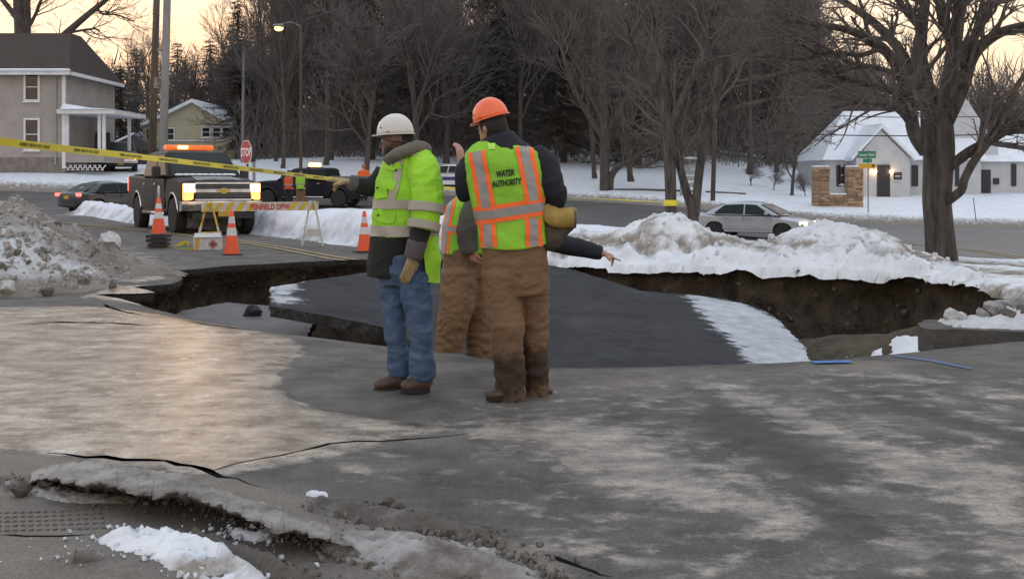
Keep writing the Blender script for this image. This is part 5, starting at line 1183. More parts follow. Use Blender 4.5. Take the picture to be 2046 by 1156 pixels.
# street name sign
ns = P(1735, 318, 55); nz = z1(ns.x, 55)
sn = thing('street_name_sign', 'green street name sign with a yellow plate on a thin post before the cottage', 'sign', (ns.x, 55, nz), 0)
u = 55 / F
def nl(px, py): return ((px - 1735) * u, H - (py - HY) * u - nz)
mb = MB(); mb.tube([(0, .03, -.2), (0, .03, nl(0, 300)[1])], .03, 6); mb.build('post', steel, sn)
green = M('sign_green', (.012, .19, .10), rough=.5); yel = M('sign_yellow', (.58, .33, .02), rough=.5)
for (a, b, m_, nm, txt, sz) in (((1714, 302), (1750, 316), green, 'name_plate', 'Linear Park', .21), ((1724, 317), (1742, 325), green, 'small_plate', None, 0), ((1716, 327), (1749, 336), yel, 'yellow_plate', None, 0)):
    p0, p1 = nl(*a), nl(*b); mb = MB(); mb.box(((p0[0] + p1[0]) / 2, -.01, (p0[1] + p1[1]) / 2), (p1[0] - p0[0], .012, p0[1] - p1[1])); o = mb.build(nm, m_, sn)
    if txt:
        t = text_mb(txt, sz, .002); xs = [v[0] for v in t.v]; k = (p1[0] - p0[0]) * .86 / (max(xs) - min(xs)); t.xform(Matrix.Translation(((p0[0] + p1[0]) / 2, -.02, (p0[1] + p1[1]) / 2 - .07)) @ Matrix.Diagonal((k, 1, 1, 1)) @ Matrix.Rotation(PI / 2, 4, 'X')); t.build('lettering', wht, o)
mb = MB(); a = nl(1748, 331); mb.prism([(a[0] - .14, a[1] - .05), (a[0] - .06, a[1] - .05), (a[0] - .06, a[1] - .09), (a[0] + .0, a[1]), (a[0] - .06, a[1] + .09), (a[0] - .06, a[1] + .05), (a[0] - .14, a[1] + .05)], 'y', -.022, -.019); mb.build('arrow', M('sign_black', (.02, .02, .02), rough=.5), sn)
# thin stake in the snow on the right and roadside marker
for (px, py0, py1, lab) in ((1949, 442, 396, 'thin leaning marker stake in the snow before the cottage'),):
    a, b = P(px + 2, py0 + 6, 50), P(px - 4, py1, 50); mb = MB(); mb.tube([a, b], .02, 6); o = mb.build('marker_stake', steel); tag(o, lab, 'stake')
# park sign board seen through the stems
ps = P(1380, 335, 62); pz_ = z1(ps.x, 62)
pk = thing('park_board', 'grey weathered notice board with white rails beyond the thin stems', 'notice board', (ps.x, 62, pz_), .2)
for sx in (-.55, .55):
    mb = MB(); mb.box((sx, 0, 1.0), (.12, .12, 2.4)); mb.build('post', M('board_grey', (.30, .31, .31), (.22, .22, .22), scale=4, rough=.8), pk)
for k in range(4):
    mb = MB(); mb.box((0, -.02, .75 + k * .36), (1.0, .05, .26)); mb.build('board', MATS['board_grey'], pk)
mb = MB(); mb.box((0, 0, 2.26), (1.5, .3, .09)); mb.build('snow_cap', roofsnow, pk, bevel=.03)
# split rail fence on the slope
fc = thing('rail_fence', 'low split rail fence on the snowy slope behind the shrubs', 'fence', (P(1440, 310, 92).x, 92, 0), world=True)
prev = None
for k in range(7):
    q = P(1436 + k * 34, 297 + k * 4, 92 - k * .8); g = z1(q.x, q.y); mb = MB(); mb.box((q.x, q.y, g + .4), (.14, .14, 1.3)); mb.build('post', greywood, fc)
    if prev is not None:
        for hh in (.45, .85):
            mb = MB(); mb.tube([prev[0] + Vector((0, 0, prev[1] + hh)), Vector((q.x, q.y, g + hh))], .06, 5); mb.build('rail', wood, fc)
    prev = (Vector((q.x, q.y, 0)), g)
# dark border of stones across the snow slope
bd = MB(); rnd = random.Random(3); ps_ = [(1230, 357), (1260, 355), (1300, 353), (1325, 352)]
log = thing('log_edging', 'dark low log edging lying across the snowy slope', 'edging', (P(1280, 355, 63).x, 63, 0), world=True)
for (a, b) in zip([(1228, 358), (1275, 355), (1320, 354), (1410, 352), (1450, 347)], [(1275, 355), (1320, 354), (1400, 350), (1450, 347), (1490, 345)]):
    A, B = P(a[0], a[1], 64), P(b[0], b[1], 64); A.z = z1(A.x, 64) + .15; B.z = z1(B.x, 64) + .15; mb = MB(); mb.tube([A, B], .10, 6); mb.build('log', wood, log)
# ================================================================ vehicles (local x forward, y left, z up)
tyre_m = M('tyre', (.016, .016, .017), (.03, .028, .027), scale=9, rough=.85, bump=.3, bscale=30)
rim_m = M('rim', (.38, .38, .39), (.25, .25, .25), scale=8, rough=.35, metal=.9)
chrome = M('chrome', (.62, .62, .63), (.45, .44, .43), scale=5, rough=.16, metal=1)
blackp = M('black_plastic', (.018, .018, .02), rough=.5)
cglass = M('car_glass', (.02, .027, .028), rough=.28, spec=.12)
headl = M('headlamp_glow', (1, .78, .5), emit=5, ecol=(1, .55, .17)); lamph = M('housing_glare', (.8, .5, .25), rough=.3, emit=.9, ecol=(1, .38, .08))  # emission given to the housing itself, imitating glare round the headlamp lenses
amber = M('amber_glow', (1, .45, .08), emit=4, ecol=(1, .36, .04))
beacon = M('beacon_flash', (1, .6, .15), emit=7, ecol=(1, .45, .07))
beacon_off = M('beacon_amber', (.62, .12, .02), (.42, .08, .015), scale=6, rough=.25, emit=.35, ecol=(1, .2, .03))
taill = M('tail_glow', (1, .05, .04), emit=5, ecol=(1, .05, .04))
platey = M('plate_yellow', (.55, .34, .03), (.40, .25, .04), scale=20, rough=.5)
def fin(o, ang=38):
    o.data.polygons.foreach_set('use_smooth', [True] * len(o.data.polygons)); o.data.set_sharp_from_angle(angle=math.radians(ang)); return o
def arch(cx, cz, r, zb, n=10, rev=True):
    a0 = math.asin(max(-1, min(1, (zb - cz) / r))); pts = []
    for i in range(n + 1):
        a = (PI - a0) + (a0 - (PI - a0)) * i / n; pts.append((cx + r * math.cos(a), cz + r * math.sin(a)))
    return pts                                       # rear to front over the wheel
def bodyloft(mb, prof, ys, fn):
    rings = []
    for y in ys: rings.append([fn(x, y, z) for (x, z) in prof])
    mb.loft(rings, cap=True)
def wheel(par, x, y, r, w, spokes=6):
    sg_ = 1 if y > 0 else -1; R = Matrix.Rotation(-PI / 2 * sg_, 3, 'X')
    mb = MB(); mb.lathe([(r * .62, -w / 2), (r * .93, -w / 2), (r, -w * .36), (r, w * .36), (r * .93, w / 2), (r * .62, w / 2)], 28, (x, y, r), rot=R); wh = fin(mb.build('wheel', tyre_m, par), 50)
    mb = MB(); mb.lathe([(r * .63, -w / 2), (r * .63, w * .42), (r * .58, w * .44), (r * .55, w * .25), (r * .2, w * .3), (.02, w * .34)], 24, (x, y, r), rot=R)
    for k in range(spokes):
        a = 2 * PI * k / spokes; q = R @ Vector((math.cos(a) * r * .36, math.sin(a) * r * .36, w * .33)); mb.box(Vector((x, y, r)) + q, (r * .42, .05, r * .14), Matrix.Rotation(-a * 1.0, 3, 'Y') if sg_ > 0 else Matrix.Rotation(a, 3, 'Y'))
    mb.build('rim', rim_m, wh); return wh
def pane(par, quad, off, mat, name='window', inset=.08):
    q = [Vector(v) for v in quad]; c = sum(q, Vector()) / 4; n = (q[1] - q[0]).cross(q[3] - q[0]).normalized()
    if n.dot(c - Vector((0, 0, c.z - .3))) < 0: n = -n
    def bl(u, v): return q[0].lerp(q[1], u).lerp(q[3].lerp(q[2], u), v)
    i = inset; mb = MB(); p = [bl(i, i * 1.1), bl(1 - i, i * 1.1), bl(1 - i, 1 - i * 1.1), bl(i, 1 - i * 1.1)]
    mb.add([v + n * off for v in p] + [v - n * .01 for v in p], [(0, 1, 2, 3), (7, 6, 5, 4), (0, 4, 5, 1), (1, 5, 6, 2), (2, 6, 7, 3), (3, 7, 4, 0)]); return mb.build(name, mat, par)
def pickup(name, label, loc, rz, paint, front_lit=True, bar=True):
    t = thing(name, label, 'pickup truck', loc, rz)
    zb = .52; rf, rr = 2.02, -1.9; ar = .54
    prof = [(-3.1, .62), (-3.05, .56)] + [p for p in arch(rr, .43, ar, zb)] + [p for p in arch(rf, .43, ar, zb)] + [(2.7, .55), (2.98, .6), (3.02, .8), (3.0, 1.18), (2.9, 1.25), (2.3, 1.31), (1.5, 1.35), (1.35, 1.34), (-1.3, 1.36), (-3.08, 1.40)]
    def fn(x, y, z):
        a = abs(y); e = max(0, (a - .62) / .38); xx = x - (.16 * e ** 2 if x > 2.4 else 0); zz = z - (.06 * e ** 3 if z > 1.15 else 0); yy = y * (1 - .035 * max(0, z - 1.0) / .4) * (1 - .03 * max(0, .9 - z) / .4)
        return (xx, yy, zz)
    mb = MB(); bodyloft(mb, prof, (-1.0, -.97, -.8, -.5, 0, .5, .8, .97, 1.0), fn); fin(mb.build('body', paint, t), 30)
    mb = MB(); mb.box((0, 0, .55), (5.6, 1.55, .3)); mb.build('underbody', blackp, t)
    # wheel arch lips
    for s in (-1, 1):
        for cx in (rf, rr):
            a = arch(cx, .43, ar, zb, 14); mb = MB(); mb.tube([(x, s * .985, z) for x, z in a], .03, 6); mb.build('arch_trim', blackp if not front_lit else chrome, t, smooth=True)
        mb = MB(); mb.tube([(1.2, s * .99, .47), (-1.1, s * .99, .47)], .05, 8); mb.build('side_step', chrome, t, smooth=True)
    # cab
    b = [(1.5, .93), (-1.3, .93)]; zt0, zr = 1.33, 1.90
    lo = [Vector((1.52, -.955, zt0)), Vector((1.52, .955, zt0)), Vector((-1.3, .955, zt0)), Vector((-1.3, -.955, zt0))]
    hi = [Vector((.66, -.82, zr)), Vector((.66, .82, zr)), Vector((-1.18, .83, zr)), Vector((-1.18, -.83, zr))]
    cap = [Vector((.45, -.70, zr + .07)), Vector((.45, .70, zr + .07)), Vector((-1.0, .70, zr + .07)), Vector((-1.0, -.70, zr + .07))]
    mb = MB(); mb.loft([lo, hi, cap]); fin(mb.build('cab', paint, t, bevel=.035), 25)
    pane(t, [lo[0], lo[1], hi[1], hi[0]], .012, cglass, 'windscreen', .05)
    pane(t, [lo[2], lo[3], hi[3], hi[2]], .012, cglass, 'rear_window', .09)
    for s in (0, 1):
        A, B, Cc, D = (lo[1], lo[2], hi[2], hi[1]) if s else (lo[0], lo[3], hi[3], hi[0])
        m1, m2 = A.lerp(B, .47), D.lerp(Cc, .36)
        pane(t, [A.lerp(B, .06), m1, m2, D.lerp(Cc, .02)], .012, cglass, 'side_window', .05); pane(t, [m1, B, Cc, m2], .012, cglass, 'side_window', .06)
        sy = 1 if s else -1
        for (xa, xb) in ((1.28, .12), (.10, -1.02)):
            mb = MB(); mb.box(((xa + xb) / 2, sy * 1.0, .95), (xa - xb - .02, .012, .68)); d = mb.build('door', paint, t, bevel=.03)
            mb = MB(); mb.box((xb + .16, sy * 1.015, 1.17), (.18, .03, .05)); mb.build('handle', chrome, d)
        mb = MB(); mb.box((1.05, sy * 1.16, 1.45), (.12, .22, .28)); mb.box((1.08, sy * 1.0, 1.36), (.06, .18, .06)); mb.build('mirror', blackp, t, bevel=.03)
        for xw in (rf, rr): wheel(t, xw, sy * .86, .43, .28)
    # bed floor rim
    mb = MB(); mb.box((-2.2, 0, 1.40), (1.7, 1.6, .02)); mb.build('bed_cover', blackp, t)
    # front
    mb = MB(); mb.box((3.0, 0, 1.0), (.08, 1.36, .40)); gr = mb.build('grille', blackp, t)
    for (zz, hh) in ((1.19, .05), (1.02, .085), (.82, .05)):
        mb = MB(); mb.box((3.045, 0, zz), (.05, 1.4, hh)); mb.build('grille_bar', chrome, gr, bevel=.012)
    for zz in (1.08, 1.13, .9, .95):
        mb = MB(); mb.box((3.04, 0, zz), (.03, 1.32, .015)); mb.build('grille_slat', steel, gr)
    mb = MB(); mb.prism([(-.17, 1.0), (-.06, 1.0), (-.06, .96), (.06, .96), (.06, 1.0), (.19, 1.0), (.15, 1.05), (.06, 1.05), (.06, 1.09), (-.06, 1.09), (-.06, 1.05), (-.19, 1.05)][::1], 'x', 3.07, 3.085); mb.build('emblem', M('emblem_gold', (.5, .36, .08), rough=.35, metal=.6), gr)
    for s in (-1, 1):
        mb = MB(); mb.box((2.92, s * .83, 1.0), (.14, .27, .38)); hl = mb.build('headlight', lamph if front_lit else chrome, t, bevel=.03)
        mb = MB(); mb.box((2.995, s * .82, 1.09), (.03, .25, .19)); mb.build('lens', headl if front_lit else wht, hl, bevel=.01)
        mb = MB(); mb.box((2.99, s * .84, .87), (.03, .16, .08)); mb.build('indicator', amber if front_lit else blackp, hl, bevel=.01)
        mb = MB(); mb.box((-3.08, s * .9, 1.14), (.06, .16, .36)); mb.build('tail_light', taill, t, bevel=.02)
    mb = MB(); bodyloft(mb, [(2.88, .56), (3.1, .58), (3.14, .66), (3.12, .79), (2.9, .8)], (-1.0, -.85, -.5, 0, .5, .85, 1.0), lambda x, y, z: (x - .16 * max(0, (abs(y) - .5) / .5) ** 2, y, z)); fin(mb.build('front_bumper', chrome, t), 40)
    mb = MB(); mb.box((3.0, 0, .47), (.1, 1.5, .14)); mb.build('air_dam', blackp, t)
    mb = MB(); mb.box((3.15, 0, .53), (.02, .32, .16)); mb.build('number_plate', platey, t)
    mb = MB(); mb.box((-3.16, 0, .62), (.16, 1.9, .18)); mb.build('rear_bumper', chrome, t, bevel=.03)
    mb = MB(); mb.box((-3.12, 0, 1.1), (.02, 1.5, .46)); mb.build('tailgate', paint, t, bevel=.02)
    mb = MB(); mb.box((-3.255, 0, .63), (.015, .32, .14)); mb.build('number_plate', platey, t)
    if bar:
        mb = MB(); mb.box((-.15, 0, 2.06), (.3, 1.3, .13)); lb = mb.build('light_bar', beacon_off, t, bevel=.04)
        mb = MB(); mb.box((-.15, 0, 1.98), (.2, .9, .05)); mb.build('mount', blackp, lb)
        mb = MB(); mb.box((.01, -.2, 2.065), (.03, .26, .08)); mb.build('flasher', beacon, lb)
    return t
def sedan(name, label, loc, rz, paint, lit='front', cat='car', L=1.0):
    t = thing(name, label, cat, loc, rz); zb = .24; rf, rr = 1.42, -1.38; ar = .40
    prof = [(-2.38, .42), (-2.2, .30)] + arch(rr, .33, ar, zb) + arch(rf, .33, ar, zb) + [(2.1, .26), (2.36, .34), (2.42, .5), (2.34, .68), (2.0, .80), (1.2, .93), (.9, .97), (-1.5, .99), (-1.85, 1.03), (-2.3, 1.02), (-2.42, .9), (-2.42, .6)]
    def fn(x, y, z):
        e = abs(y) / .91; xx = x * (1 - .055 * e ** 3 * (abs(x) > 1.9)) ; zz = z - .13 * e ** 5 * max(0, z - .6) / .4 + .05 * e ** 8 * max(0, .4 - z) / .2; yy = y * (1 - .09 * max(0, abs(x) - 1.7) / .7) * (1 - .05 * max(0, z - .7) / .3) * (1 - .05 * max(0, .5 - z) / .25)
        return (xx, yy, zz)
    mb = MB(); bodyloft(mb, prof, (-.91, -.90, -.86, -.78, -.6, -.3, 0, .3, .6, .78, .86, .90, .91), fn); fin(mb.build('body', paint, t), 32)
    mb = MB(); mb.box((0, 0, .36), (4.2, 1.4, .2)); mb.build('underbody', blackp, t)
    def ring(z, xf, xb, w, k=.0):
        return [Vector((xf, -w * .93, z)), Vector((xf + k, 0, z + k * .2)), Vector((xf, w * .93, z)), Vector(((xf * 2 + xb) / 3, w, z)), Vector(((xf + 2 * xb) / 3, w, z)), Vector((xb, w * .9, z)), Vector((xb - k, 0, z)), Vector((xb, -w * .9, z)), Vector(((xf + 2 * xb) / 3, -w, z)), Vector(((xf * 2 + xb) / 3, -w, z))]
    r0, r1, r2, r3, r4 = ring(.95, 1.25, -1.95, .83, .07), ring(1.18, .80, -1.56, .75, .07), ring(1.36, .40, -1.12, .665, .06), ring(1.44, .08, -.72, .56, .05), ring(1.475, -.14, -.46, .34, .03)
    mb = MB(); mb.loft([r0, r1, r2, r3, r4]); fin(mb.build('cabin', paint, t), 50)
    def Q(u0, u1, f0, f1, sy):
        a = lambda x, z: None
    # glass
    pane(t, [Vector((1.26, -.76, .965)), Vector((1.26, .76, .965)), Vector((.42, .60, 1.365)), Vector((.42, -.60, 1.365))], .035, cglass, 'windscreen', .03)
    pane(t, [Vector((-1.95, .74, .98)), Vector((-1.95, -.74, .98)), Vector((-1.14, -.58, 1.365)), Vector((-1.14, .58, 1.365))], .035, cglass, 'rear_window', .05)
    for s in (-1, 1):
        for quad in ([(.95, .97), (-.12, .98), (-.16, 1.365), (.30, 1.345)], [(-.2, .98), (-1.42, 1.0), (-1.02, 1.33), (-.22, 1.365)]):
            ws = lambda z: .845 + (.672 - .845) * (z - .95) / .42
            q = [Vector((x, s * ws(z), z)) for x, z in quad]; n = Vector((0, s, .42)).normalized()
            mb = MB(); mb.add([v + n * .022 for v in q] + [v - n * .03 for v in q], [(0, 1, 2, 3), (7, 6, 5, 4), (0, 4, 5, 1), (1, 5, 6, 2), (2, 6, 7, 3), (3, 7, 4, 0)]); mb.build('side_window', cglass, t)
        for (xa, xb) in ((.98, -.14), (-.17, -1.05)):
            mb = MB(); mb.box(((xa + xb) / 2, s * .895, .64), (xa - xb - .02, .02, .52)); d = mb.build('door', paint, t, bevel=.05)
            mb = MB(); mb.box((xb + .15, s * .915, .82), (.17, .03, .035)); mb.build('handle', paint, d)
        mb = MB(); mb.box((.82, s * 1.0, 1.03), (.12, .2, .13)); mb.build('mirror', paint, t, bevel=.03)
        for xw in (rf, rr): wheel(t, xw, s * .80, .33, .21, 5)
        mb = MB(); mb.box((2.17, s * .66, .66), (.3, .32, .13), Matrix.Rotation(-.35 * s, 3, 'Z')); hl = mb.build('headlight', headl if (lit == 'front' and s < 0 or lit == 'front') else wht, t, bevel=.03)
        mb = MB(); mb.box((-2.30, s * .68, .86), (.16, .36, .14), Matrix.Rotation(.25 * s, 3, 'Z')); mb.build('tail_light', taill, t, bevel=.03)
    mb = MB(); mb.box((2.39, 0, .42), (.04, 1.1, .16)); mb.build('grille', blackp, t, bevel=.02)
    mb = MB(); mb.box((-2.42, 0, .74), (.03, .34, .15)); mb.build('number_plate', platey, t)
    mb = MB(); mb.box((-2.35, 0, .38), (.12, 1.3, .12)); mb.build('rear_valance', blackp, t, bevel=.02)
    return t
def heading(px_front, px_rear): pass
maroon = M('dark_paint', (.009, .007, .007), (.024, .018, .017), scale=1.5, rough=.38, spec=.10)
attrs = None
navy = M('navy_paint', (.008, .010, .020), rough=.35, spec=.2)
silver = M('silver_paint', (.38, .41, .45), (.33, .36, .40), scale=2, rough=.3, metal=.35, coat=.5)
greyp = M('grey_paint', (.060, .066, .076), rough=.28, metal=.3, coat=.5)
policew = M('police_white', (.6, .62, .65), rough=.3, coat=.4)
# front pickup: heading towards the camera and to the right
c = G(428, 469); pu = pickup('pickup_truck', 'dark pickup truck with lit headlights, chrome grille and amber roof bar', (c.x, c.y, z1(c.x, c.y)), math.radians(-90 + 31), maroon)
fwd = Vector((math.cos(math.radians(-59)), math.sin(math.radians(-59)), 0)); pu.scale = (1.02, 1.0, 1.1); pu.location = Vector((c.x, c.y, 0)) - fwd * 2.3
mb = MB(); rnd = random.Random(6)
for k in range(9): mb.ell((1.55 + rnd.uniform(-.05, .05), -.7 + k * .17, 1.385), (.13, .12, .035), nu=10, nv=5)
mb.build('windscreen_snow', roofsnow, pu, smooth=True)
mb = MB(); mb.add([(2.82, -.6, 1.268), (2.82, .6, 1.268), (2.0, .5, 1.345), (2.0, -.5, 1.345)], [(0, 1, 2, 3)]); mb.box((2.3, 0, 1.31), (.9, .8, .02), Matrix.Rotation(.07, 3, 'Y')); mb.build('bonnet_pale_sheet', M('bonnet_pale_m', (.30, .31, .33), (.10, .10, .11), scale=3, rough=.5), pu, bevel=.008)  # pale mottled sheet over the top of the bonnet
mb = MB(); mb.box((3.17, .82, .66), (.10, .38, .2)); mb.build('bumper_snow', roofsnow, pu, bevel=.05)
# second pickup, side on
c = P(622, 410, 57); p2 = pickup('pickup_truck', 'navy work pickup with a white door emblem and a row of amber beacons', (c.x, c.y, z1(c.x, c.y) + .02), math.radians(180 - 14), navy, False, False)
for k in range(4):
    mb = MB(); mb.ell((-.2 - .0 * k, -.52 + k * .34, 2.12), (.12, .12, .12), nu=10, nv=6); mb.build('beacon', beacon, p2, smooth=True)
mb = MB(); mb.box((-.2, 0, 1.99), (.2, 1.5, .06)); mb.build('beacon_rack', blackp, p2)
mb = MB(); mb.prism([(.55, .85), (.75, .85), (.70, 1.0), (.78, 1.15), (.52, 1.15), (.60, 1.0)], 'y', 1.012, 1.02); mb.build('door_emblem', wht, p2)
for s in (-1, 1):
    mb = MB(); mb.box((-2.2, s * .93, 1.47), (1.7, .05, .14)); mb.build('tool_box', steel, p2, bevel=.02)
# loose brown debris and salt bag heap in its bed end
# sedan on the cross street
c = P(222, 420, 52); sedan('sedan', 'dark grey sedan with glowing tail lights behind the pickup', (c.x, c.y, z1(c.x, c.y) + .02), math.radians(58), greyp, 'rear')
c = P(1510, 474, 44); c.z = z1(c.x, c.y)
sv = sedan('sedan', 'silver sedan with one bright headlight passing behind the snowbank', c, math.radians(-34), silver, 'front')
c = P(898, 380, 66); pc = sedan('police_car', 'white and blue patrol car half hidden behind the workers', (c.x, c.y, z1(c.x, c.y)), math.radians(165), policew, None, 'police car')
for s in (-1, 1):
    mb = MB(); mb.box((0, s * .915, .62), (2.2, .02, .2)); mb.build('blue_stripe', M('police_blue', (.02, .03, .16), rough=.4), pc)
# brown utility vehicle behind the porch
c = P(240, 352, 70); bv = pickup('parked_truck', 'brown parked truck with one amber lamp beyond the porch', (c.x, c.y, z1(c.x, c.y)), math.radians(-70), M('brown_paint', (.07, .05, .04), rough=.6), False, False)
mb = MB(); mb.ell((3.02, .85, .9), .1, nu=8, nv=6); mb.build('amber_lamp', amber, bv, smooth=True)
# ================================================================ cones, barricade, box, tape
orange = M('cone_orange', (.80, .10, .025), (.70, .085, .03), scale=8, rough=.5); refl = M('cone_white', (.66, .67, .68), (.5, .5, .5), scale=8, rough=.45); rub = M('rubber_base', (.02, .02, .021), (.04, .038, .036), scale=10, rough=.8)
def cone(label, px, py, hgt, stack=0, white_tip=False):
    b = G(px, py); t = thing('traffic_cone', label, 'traffic cone', b, random.uniform(0, .4)); z0 = 0
    for k in range(max(1, stack)):
        hb = .085 if stack else .035; w = .40 if stack else .38; w += rnd.uniform(-.02, .02)
        mb = MB(); mb.box((rnd.uniform(-.01, .01), 0, z0 + hb * .38), (w, w, hb * .72), Matrix.Rotation(rnd.uniform(-.1, .1), 3, 'Z')); mb.build('base', rub if not (stack and k == 0) else M('base_rust', (.12, .06, .03), rough=.8), t, bevel=.008); z0 += hb
    r0 = .145; f = lambda u: r0 * (1 - u) + .032 * u; hc = hgt - z0
    segs = [(0, .42, orange), (.42, .60, refl), (.60, .70, orange), (.70, .86 if not white_tip else .84, refl), (.86 if not white_tip else .84, 1.0, orange)]
    for (u0, u1, m_) in segs:
        mb = MB(); mb.lathe([(f(u0), z0 + hc * u0), (f(u1), z0 + hc * u1)] + ([(f(1) * .6, z0 + hc * 1.003)] if u1 == 1 else []), 20, cap=False); mb.build('collar' if m_ is refl else 'cone_body', m_, t, smooth=True)
    if white_tip: mb = MB(); mb.lathe([(.03, z0 + hc), (.022, z0 + hc + .2), (.014, z0 + hc + .24)], 12); mb.build('tip', refl, t, smooth=True)
    return t
rnd = random.Random(2)
cone('worn traffic cone with a white tip on a stack of black rubber bases', 317, 500, 1.05, 4, True)
cone('clean orange traffic cone in front of the barricade', 463, 510, .84)
cone('orange traffic cone behind the man in the lime jacket', 728, 504, .80)
# barricade
bl_, br_ = G(418, 500), G(624, 493); ax_ = (br_ - bl_).normalized(); nrm = Vector((-ax_.y, ax_.x, 0))
bc = thing('barricade', 'yellow and white striped barricade board lettered in red on two legs', 'barricade', (bl_ + br_) / 2, world=True)
ywood = M('barricade_yellow', (.62, .42, .03), (.50, .35, .05), scale=6, rough=.6); wwood = M('barricade_white', (.58, .57, .52), (.44, .43, .39), scale=6, rough=.65); rtape = M('barricade_red', (.45, .03, .03), rough=.5)
L_ = (br_ - bl_).length; ztop, zbt = .95, .77
def bar_pt(u, z, off=0.0): return bl_ + ax_ * (u * L_) - nrm * off * (1 if nrm.y > 0 else -1) + Vector((0, 0, z))
u0, u1 = -.07, 1.06
mb = MB(); A = [bar_pt(u, z, o_) for u in (u0, u1) for z in (zbt, ztop) for o_ in (-.02, .02)]
mb.add(A, [(0, 1, 3, 2), (4, 6, 7, 5), (0, 4, 5, 1), (2, 3, 7, 6), (0, 2, 6, 4), (1, 5, 7, 3)]); bd_ = mb.build('board', wwood, bc)
n = 11
for k in range(n):
    if k in (5, 6, 7): continue
    ua = u0 + (u1 - u0) * k / n; du = (u1 - u0) / n * .52; sl_ = .05
    cut = lambda u: min(max(u, u0 + .002), u1 - .002)
    mb = MB(); mb.add([bar_pt(cut(ua), zbt + .003, .0225), bar_pt(cut(ua + du), zbt + .003, .0225), bar_pt(cut(ua + du + sl_), ztop - .003, .0225), bar_pt(cut(ua + sl_), ztop - .003, .0225)], [(0, 1, 2, 3)]); mb.build('stripe', ywood, bd_)
t = text_mb('PENFIELD DPW', .17, .006); xs = [v[0] for v in t.v]; wd = max(xs) - min(xs); k = .80 * (L_ * .42) / wd * 1.15
t.v = [tuple(bar_pt(.575 + v[0] * k / L_, zbt + .028 + v[1] * .95, .0235)) for v in t.v]; t.build('lettering', rtape, bd_)
for (u, sgn) in ((.0, -1), (1.0, 1)):
    fr = []
    for s in (-1, 1):
        ft_ = bar_pt(u, 0, 0) + nrm * .30 * s + ax_ * (.10 * (1 if u == 0 else .06)); tp = bar_pt(u, .93, 0) + nrm * .05 * s
        ft_ = bar_pt(u + s * .12 * (1 if u == 0 else .75), 0, .10 * s); tp = bar_pt(u + s * .012, .97, .045 * s)
        d = (tp - ft_); rot = d.to_track_quat('Z', 'Y').to_matrix(); mb = MB(); mb.box((ft_ + tp) / 2, (.10, .035, d.length), rot); lg = mb.build('leg', ywood if u == 0 else wwood, bc)
        if u == 0 and s < 0:
            for q in (.80, .62): mb = MB(); p_ = ft_.lerp(tp, q); mb.box(p_ + Vector((0, -.026, 0)), (.09, .012, .10), rot); mb.build('red_tape', rtape, lg)
        if u == 0:
            p_ = ft_.lerp(tp, .38); mb = MB(); mb.box(p_ + Vector((0, -.003, 0)), (.103, .041, .22), rot); mb.build('white_patch', wwood, lg)
    ca, cb = bar_pt(u - .10 * (1 if u == 0 else .7), .30, .105), bar_pt(u + .10 * (1 if u == 0 else .7), .30, .105); mb = MB(); mb.box((ca + cb) / 2, ((cb - ca).length, .03, .15), (cb - ca).to_track_quat('X', 'Z').to_matrix()); cbm = mb.build('cross_brace', ywood if u == 0 else wwood, bc)
    if u == 0: mb = MB(); mb.box((ca + cb) / 2 + Vector((0, -.02, 0)), (.12, .012, .13), (cb - ca).to_track_quat('X', 'Z').to_matrix()); mb.build('red_tape', rtape, cbm)
# cardboard box with a hazard diamond
bp_ = G(415, 503); bx_ = thing('cardboard_box', 'white cardboard box with a red diamond label under the barricade', 'box', bp_, .25)
mb = MB(); mb.box((0, .12, .15), (.55, .3, .3)); bxb = mb.build('box_body', M('card_white', (.55, .55, .55), (.45, .45, .46), scale=9, rough=.7), bx_, bevel=.008)
mb = MB(); mb.box((0, .02, .32), (.5, .16, .012), Matrix.Rotation(.5, 3, 'X')); mb.build('flap', MATS['card_white'], bx_)
mb = MB(); a_ = .1; mb.prism([(.1 - a_, .15), (.1, .15 - a_), (.1 + a_, .15), (.1, .15 + a_)], 'y', -.036, -.031); dm = mb.build('hazard_diamond', M('diamond_red', (.40, .16, .13), rough=.6), bxb)
mb = MB(); a_ = .05; mb.prism([(.1 - a_, .15), (.1, .15 - a_), (.1 + a_, .15), (.1, .15 + a_)], 'y', -.041, -.0365); mb.build('diamond_mark', M('diamond_dark', (.10, .06, .06), rough=.6), dm)
mb = MB(); mb.box((-.2, -.034, .15), (.07, .006, .26), Matrix.Rotation(.2, 3, 'Y')); mb.build('yellow_strip', yel, bxb)
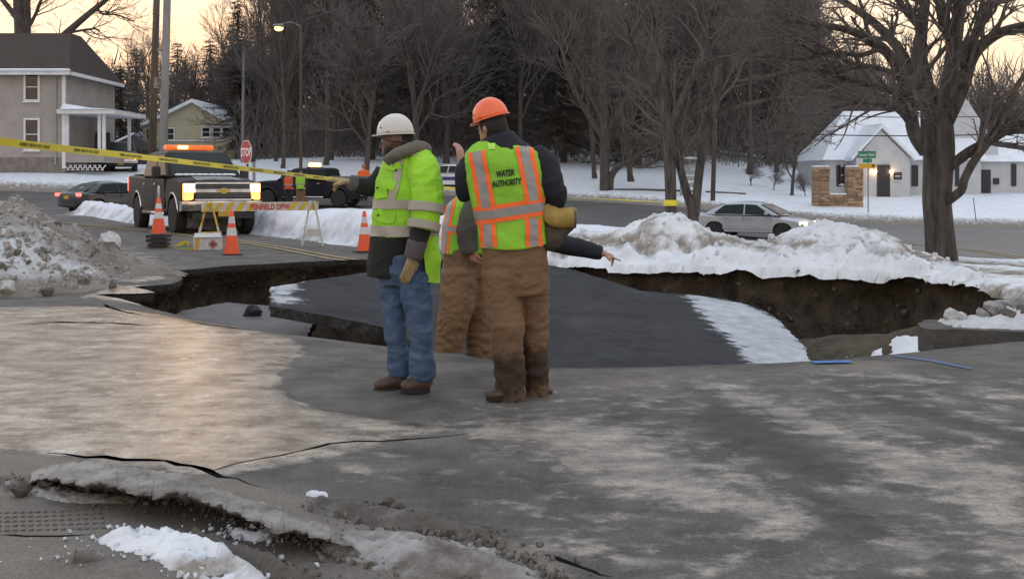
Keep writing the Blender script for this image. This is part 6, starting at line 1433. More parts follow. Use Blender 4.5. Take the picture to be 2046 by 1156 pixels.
# caution tape
tape_m = M('caution_tape', (.70, .60, .03), (.58, .50, .04), scale=3, rough=.35); ink = M('tape_ink', (.03, .028, .02), rough=.6)
def ribbon(name, label, pts, w, mats, text=None, parent=None):
    Q = []
    for i in range(len(pts) - 1):
        p0, p1, p2, p3 = pts[max(i - 1, 0)], pts[i], pts[i + 1], pts[min(i + 2, len(pts) - 1)]
        for k in range(12):
            t = k / 12; Q.append(.5 * ((2 * p1) + (p2 - p0) * t + (2 * p0 - 5 * p1 + 4 * p2 - p3) * t * t + (3 * p1 - p0 - 3 * p2 + p3) * t ** 3))
    Q.append(pts[-1]); acc = [0]
    for a, b in zip(Q[:-1], Q[1:]): acc.append(acc[-1] + (b - a).length)
    def frame(s):
        i = min(max(np.searchsorted(acc, s) - 1, 0), len(Q) - 2); f = (s - acc[i]) / max(1e-6, acc[i + 1] - acc[i]); p = Q[i].lerp(Q[i + 1], f); t = (Q[i + 1] - Q[i]).normalized()
        tw = (.25 + 1.1 * min(1, max(0, (s - 15) / 6))) * math.sin(s * .9); up = (Vector((0, 0, 1)) - t * t.z).normalized(); n = t.cross(up); u = up * math.cos(tw) + n * math.sin(tw); return p, u, t.cross(u)
    base = Q[0]; th = thing(name, label, 'tape', base, world=True)
    mb = MB(); S = np.linspace(0, acc[-1], max(30, int(acc[-1] * 4))); rows = []
    for s in S: p, u, n_ = frame(s); w_ = w * (1 - .55 * min(1, max(0, (s - 17) / 5))); rows.append([p + u * w_ / 2 + n_ * .001, p - u * w_ / 2 + n_ * .001, p - u * w_ / 2 - n_ * .001, p + u * w_ / 2 - n_ * .001])
    mb.loft(rows); bnd = mb.build('band', mats, th)
    if text:
        t = text_mb(text, w * .62, .0008, 'LEFT'); L0 = max(v[0] for v in t.v) + .45; s0 = .2
        while s0 + L0 < min(acc[-1], 16):
            m2 = MB(); vs = []
            for v in t.v: p, u, n_ = frame(s0 + v[0]); vs.append(p + u * (v[1] - w * .22) + n_ * .0035)
            m2.add(vs, t.f); m2.build('lettering', ink, bnd); s0 += L0
    return th
tape_pts = [P(-330, 228, 6.6), P(0, 282, 8.4), P(240, 309, 10.6), P(480, 336, 14), P(700, 361, 19), P(900, 376, 23.5), P(1110, 392, 27.5), P(1328, 404, 29.7)]
ribbon('caution_tape', 'long yellow lettered caution tape stretched across the closed street', tape_pts, .060, tape_m, 'SHERIFF LINE DO NOT CROSS')
tp_ = tape_pts[0]; mb = MB(); mb.tube([(tp_.x, tp_.y, -.1), (tp_.x, tp_.y, tp_.z + .1)], .03, 8); o = mb.build('marker_post', steel); tag(o, 'slim steel post holding the end of the caution tape', 'post')
mb = MB(); q = P(1340, 405, 30); mb.lathe([(.19, -.08), (.20, 0), (.19, .08)], 16, q, cap=False)
o = mb.build('caution_tape', tape_m); o.location = (0, 0, 0); tag(o, 'yellow tape wound round one stem of the tree behind the mound', 'tape')
lp = [G(378, 497) + Vector((0, 0, .05)), G(372, 494) + Vector((0, 0, .10)), G(358, 496) + Vector((0, 0, .07)), G(348, 500) + Vector((0, 0, .02)), G(360, 502) + Vector((0, 0, .03)), G(385, 503) + Vector((0, 0, .04))]
ribbon('caution_tape', 'loose loop of yellow tape lying beside the cardboard box', lp, .07, tape_m)
# ================================================================ people
skin_l = M('skin_light', (.42, .23, .17), (.36, .18, .13), scale=12, rough=.55); skin_d = M('skin_dark', (.17, .085, .055), (.13, .065, .045), scale=12, rough=.5)
duck = M('brown_duck', (.205, .124, .068), (.125, .074, .042), scale=6, rough=.9, bump=.55, bscale=9, bdist=.022, stretch=(1, 1, 2.4), lo=.3, hi=.7)
attr_mix(duck, 'mud', (.042, .026, .019), .9, (14.0, (1, 1, 1)), .35, .22)
denim = M('denim', (.030, .062, .130), (.095, .150, .235), scale=6, rough=.9, bump=.5, bscale=10, bdist=.02, stretch=(1, 1, 2.2), lo=.36, hi=.7)
navyc = M('navy_cloth', (.010, .012, .020), (.016, .018, .028), scale=9, rough=.9); blackc = M('black_cloth', (.012, .012, .013), (.02, .02, .02), scale=9, rough=.9)
olive = M('olive_cloth', (.055, .052, .042), (.075, .070, .058), scale=8, rough=.95); hoodm = M('hood_tan', (.16, .145, .12), (.12, .108, .09), scale=9, rough=.95)
lime = M('lime_cloth', (.36, .74, .025), (.26, .56, .03), scale=4, rough=.75, lo=.3, hi=.72, bump=.7, bscale=11, bdist=.035); lime2 = M('lime_vest', (.28, .62, .03), (.20, .45, .035), scale=4, rough=.75, bump=.6, bscale=10, bdist=.03, lo=.35, hi=.75)
orst = M('orange_trim', (.95, .16, .03), rough=.7); slv = M('silver_tape', (.30, .295, .285), (.25, .245, .24), scale=14, rough=.45); slv2 = M('silver_tape_warm', (.40, .375, .31), (.32, .30, .25), scale=10, rough=.5)
bootm = M('boot_brown', (.045, .024, .018), (.08, .045, .032), scale=14, rough=.6, bump=.3, bscale=60, bdist=.004); sole = M('boot_sole', (.02, .018, .016), rough=.9)
glove_t = M('glove_tan', (.40, .31, .17), (.28, .21, .12), scale=16, rough=.85); glove_g = M('glove_cuff', (.11, .095, .105), (.08, .07, .08), scale=12, rough=.9)
helm_w = M('helmet_white', (.60, .59, .55), (.52, .51, .47), scale=6, rough=.3, coat=.3); helm_o = M('helmet_orange', (.92, .16, .045), (.80, .13, .04), scale=6, rough=.35, coat=.3)
hairm = M('dark_hair', (.012, .010, .009), (.02, .017, .015), scale=40, rough=.8)
class Fig:
    """pose traced as (px, py, depth offset) at the person's own distance; radii in px"""
    def __init__(s, d): s.d = d; s.k = d / F
    def p(s, q): return P(q[0], q[1], s.d + (q[2] if len(q) > 2 else 0))
    def chain(s, mb, pts, rad, n=14):
        P3 = [s.p(q) for q in pts]; Q = []; R = []
        rr = [(r, r) if not isinstance(r, tuple) else r for r in rad]
        for i in range(len(P3) - 1):
            p0, p1, p2, p3 = P3[max(i - 1, 0)], P3[i], P3[i + 1], P3[min(i + 2, len(P3) - 1)]
            for k in range(4):
                t = k / 4; Q.append(.5 * ((2 * p1) + (p2 - p0) * t + (2 * p0 - 5 * p1 + 4 * p2 - p3) * t * t + (3 * p1 - p0 - 3 * p2 + p3) * t ** 3))
                R.append(tuple((rr[i][c] + (rr[i + 1][c] - rr[i][c]) * t) * s.k for c in (0, 1)))
        Q.append(P3[-1]); R.append(tuple(c * s.k for c in rr[-1])); mb.tube(Q, R, n, flat=(0, 1, 0) if abs((Q[1] - Q[0]).normalized().y) < .8 else (0, 0, 1)); return Q, R
    def ell(s, mb, q, r, rot=None): mb.ell(s.p(q), tuple(c * s.k for c in r), rot)
def folds(amp, fx=9, fz=16, seed=0, tilt=.6):
    def f(x, y, z):
        a = fbm((x + y * .7) * fx + z * tilt * fx, z * fz, y * 4, 4, seed); r = 1 - np.abs(fbm(x * 5 + z * 4, z * 9 - x * 5, y * 5, 3, seed + 5)) * 2
        big = fbm(x * 2.6 + z * 2.2, z * 4.2 - x * 2.0, y * 3, 2, seed + 8); return amp * (.8 * a + .8 * np.clip(r, -.2, 1) ** 2 + .9 * big - .3)
    return f
def hand(mb, w, d, n, L=.19, point=False, curl=.5, side=1, r=.0095):
    """wrist, direction to the fingertips, palm normal; thumb leaves the side near the base of the palm"""
    d = Vector(d).normalized(); n = Vector(n); n = (n - d * n.dot(d)).normalized(); s = d.cross(n) * side; pl = L * .52
    mb.tube([w - d * .03, w + d * pl * .3, w + d * pl * .7, w + d * pl], [(.024, .03), (.022, .038), (.02, .042), (.016, .040)], 12, flat=n)
    for i, (o, fl) in enumerate(((-.031, .44), (-.011, .50), (.010, .47), (.029, .37))):
        q = w + d * (pl * .93) + s * -o; c = (curl if not (point and i == 0) else .03) * (1.0 + .12 * i); seg = L * fl / 3; dd = d.copy(); pts = [q - d * .012, q]
        if point and i: c = 1.15
        for k in range(3):
            dd = (dd * math.cos(c) + n * math.sin(c)).normalized(); q = q + dd * seg; pts.append(q.copy())
        mb.tube(pts, [r * 1.1, r * 1.1, r, r * .93, r * .75], 8)
    b = w + d * pl * .25 + s * .03; e1 = b + (d * .7 + s * .7 + n * .35).normalized() * .038; e2 = e1 + (d * .9 + s * .2 + n * .35).normalized() * .03; e3 = e2 + (d * .95 + n * .3).normalized() * .024
    mb.tube([b - s * .015, b, e1, e2, e3], [r * 1.4, r * 1.4, r * 1.2, r * 1.05, r * .8], 8)
def helmet(par, F_, c, w, mat, tilt, yaw, logo=True, ridge=True, roll=0.0):
    """hard hat: dome, brim longer in front, three ridges; local front = -x before yaw"""
    k = F_.k; c3 = F_.p(c); R = Matrix.Rotation(roll, 3, 'Y') @ Matrix.Rotation(yaw, 3, 'Z') @ Matrix.Rotation(tilt[0], 3, 'Y') @ Matrix.Rotation(tilt[1], 3, 'X'); a = w * k; mb = MB(); rings = []; n = 36
    for j in range(13):
        t = j / 12 * PI / 2; ring = []
        for i in range(n):
            th = 2 * PI * i / n; x, y = math.cos(th), math.sin(th); rr = math.cos(t) ** .82 if j < 12 else .04
            rg = 1 + (.035 * math.exp(-((abs(y) * math.cos(t) - .0) / .13) ** 2) if ridge else 0) * math.sin(min(t * 1.3, PI / 2))
            ring.append(c3 + R @ Vector((x * rr * a * 1.20, y * rr * a * .98, math.sin(t) * a * 1.22 * rg)))
        rings.append(ring)
    mb.loft(rings); o = mb.build('hard_hat', mat, par, smooth=True)
    mb = MB(); rings = []
    for (rs, dz) in ((.98, .03), (1.035, .0), (1.04, -.045), (.98, -.05), (.93, .0)):
        ring = []
        for i in range(n):
            th = 2 * PI * i / n; x, y = math.cos(th), math.sin(th); fr = max(0, -x) ** 2 * .26; bk = max(0, x) ** 3 * .04
            e = rs + (fr + bk if rs > 1 else 0); ring.append(c3 + R @ Vector((x * e * a * 1.20, y * e * a * .98, dz * a - fr * .14 * a)))
        rings.append(ring)
    mb.loft(rings, cap=False); mb.build('brim', mat, o, smooth=True)
    if logo:
        for (xx, zz, sz) in ((-.55, .42, .07), (.0, .13, .05)):
            mb = MB(); yy = -.98 * math.sqrt(max(.05, 1 - (xx / 1.2) ** 2 - (zz / 1.22) ** 2)) - .0
            base_ = Vector((xx * a, yy * a * 1.02, zz * a)); q = c3 + R @ base_; nn = (R @ Vector((xx / 1.44, yy, zz / 1.49))).normalized(); rot = nn.to_track_quat('Z', 'Y').to_matrix()
            mb.box(q, (sz * 2.2 * a if zz < .2 else sz * 1.8 * a, sz * 1.6 * a, .008), rot); mb.build('sticker', M('sticker_dark', (.07, .07, .075), rough=.6), o, bevel=.003)
    return o
def boot(par, F_, heel, toe, hh, w, ankle):
    """lace-up work boot on its sole"""
    h3, t3 = F_.p(heel), F_.p(toe); d = (t3 - h3).normalized(); k = F_.k; mb = MB(); L = (t3 - h3).length; up = Vector((0, 0, 1))
    mb.tube([h3 + up * hh * .55 * k, h3 + d * L * .35 + up * hh * .62 * k, h3 + d * L * .65 + up * hh * .5 * k, h3 + d * L * .9 + up * hh * .42 * k, t3 + up * hh * .34 * k], [(hh * .55 * k, w * .42 * k), (hh * .6 * k, w * .46 * k), (hh * .48 * k, w * .52 * k), (hh * .4 * k, w * .48 * k), (hh * .22 * k, w * .3 * k)], 14, flat=up)
    mb.tube([h3 + d * L * .12 + up * hh * .4 * k, F_.p(ankle)], [w * .46 * k, w * .48 * k], 14)
    b = blob(mb, 'boot', bootm, par, .008, 4)
    m2 = MB(); rings = []; sd = d.cross(up)
    for (z, s) in ((-.06, .93), (.10, .95), (.24, .90)):
        ring = []
        for i in range(20):
            th = 2 * PI * i / 20; x = math.cos(th); y = math.sin(th); wd = w * .5 * (1.0 + .12 * x) * s * k
            ring.append(h3 + d * (L * .5 + x * (L * .5 + .012) * s) + sd * y * wd + up * (z * hh * k))
        rings.append(ring)
    m2.loft(rings); m2.build('sole', sole, b)
    return b
class Torso:
    """sleeveless shell round the trunk; rows of (py, centre px, half width px, half depth m, depth offset)"""
    def __init__(s, F_, rows, amp=.006, seed=0, pw=.82): s.F = F_; s.r = np.array(rows, float); s.amp = amp; s.seed = seed; s.pw = pw
    def S(s, th, py, off=0.0):
        cx, hw, hd, dd = (float(np.interp(py, s.r[:, 0], s.r[:, i])) for i in (1, 2, 3, 4)); k = s.F.k
        c, n = math.cos(th), math.sin(th); e = s.pw
        px = math.copysign(abs(c) ** e, c); dy = math.copysign(abs(n) ** e, n)
        b = P(cx, py, s.F.d + dd); q = b + Vector((px * (hw * k + off), dy * (hd + off), 0)); w = s.amp * float(fbm(q.x * 8 + q.z * 4, q.z * 9, q.y * 5, 3, s.seed)); q += Vector((px * w, dy * w, 0)); return q
    def theta(s, px, py):
        cx, hw = (float(np.interp(py, s.r[:, 0], s.r[:, i])) for i in (1, 2)); u = max(-.999, min(.999, (px - cx) / hw)); c = math.copysign(abs(u) ** (1 / s.pw), u); return -math.acos(c)   # near side
    def at(s, px, py, off=.004): return s.S(s.theta(px, py), py, off)
    def shell(s, y0, y1, n=40, step=4, cap=True, thetas=None, off=0.0, yb=None):
        mb = MB(); rows = []; m = max(2, int((y1 - y0) / step))
        for j in range(m + 1):
            ring = []
            for i in range(n):
                th = 2 * PI * i / n if thetas is None else thetas[0] + (thetas[1] - thetas[0]) * i / (n - 1)
                ye = y1 if yb is None else yb(th); py = y0 + (ye - y0) * j / m; ring.append(s.S(th, py, off))
            rows.append(ring)
        return mb.loft(rows, cap=cap and thetas is None, closed=thetas is None)
    def band(s, line, width, name, mat, par, off=.004, samples=30):
        """strip along a pixel polyline on the near face"""
        pts = [Vector(p) for p in line]; acc = [0]
        for a, b in zip(pts[:-1], pts[1:]): acc.append(acc[-1] + (b - a).length)
        mb = MB(); rows = []
        for i in range(samples + 1):
            q = acc[-1] * i / samples; j = min(max(int(np.searchsorted(acc, q)) - 1, 0), len(pts) - 2); t = (pts[j + 1] - pts[j]).normalized(); p = pts[j] + t * (q - acc[j]); n = Vector((-t.y, t.x)) * width / 2
            rows.append([s.at(p.x + n.x * u, p.y + n.y * u, off) for u in (-1, -.5, 0, .5, 1)])
        mb.loft(rows, cap=False, closed=False); return mb.build(name, mat, par, smooth=True)
def head(mb, F_, c, r, faced, neck):
    """skull, jaw, nose and ears about centre c (px); faced = unit direction of the face"""
    k = F_.k; c3 = F_.p(c); f = Vector(faced).normalized(); s = f.cross(Vector((0, 0, 1))).normalized(); R = Matrix((f, -s, Vector((0, 0, 1)))).transposed()
    a = r * k; mb.ell(c3, (a * 1.18, a * .95, a * 1.2), R); mb.ell(c3 + f * a * .35 - Vector((0, 0, a * .75)), (a * .78, a * .68, a * .75), R)
    mb.ell(c3 + f * a * 1.2 - Vector((0, 0, a * .32)), (a * .26, a * .17, a * .28), R); mb.ell(c3 + f * a * 1.02 - Vector((0, 0, a * .82)), (a * .2, a * .3, a * .12), R)
    mb.ell(c3 + f * a * .98 - Vector((0, 0, a * .02)), (a * .22, a * .6, a * .12), R)
    for sg_ in (-1, 1): mb.ell(c3 + s * sg_ * a * .97 - f * a * .1 - Vector((0, 0, a * .2)), (a * .22, a * .12, a * .36), R)
    mb.tube([c3 - Vector((0, 0, a * .5)) - f * a * .2, F_.p(neck)], [a * .72, a * .8], 12)
def eyes(par, F_, c, r, faced):
    k = F_.k; c3 = F_.p(c); f = Vector(faced).normalized(); s = f.cross(Vector((0, 0, 1))).normalized(); a = r * k
    for sg_ in (-1, 1):
        mb = MB(); mb.ell(c3 + f * a * 1.08 + s * sg_ * a * .38 - Vector((0, 0, a * .14)), a * .13); mb.build('eye', M('eye_dark', (.03, .025, .02), rough=.2), par, smooth=True)
# ---------------------------------------------------------------- man with the orange helmet, back to the camera
A = Fig(7.2); base = A.p((1030, 800)); base.z = 0
om = thing('person', 'person in orange hard hat, lettered lime safety vest and brown trousers, seen from behind', 'person', base, world=True)
mb = MB(); fc = (-.75, .65, -.05)
head(mb, A, (983, 253, .02), 25, fc, (1002, 305, .03))
A.chain(mb, [(1006, 300, .03), (1010, 340, .03), (1018, 420, .03), (1027, 490, .03)], [(22, 30), (28, 50), (26, 46), (24, 44)])
A.chain(mb, [(1002, 500), (1006, 600), (1015, 690), (1020, 780)], [24, 22, 17, 13]); A.chain(mb, [(1056, 500, .02), (1067, 600, .09), (1069, 690, .145), (1073, 775, .165)], [24, 21, 16, 12])
A.chain(mb, [(1070, 315, .03), (1102, 372, .0), (1116, 396, .05), (1098, 440, .14), (1085, 455, .2)], [15, 13, 11, 10, 9]); A.chain(mb, [(948, 318, .03), (932, 372, .05), (929, 384, .15), (925, 350, .29), (922, 325, .36)], [14, 12, 11, 10, 9])
hand(mb, A.p((922, 326, .36)), (-.12, .35, .9), (-.6, .5, 0), .19, False, .25, -1, .010); hand(mb, A.p((1085, 455, .2)), (.3, .3, -.7), (-.6, -.2, 0), .18, False, .9, 1)
body = blob(mb, 'body', skin_l, om, .009, 3); eyes(body, A, (983, 253, .02), 25, fc)
mb = MB(); A.ell(mb, (986, 250, .02), (29, 29, 30)); A.chain(mb, [(990, 255, .035), (996, 285, .045)], [(27, 26), (29, 31)]); blob(mb, 'hair', hairm, om, .012, 5)
# jacket
mb = MB(); A.chain(mb, [(994, 268, .03), (1000, 290, .03), (1006, 312, .03), (1012, 350, .03), (1020, 420, .03), (1027, 478, .03)], [(34, 33), (40, 44), (46, 66), (46, 70), (42, 66), (38, 60)])
A.chain(mb, [(1062, 308, .03), (1090, 330, .02), (1104, 372, -.02), (1112, 392, .0), (1100, 425, .10), (1088, 450, .18)], [24, 26, 23, 22, 19, 16]); A.chain(mb, [(952, 315, .03), (934, 340, .03), (930, 372, .05), (929, 386, .15), (926, 360, .28), (923, 332, .35)], [22, 22, 20, 19, 17, 14])
blob(mb, 'jacket', navyc, om, .012, 6, folds(.010, 8, 10, 3))
# trousers
mb = MB(); A.chain(mb, [(1026, 470, .02), (1029, 510, .02), (1032, 560, .02), (1034, 590, .02)], [(42, 62), (45, 67), (44, 67), (38, 60)])
A.chain(mb, [(1000, 540, .0), (1006, 600, .0), (1013, 650, -.01), (1016, 700, .0), (1020, 750, .02), (1021, 801, .03)], [39, 37, 35, 32, 31, 32]); A.chain(mb, [(1064, 540, .04), (1067, 600, .09), (1068, 650, .13), (1069, 700, .15), (1071, 750, .16), (1073, 796, .17)], [35, 33, 30, 27, 24, 23])
def drape(seed, amp=.013, stack=True):
    f1 = folds(amp, 6, 13, seed)
    def f(x, y, z):
        low = sstep(.75, .1, z); return f1(x, y, z) + (low * .007 * np.sin(z * 70 + 9 * vnoise(x * 9, y * 9, z * 6, seed)) * (.4 + .6 * vnoise(x * 8, y * 8, z * 7, seed + 2)) if stack else 0)
    return f
blob(mb, 'trousers', duck, om, .011, 6, drape(11), {'mud': lambda x, y, z: np.clip(.86 - np.abs(z - .16) * 2.3 + .2 * fbm(x * 7, y * 7, z * 7, 3, 5), 0, 1)})
boot(om, A, (1042, 797, .05), (972, 798, -.05), 24, 34, (1022, 760, .02)); boot(om, A, (1068, 791, .18), (1098, 790, .27), 22, 34, (1074, 760, .165))
helmet(om, A, (981, 236, .03), 33, helm_o, (-.05, .0), -.71, roll=-.24)
# vest
vt = Torso(A, [(278, 990, 22, .075, .03), (283, 992, 36, .10, .03), (292, 998, 58, .13, .03), (304, 1003, 74, .15, .03), (325, 1005, 79, .165, .03), (360, 1010, 78, .17, .03), (400, 1015, 75, .168, .03), (440, 1022, 71, .162, .03), (470, 1026, 69, .160, .02), (500, 1029, 68, .160, .02)], .016, 21)
vb = lambda th: 493 + 4 * math.cos(th + PI) + 3 * math.sin(3 * th)
vs_ = vt.shell(283, 495, 56, 3.5, True, yb=vb).build('safety_vest', lime2, om, smooth=True)
def stripe(line, w, name='vest_stripe'):
    vt.band(line, w, name, slv, vs_, .006)
    L = [Vector(p) for p in line]; t = (L[-1] - L[0]).normalized(); n = Vector((-t.y, t.x))
    for s in (-1, 1): vt.band([p + n * s * (w / 2 + 4.2) for p in L], 9.5, 'vest_trim', orst, vs_, .0045)
stripe([(954, 303), (962, 350), (970, 390), (974, 414)], 17); stripe([(1045, 292), (1053, 330), (1060, 370), (1064, 400)], 17)
stripe([(975, 446), (979, 492)], 15); stripe([(1064, 434), (1067, 490)], 15); stripe([(949, 431), (980, 427), (1020, 421), (1060, 415), (1088, 411)], 17)
vt.band([(983, 287), (983, 299)], 15, 'label_patch', M('pale_lime', (.45, .80, .12), rough=.7), vs_, .008)
ang = -.12
for (txt, cx, cy, wpx, hpx) in (('WATER', 1010, 352, 35, 13), ('AUTHORITY', 1013, 370, 56, 13)):
    t = text_mb(txt, 1.0, .045); xs = [v[0] for v in t.v]; ys = [v[1] for v in t.v]; sx = wpx / (max(xs) - min(xs)); sy = hpx / (max(ys) - min(ys)); mx_ = (max(xs) + min(xs)) / 2
    vs2 = []
    for v in t.v: u = (v[0] - mx_) * sx; w_ = -(v[1]) * sy; vs2.append(vt.at(cx + u * math.cos(ang) - w_ * math.sin(ang) * .3, cy + u * math.sin(ang) + w_, .012))
    t.v = [tuple(v) for v in vs2]; t.build('lettering', M('vest_black', (.02, .022, .015), rough=.8), vs_)
mb = MB(); 
for (q, r) in (((1013, 338), 7), ((1003, 341), 4), ((982, 336), 3)): pass
# yellow gauntlets held at his right side
mb = MB(); A.chain(mb, [(1086, 415, -.02), (1098, 428, -.05), (1116, 436, -.06), (1136, 434, -.06), (1150, 436, -.06)], [(9, 14), (12, 19), (14, 19), (16, 20), (16, 19)])
gl = thing('work_gloves', 'yellow gauntlet work gloves held against the lime vest', 'gloves', A.p((1115, 450, -.05)), world=True)
blob(mb, 'yellow_glove', M('glove_yellow', (.36, .25, .055), (.25, .17, .045), scale=16, rough=.7), gl, .008, 3, folds(.006, 14, 14, 9)); mb = MB(); A.chain(mb, [(1147, 436, -.06), (1151, 436, -.06)], [(17, 20), (16, 19)], 20); mb.build('cuff_rim', glove_g, gl, smooth=True)
mb = MB(); A.chain(mb, [(1092, 488, .02), (1104, 478, -.01), (1122, 462, -.02), (1146, 446, -.03)], [18, 20, 15, 8]); A.chain(mb, [(1094, 440, .02), (1102, 466, .0), (1098, 490, .01)], [17, 22, 15]); blob(mb, 'brown_glove', M('glove_brown', (.075, .058, .035), (.05, .04, .026), scale=14, rough=.85), gl, .008, 3, folds(.006, 14, 14, 19))
# ---------------------------------------------------------------- man with the white helmet, facing left
B = Fig(7.5); base = B.p((805, 782)); base.z = 0
wm = thing('person', 'person in white hard hat, lime reflective jacket and blue jeans, pointing', 'person', base, world=True)
mb = MB(); fc = (-.93, .36, -.12); head(mb, B, (790, 280, .02), 25, fc, (812, 335, .03))
B.chain(mb, [(812, 325, .03), (815, 370, .03), (812, 440, .03), (808, 530, .03)], [(26, 32), (32, 38), (34, 36), (28, 34)])
B.chain(mb, [(790, 540, .05), (790, 640, .055), (794, 740, .08)], [22, 16, 12]); B.chain(mb, [(828, 540, -.04), (838, 640, -.06), (844, 745, -.04)], [22, 16, 12])
B.chain(mb, [(846, 335, -.10), (852, 400, -.17), (840, 470, -.19), (826, 515, -.2)], [16, 14, 12, 10]); B.chain(mb, [(790, 340, .14), (752, 370, .12), (712, 368, .06), (694, 364, .03)], [15, 13, 10, 9])
body = blob(mb, 'body', skin_d, wm, .009, 3); eyes(body, B, (790, 280, .02), 25, fc)
mb = MB(); B.ell(mb, (800, 276, .03), (27, 26, 28)); B.ell(mb, (812, 290, .03), (18, 22, 20)); B.ell(mb, (780, 302, .01), (14, 20, 13)); blob(mb, 'hair', hairm, wm, .01, 4)
mb = MB(); B.chain(mb, [(762, 276, -.04), (778, 281, -.085), (800, 283, -.095), (812, 284, -.08)], [1.6, 1.6, 1.6, 1.6], 6); mb.build('glasses', blackp, wm)
helmet(wm, B, (790, 268, .02), 32.5, helm_w, (-.03, .02), -.38)
mb = MB(); mb.tube([B.p((826, 268, -.03)), B.p((829, 278, -.02)), B.p((824, 286, -.01))], .012, 8); mb.build('helmet_strap', M('strap_green', (.02, .09, .05), rough=.6), wm)
# hood and collar
mb = MB(); B.chain(mb, [(774, 322, -.06), (786, 312, -.13), (815, 300, -.13), (838, 294, -.08), (848, 300, .03), (840, 304, .12), (810, 312, .16), (782, 322, .1), (774, 326, .0)], [10, 12, 14, 14, 15, 14, 13, 11, 9]); B.chain(mb, [(778, 340, -.08), (784, 318, -.11)], [7, 9]); blob(mb, 'hood', hoodm, wm, .011, 5, folds(.008, 8, 10, 33))
# jeans
mb = MB(); B.chain(mb, [(806, 505, .02), (808, 540, .02), (810, 568, .02)], [(44, 56), (44, 57), (38, 52)]); B.chain(mb, [(786, 545, .06), (786, 600, .06), (790, 650, .05), (794, 700, .07), (796, 730, .08), (798, 752, .08)], [32, 27, 23, 22, 24, 24]); B.chain(mb, [(828, 545, -.05), (832, 600, -.06), (838, 650, -.08), (842, 700, -.06), (844, 730, -.04), (845, 756, -.03)], [34, 29, 24, 22, 25, 25])
blob(mb, 'jeans', denim, wm, .011, 6, drape(41, .012))
boot(wm, B, (806, 779, .08), (748, 780, .02), 28, 34, (798, 742, .08)); boot(wm, B, (858, 781, -.03), (802, 783, -.10), 28, 35, (844, 745, -.04))
# black lower coat
mb = MB(); B.chain(mb, [(800, 440, .03), (790, 480, .03), (780, 520, .03), (776, 555, .03)], [(52, 58), (52, 52), (46, 46), (40, 43)]); blob(mb, 'undercoat', blackc, wm, .012, 6, folds(.008, 7, 10, 44))
mb = MB(); B.chain(mb, [(772, 345, .13), (748, 370, .11), (724, 372, .08), (708, 368, .05)], [26, 22, 18, 16]); blob(mb, 'undersleeve', blackc, wm, .011, 5, folds(.007, 9, 12, 45)); mb = MB(); B.chain(mb, [(845, 440, -.19), (838, 470, -.2), (833, 488, -.2)], [21, 20, 18]); blob(mb, 'undersleeve', blackc, wm, .011, 5, folds(.007, 9, 12, 46))
# lime jacket
jt = Torso(B, [(298, 818, 26, .08, .04), (304, 818, 40, .11, .04), (314, 818, 50, .14, .03), (330, 817, 55, .16, .03), (370, 813, 62, .175, .03), (420, 810, 66, .18, .03), (470, 809, 68, .18, .03), (500, 826, 52, .17, .03), (560, 838, 42, .15, .03)], .020, 51)
jk = jt.shell(304, 471, 56, 4, True, yb=lambda th: 471 - 3 * math.cos(th)).build('jacket', lime, wm, smooth=True)
tail = jt.shell(468, 560, 26, 4, False, thetas=(-1.2, .9), off=.004, yb=lambda th: 556 + 8 * math.cos(th)); tail.build('jacket_tail', lime, jk, smooth=True)
def ring_band(y0, y1, name='reflective_band', off=.007): jt.shell(y0, y1, 56, 3, False, off=off).build(name, slv2, jk, smooth=True)
jt.shell(398, 416, 56, 3, False, off=.007).build('reflective_band', slv2, jk, smooth=True); jt.shell(449, 470, 56, 3, False, off=.007).build('reflective_band', slv2, jk, smooth=True)
jt.band([(806, 306), (800, 340), (796, 372), (788, 398)], 14, 'reflective_band', slv2, jk, .008)
jt.band([(758, 362), (780, 366), (796, 372)], 20, 'pocket_flap', lime, jk, .012); jt.band([(766, 372), (770, 395)], 26, 'chest_pocket', lime, jk, .010); jt.band([(758, 425), (775, 432), (795, 434)], 22, 'pocket_flap', lime, jk, .010)
jt.band([(776, 330), (790, 336), (806, 330)], 12, 'storm_flap', lime, jk, .012)
for (px, py) in ((797, 340), (762, 375), (764, 428)):
    mb = MB(); mb.ell(jt.at(px, py, .016), .008, nu=8, nv=5); mb.build('snap', blackp, jk, smooth=True)
mb = MB(); Q, R = B.chain(mb, [(838, 318, -.03), (848, 345, -.12), (854, 385, -.17), (851, 425, -.19), (845, 458, -.2)], [27, 33, 33, 31, 28]); sl_ = blob(mb, 'sleeve', lime, wm, .010, 4, folds(.010, 7, 11, 57))
for (y0, y1, r0, r1, x0, x1) in ((407, 425, 36.5, 35.5, 853, 851), (443, 459, 33.5, 32.5, 848, 845)):
    m2 = MB(); B.chain(m2, [(x0, y0, -.187), ((x0 + x1) / 2, (y0 + y1) / 2, -.192), (x1, y1, -.197)], [r0, (r0 + r1) / 2, r1], 22); m2.build('reflective_band', slv2, sl_, smooth=True)
m2 = MB(); B.chain(m2, [(822, 309, -.10), (840, 313, -.13), (858, 328, -.11)], [(9, 4), (9, 4), (8, 4)], 12); m2.build('shoulder_band', slv2, jk, smooth=True)
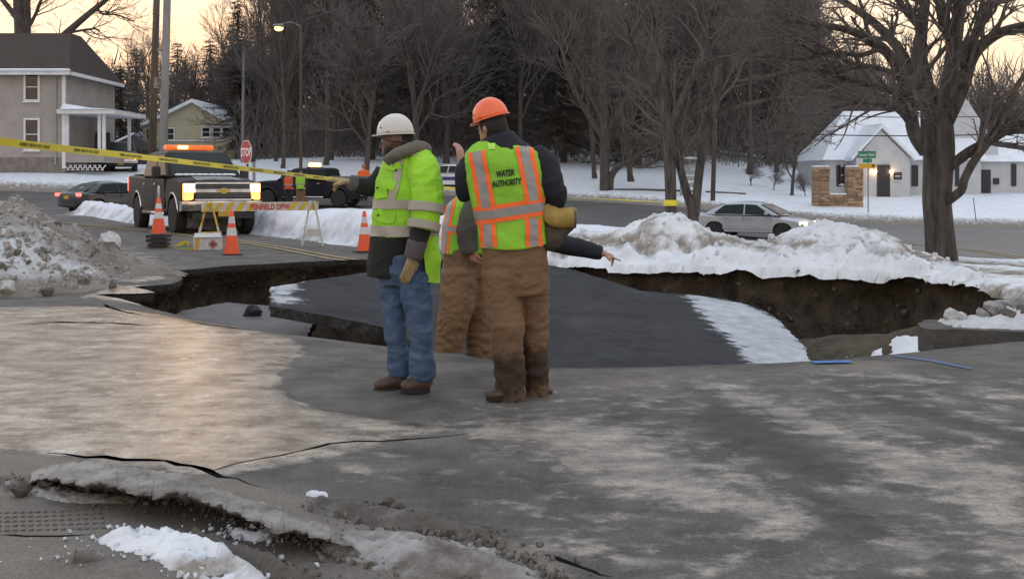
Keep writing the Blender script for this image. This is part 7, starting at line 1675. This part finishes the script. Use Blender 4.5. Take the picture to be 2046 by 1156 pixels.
# gloves
mb = MB(); B.chain(mb, [(834, 480, -.2), (829, 500, -.2), (824, 516, -.2)], [20, 19, 18]); g1 = blob(mb, 'glove_cuff', glove_g, wm, .009, 4, folds(.004, 12, 12, 60))
mb = MB(); hand(mb, B.p((824, 512, -.2)), (-.26, -.05, -.96), (-.55, .8, 0), .20, False, .16, 1, .0135); gv = blob(mb, 'glove', glove_t, wm, .007, 2)
mb = MB(); B.chain(mb, [(716, 368, .06), (704, 366, .05), (696, 364, .04)], [17, 17, 15]); blob(mb, 'glove_cuff', glove_g, wm, .009, 4)
mb = MB(); hand(mb, B.p((698, 364, .04)), (-.98, .1, .12), (0, 0, -1), .165, True, .9, 1, .0125); blob(mb, 'glove', glove_t, wm, .007, 2)
# ---------------------------------------------------------------- third man, bending and pointing, behind the orange helmet
D = Fig(9.9); base = D.p((930, 760)); base.z = on_slab(base.x, base.y)
tm_ = thing('person', 'person in brown overalls and safety vest bending and pointing into the hole', 'person', base, world=True)
mb = MB(); fc = (.95, .1, -.3); head(mb, D, (1010, 366, .0), 21, fc, (985, 400, .0))
D.chain(mb, [(930, 510), (945, 450), (965, 410), (985, 390)], [(22, 26), (24, 30), (22, 28), (14, 15)])
D.chain(mb, [(920, 520, -.06), (911, 620, -.12), (890, 740, -.1)], [20, 16, 12]); D.chain(mb, [(948, 520, .06), (954, 630, .095), (958, 745, .1)], [20, 16, 12])
D.chain(mb, [(985, 420, -.12), (1040, 455, -.25), (1110, 484, -.3), (1160, 496, -.32), (1205, 506, -.34)], [19, 17, 15, 12, 9]); D.chain(mb, [(952, 405, -.1), (936, 445, -.22), (942, 500, -.24)], [12, 11, 9])
hand(mb, D.p((1205, 506, -.34)), (.93, .0, -.32), (.1, .2, -1), .185, True, .7, -1, .010); hand(mb, D.p((942, 502, -.24)), (.2, .1, -.9), (.3, .3, 0), .17, False, .6, 1)
body = blob(mb, 'body', skin_l, tm_, .009, 2); eyes(body, D, (1010, 366, .0), 21, fc)
mb = MB(); D.ell(mb, (1005, 355, .0), (27, 25, 25)); blob(mb, 'knit_cap', blackc, tm_, .012, 4)
mb = MB(); D.chain(mb, [(928, 515, .0), (938, 470, .0), (955, 420, .0), (980, 395, .0)], [(36, 42), (38, 46), (36, 42), (18, 20)]); D.chain(mb, [(985, 420, -.1), (1040, 455, -.24), (1100, 481, -.29), (1160, 495, -.32), (1203, 505, -.34)], [24, 22, 20, 17, 13]); blob(mb, 'sweater', navyc, tm_, .011, 5, folds(.008, 8, 12, 70))
mb = MB(); D.chain(mb, [(952, 400, -.12), (936, 440, -.22), (934, 480, -.24), (942, 505, -.24)], [20, 22, 21, 18]); blob(mb, 'grey_sleeve', olive, tm_, .011, 5, folds(.010, 8, 12, 72))
mb = MB(); D.chain(mb, [(926, 495, .0), (930, 530, .0), (934, 560, .0)], [(40, 42), (42, 46), (36, 42)]); D.chain(mb, [(920, 540, -.08), (916, 590, -.11), (908, 630, -.13), (898, 680, -.12), (888, 738, -.1)], [38, 36, 33, 29, 27]); D.chain(mb, [(948, 540, .08), (952, 600, .09), (956, 650, .1), (957, 700, .1), (958, 745, .1)], [36, 33, 29, 25, 24]); blob(mb, 'overalls', duck, tm_, .012, 5, drape(75, .013), {'mud': lambda x, y, z: np.zeros(x.shape)})
boot(tm_, D, (888, 757, -.06), (868, 760, -.16), 20, 28, (888, 735, -.1)); boot(tm_, D, (955, 757, .1), (975, 758, .0), 20, 28, (958, 738, .1))
vt2 = Torso(D, [(380, 968, 22, .10, .02), (390, 955, 40, .15, .02), (410, 945, 52, .18, .02), (450, 934, 50, .19, .02), (510, 928, 46, .19, .02)], .008, 80)
v2 = vt2.shell(384, 506, 44, 4, True).build('safety_vest', lime2, tm_, smooth=True)
for (ln, w, m_) in (([(903, 395), (893, 450), (888, 504)], 9, slv), ([(896, 395), (886, 450), (883.2, 504)], 5, orst), ([(911, 395), (900, 450), (896, 504)], 5, orst), ([(884.5, 452), (905, 456), (925, 458)], 9, slv), ([(884.5, 446), (905, 450), (925, 452)], 4, orst), ([(884.5, 459), (905, 463), (925, 465)], 4, orst)):
    vt2.band(ln, w, 'vest_stripe' if m_ is slv else 'vest_trim', m_, v2, .006 if m_ is slv else .004)
# ---------------------------------------------------------------- small figures by the vehicles
def small(label, px, py_top, py_feet, d, coat, legs, cap, vest=None, face=(0, -1, 0)):
    S = Fig(d); b = S.p((px, py_feet)); b.z = z1(b.x, b.y) + .02; t = thing('person', label, 'person', b, world=True); h = py_feet - py_top; y = lambda f: py_top + h * f
    k = h / 100.0
    mb = MB(); head(mb, S, (px, y(.075), 0), 4.6 * k, face, (px, y(.2), 0)); S.chain(mb, [(px, y(.17)), (px, y(.3)), (px, y(.52))], [(6 * k, 10 * k), (7 * k, 10 * k), (6 * k, 9 * k)])
    for s in (-1, 1):
        S.chain(mb, [(px + s * 5 * k, y(.5)), (px + s * 5.5 * k, y(.74)), (px + s * 5.5 * k, y(.98))], [6 * k, 5 * k, 3.5 * k]); S.chain(mb, [(px + s * 10 * k, y(.2)), (px + s * 13 * k, y(.36)), (px + s * 10 * k, y(.5), -.12)], [4.5 * k, 4 * k, 3 * k])
        mb.ell(S.p((px + s * 10 * k, y(.52), -.13)), .05)
    blob(mb, 'body', skin_l, t, .022, 2)
    mb = MB(); S.chain(mb, [(px, y(.165)), (px, y(.3)), (px, y(.56))], [(8 * k, 12 * k), (9 * k, 12.5 * k), (8.5 * k, 12 * k)])
    for s in (-1, 1): S.chain(mb, [(px + s * 10 * k, y(.19)), (px + s * 13.5 * k, y(.36)), (px + s * 10.5 * k, y(.49), -.11)], [6 * k, 5.4 * k, 4.6 * k])
    blob(mb, 'jacket', coat, t, .022, 3)
    mb = MB(); S.chain(mb, [(px, y(.48)), (px, y(.58))], [(8 * k, 11 * k), (8 * k, 11 * k)])
    for s in (-1, 1): S.chain(mb, [(px + s * 5 * k, y(.52)), (px + s * 5.6 * k, y(.75)), (px + s * 5.6 * k, y(.96))], [7 * k, 6.2 * k, 5.6 * k])
    blob(mb, 'trousers', legs, t, .022, 3, None, {'mud': lambda x, y_, z: np.zeros(x.shape)})
    for s in (-1, 1):
        mb = MB(); mb.ell(S.p((px + s * 5.8 * k, y(.975), -.05)), (.06, .14, .06)); mb.build('boot', bootm, t, smooth=True)
    mb = MB(); mb.ell(S.p((px, y(.05), .01)), (5.8 * k * S.k, 6.0 * k * S.k, 5.4 * k * S.k)); mb.build('hood' if cap is not helm_w else 'hard_hat', cap, t, smooth=True)
    if vest:
        T_ = Torso(S, [(y(.17), px, 9 * k, .13, 0), (y(.2), px, 12.5 * k, .19, 0), (y(.35), px, 13.5 * k, .20, 0), (y(.54), px, 13 * k, .20, 0)], .004, 90); v = T_.shell(y(.18), y(.53), 30, 3, True).build('safety_vest', vest, t, smooth=True)
        T_.shell(y(.38), y(.42), 30, 1, False, off=.008).build('reflective_band', slv, v, smooth=True)
    return t
small('person in lime vest and brown trousers standing beside the navy pickup', 601, 337, 414, 50, blackc, duck, hairm, lime2, (-.6, .6, 0))
small('person in a bright orange hooded coat standing beyond the navy pickup', 727, 328, 400, 60, M('orange_coat', (.8, .16, .03), rough=.8), blackc, M('orange_hood', (.5, .10, .04), rough=.8), None, (-1, 0, 0))
small('person in a dark coat and orange vest beside the navy pickup cab', 577, 340, 412, 54, navyc, blackc, hairm, M('orange_vest', (.6, .10, .03), rough=.8), (.7, -.4, 0))
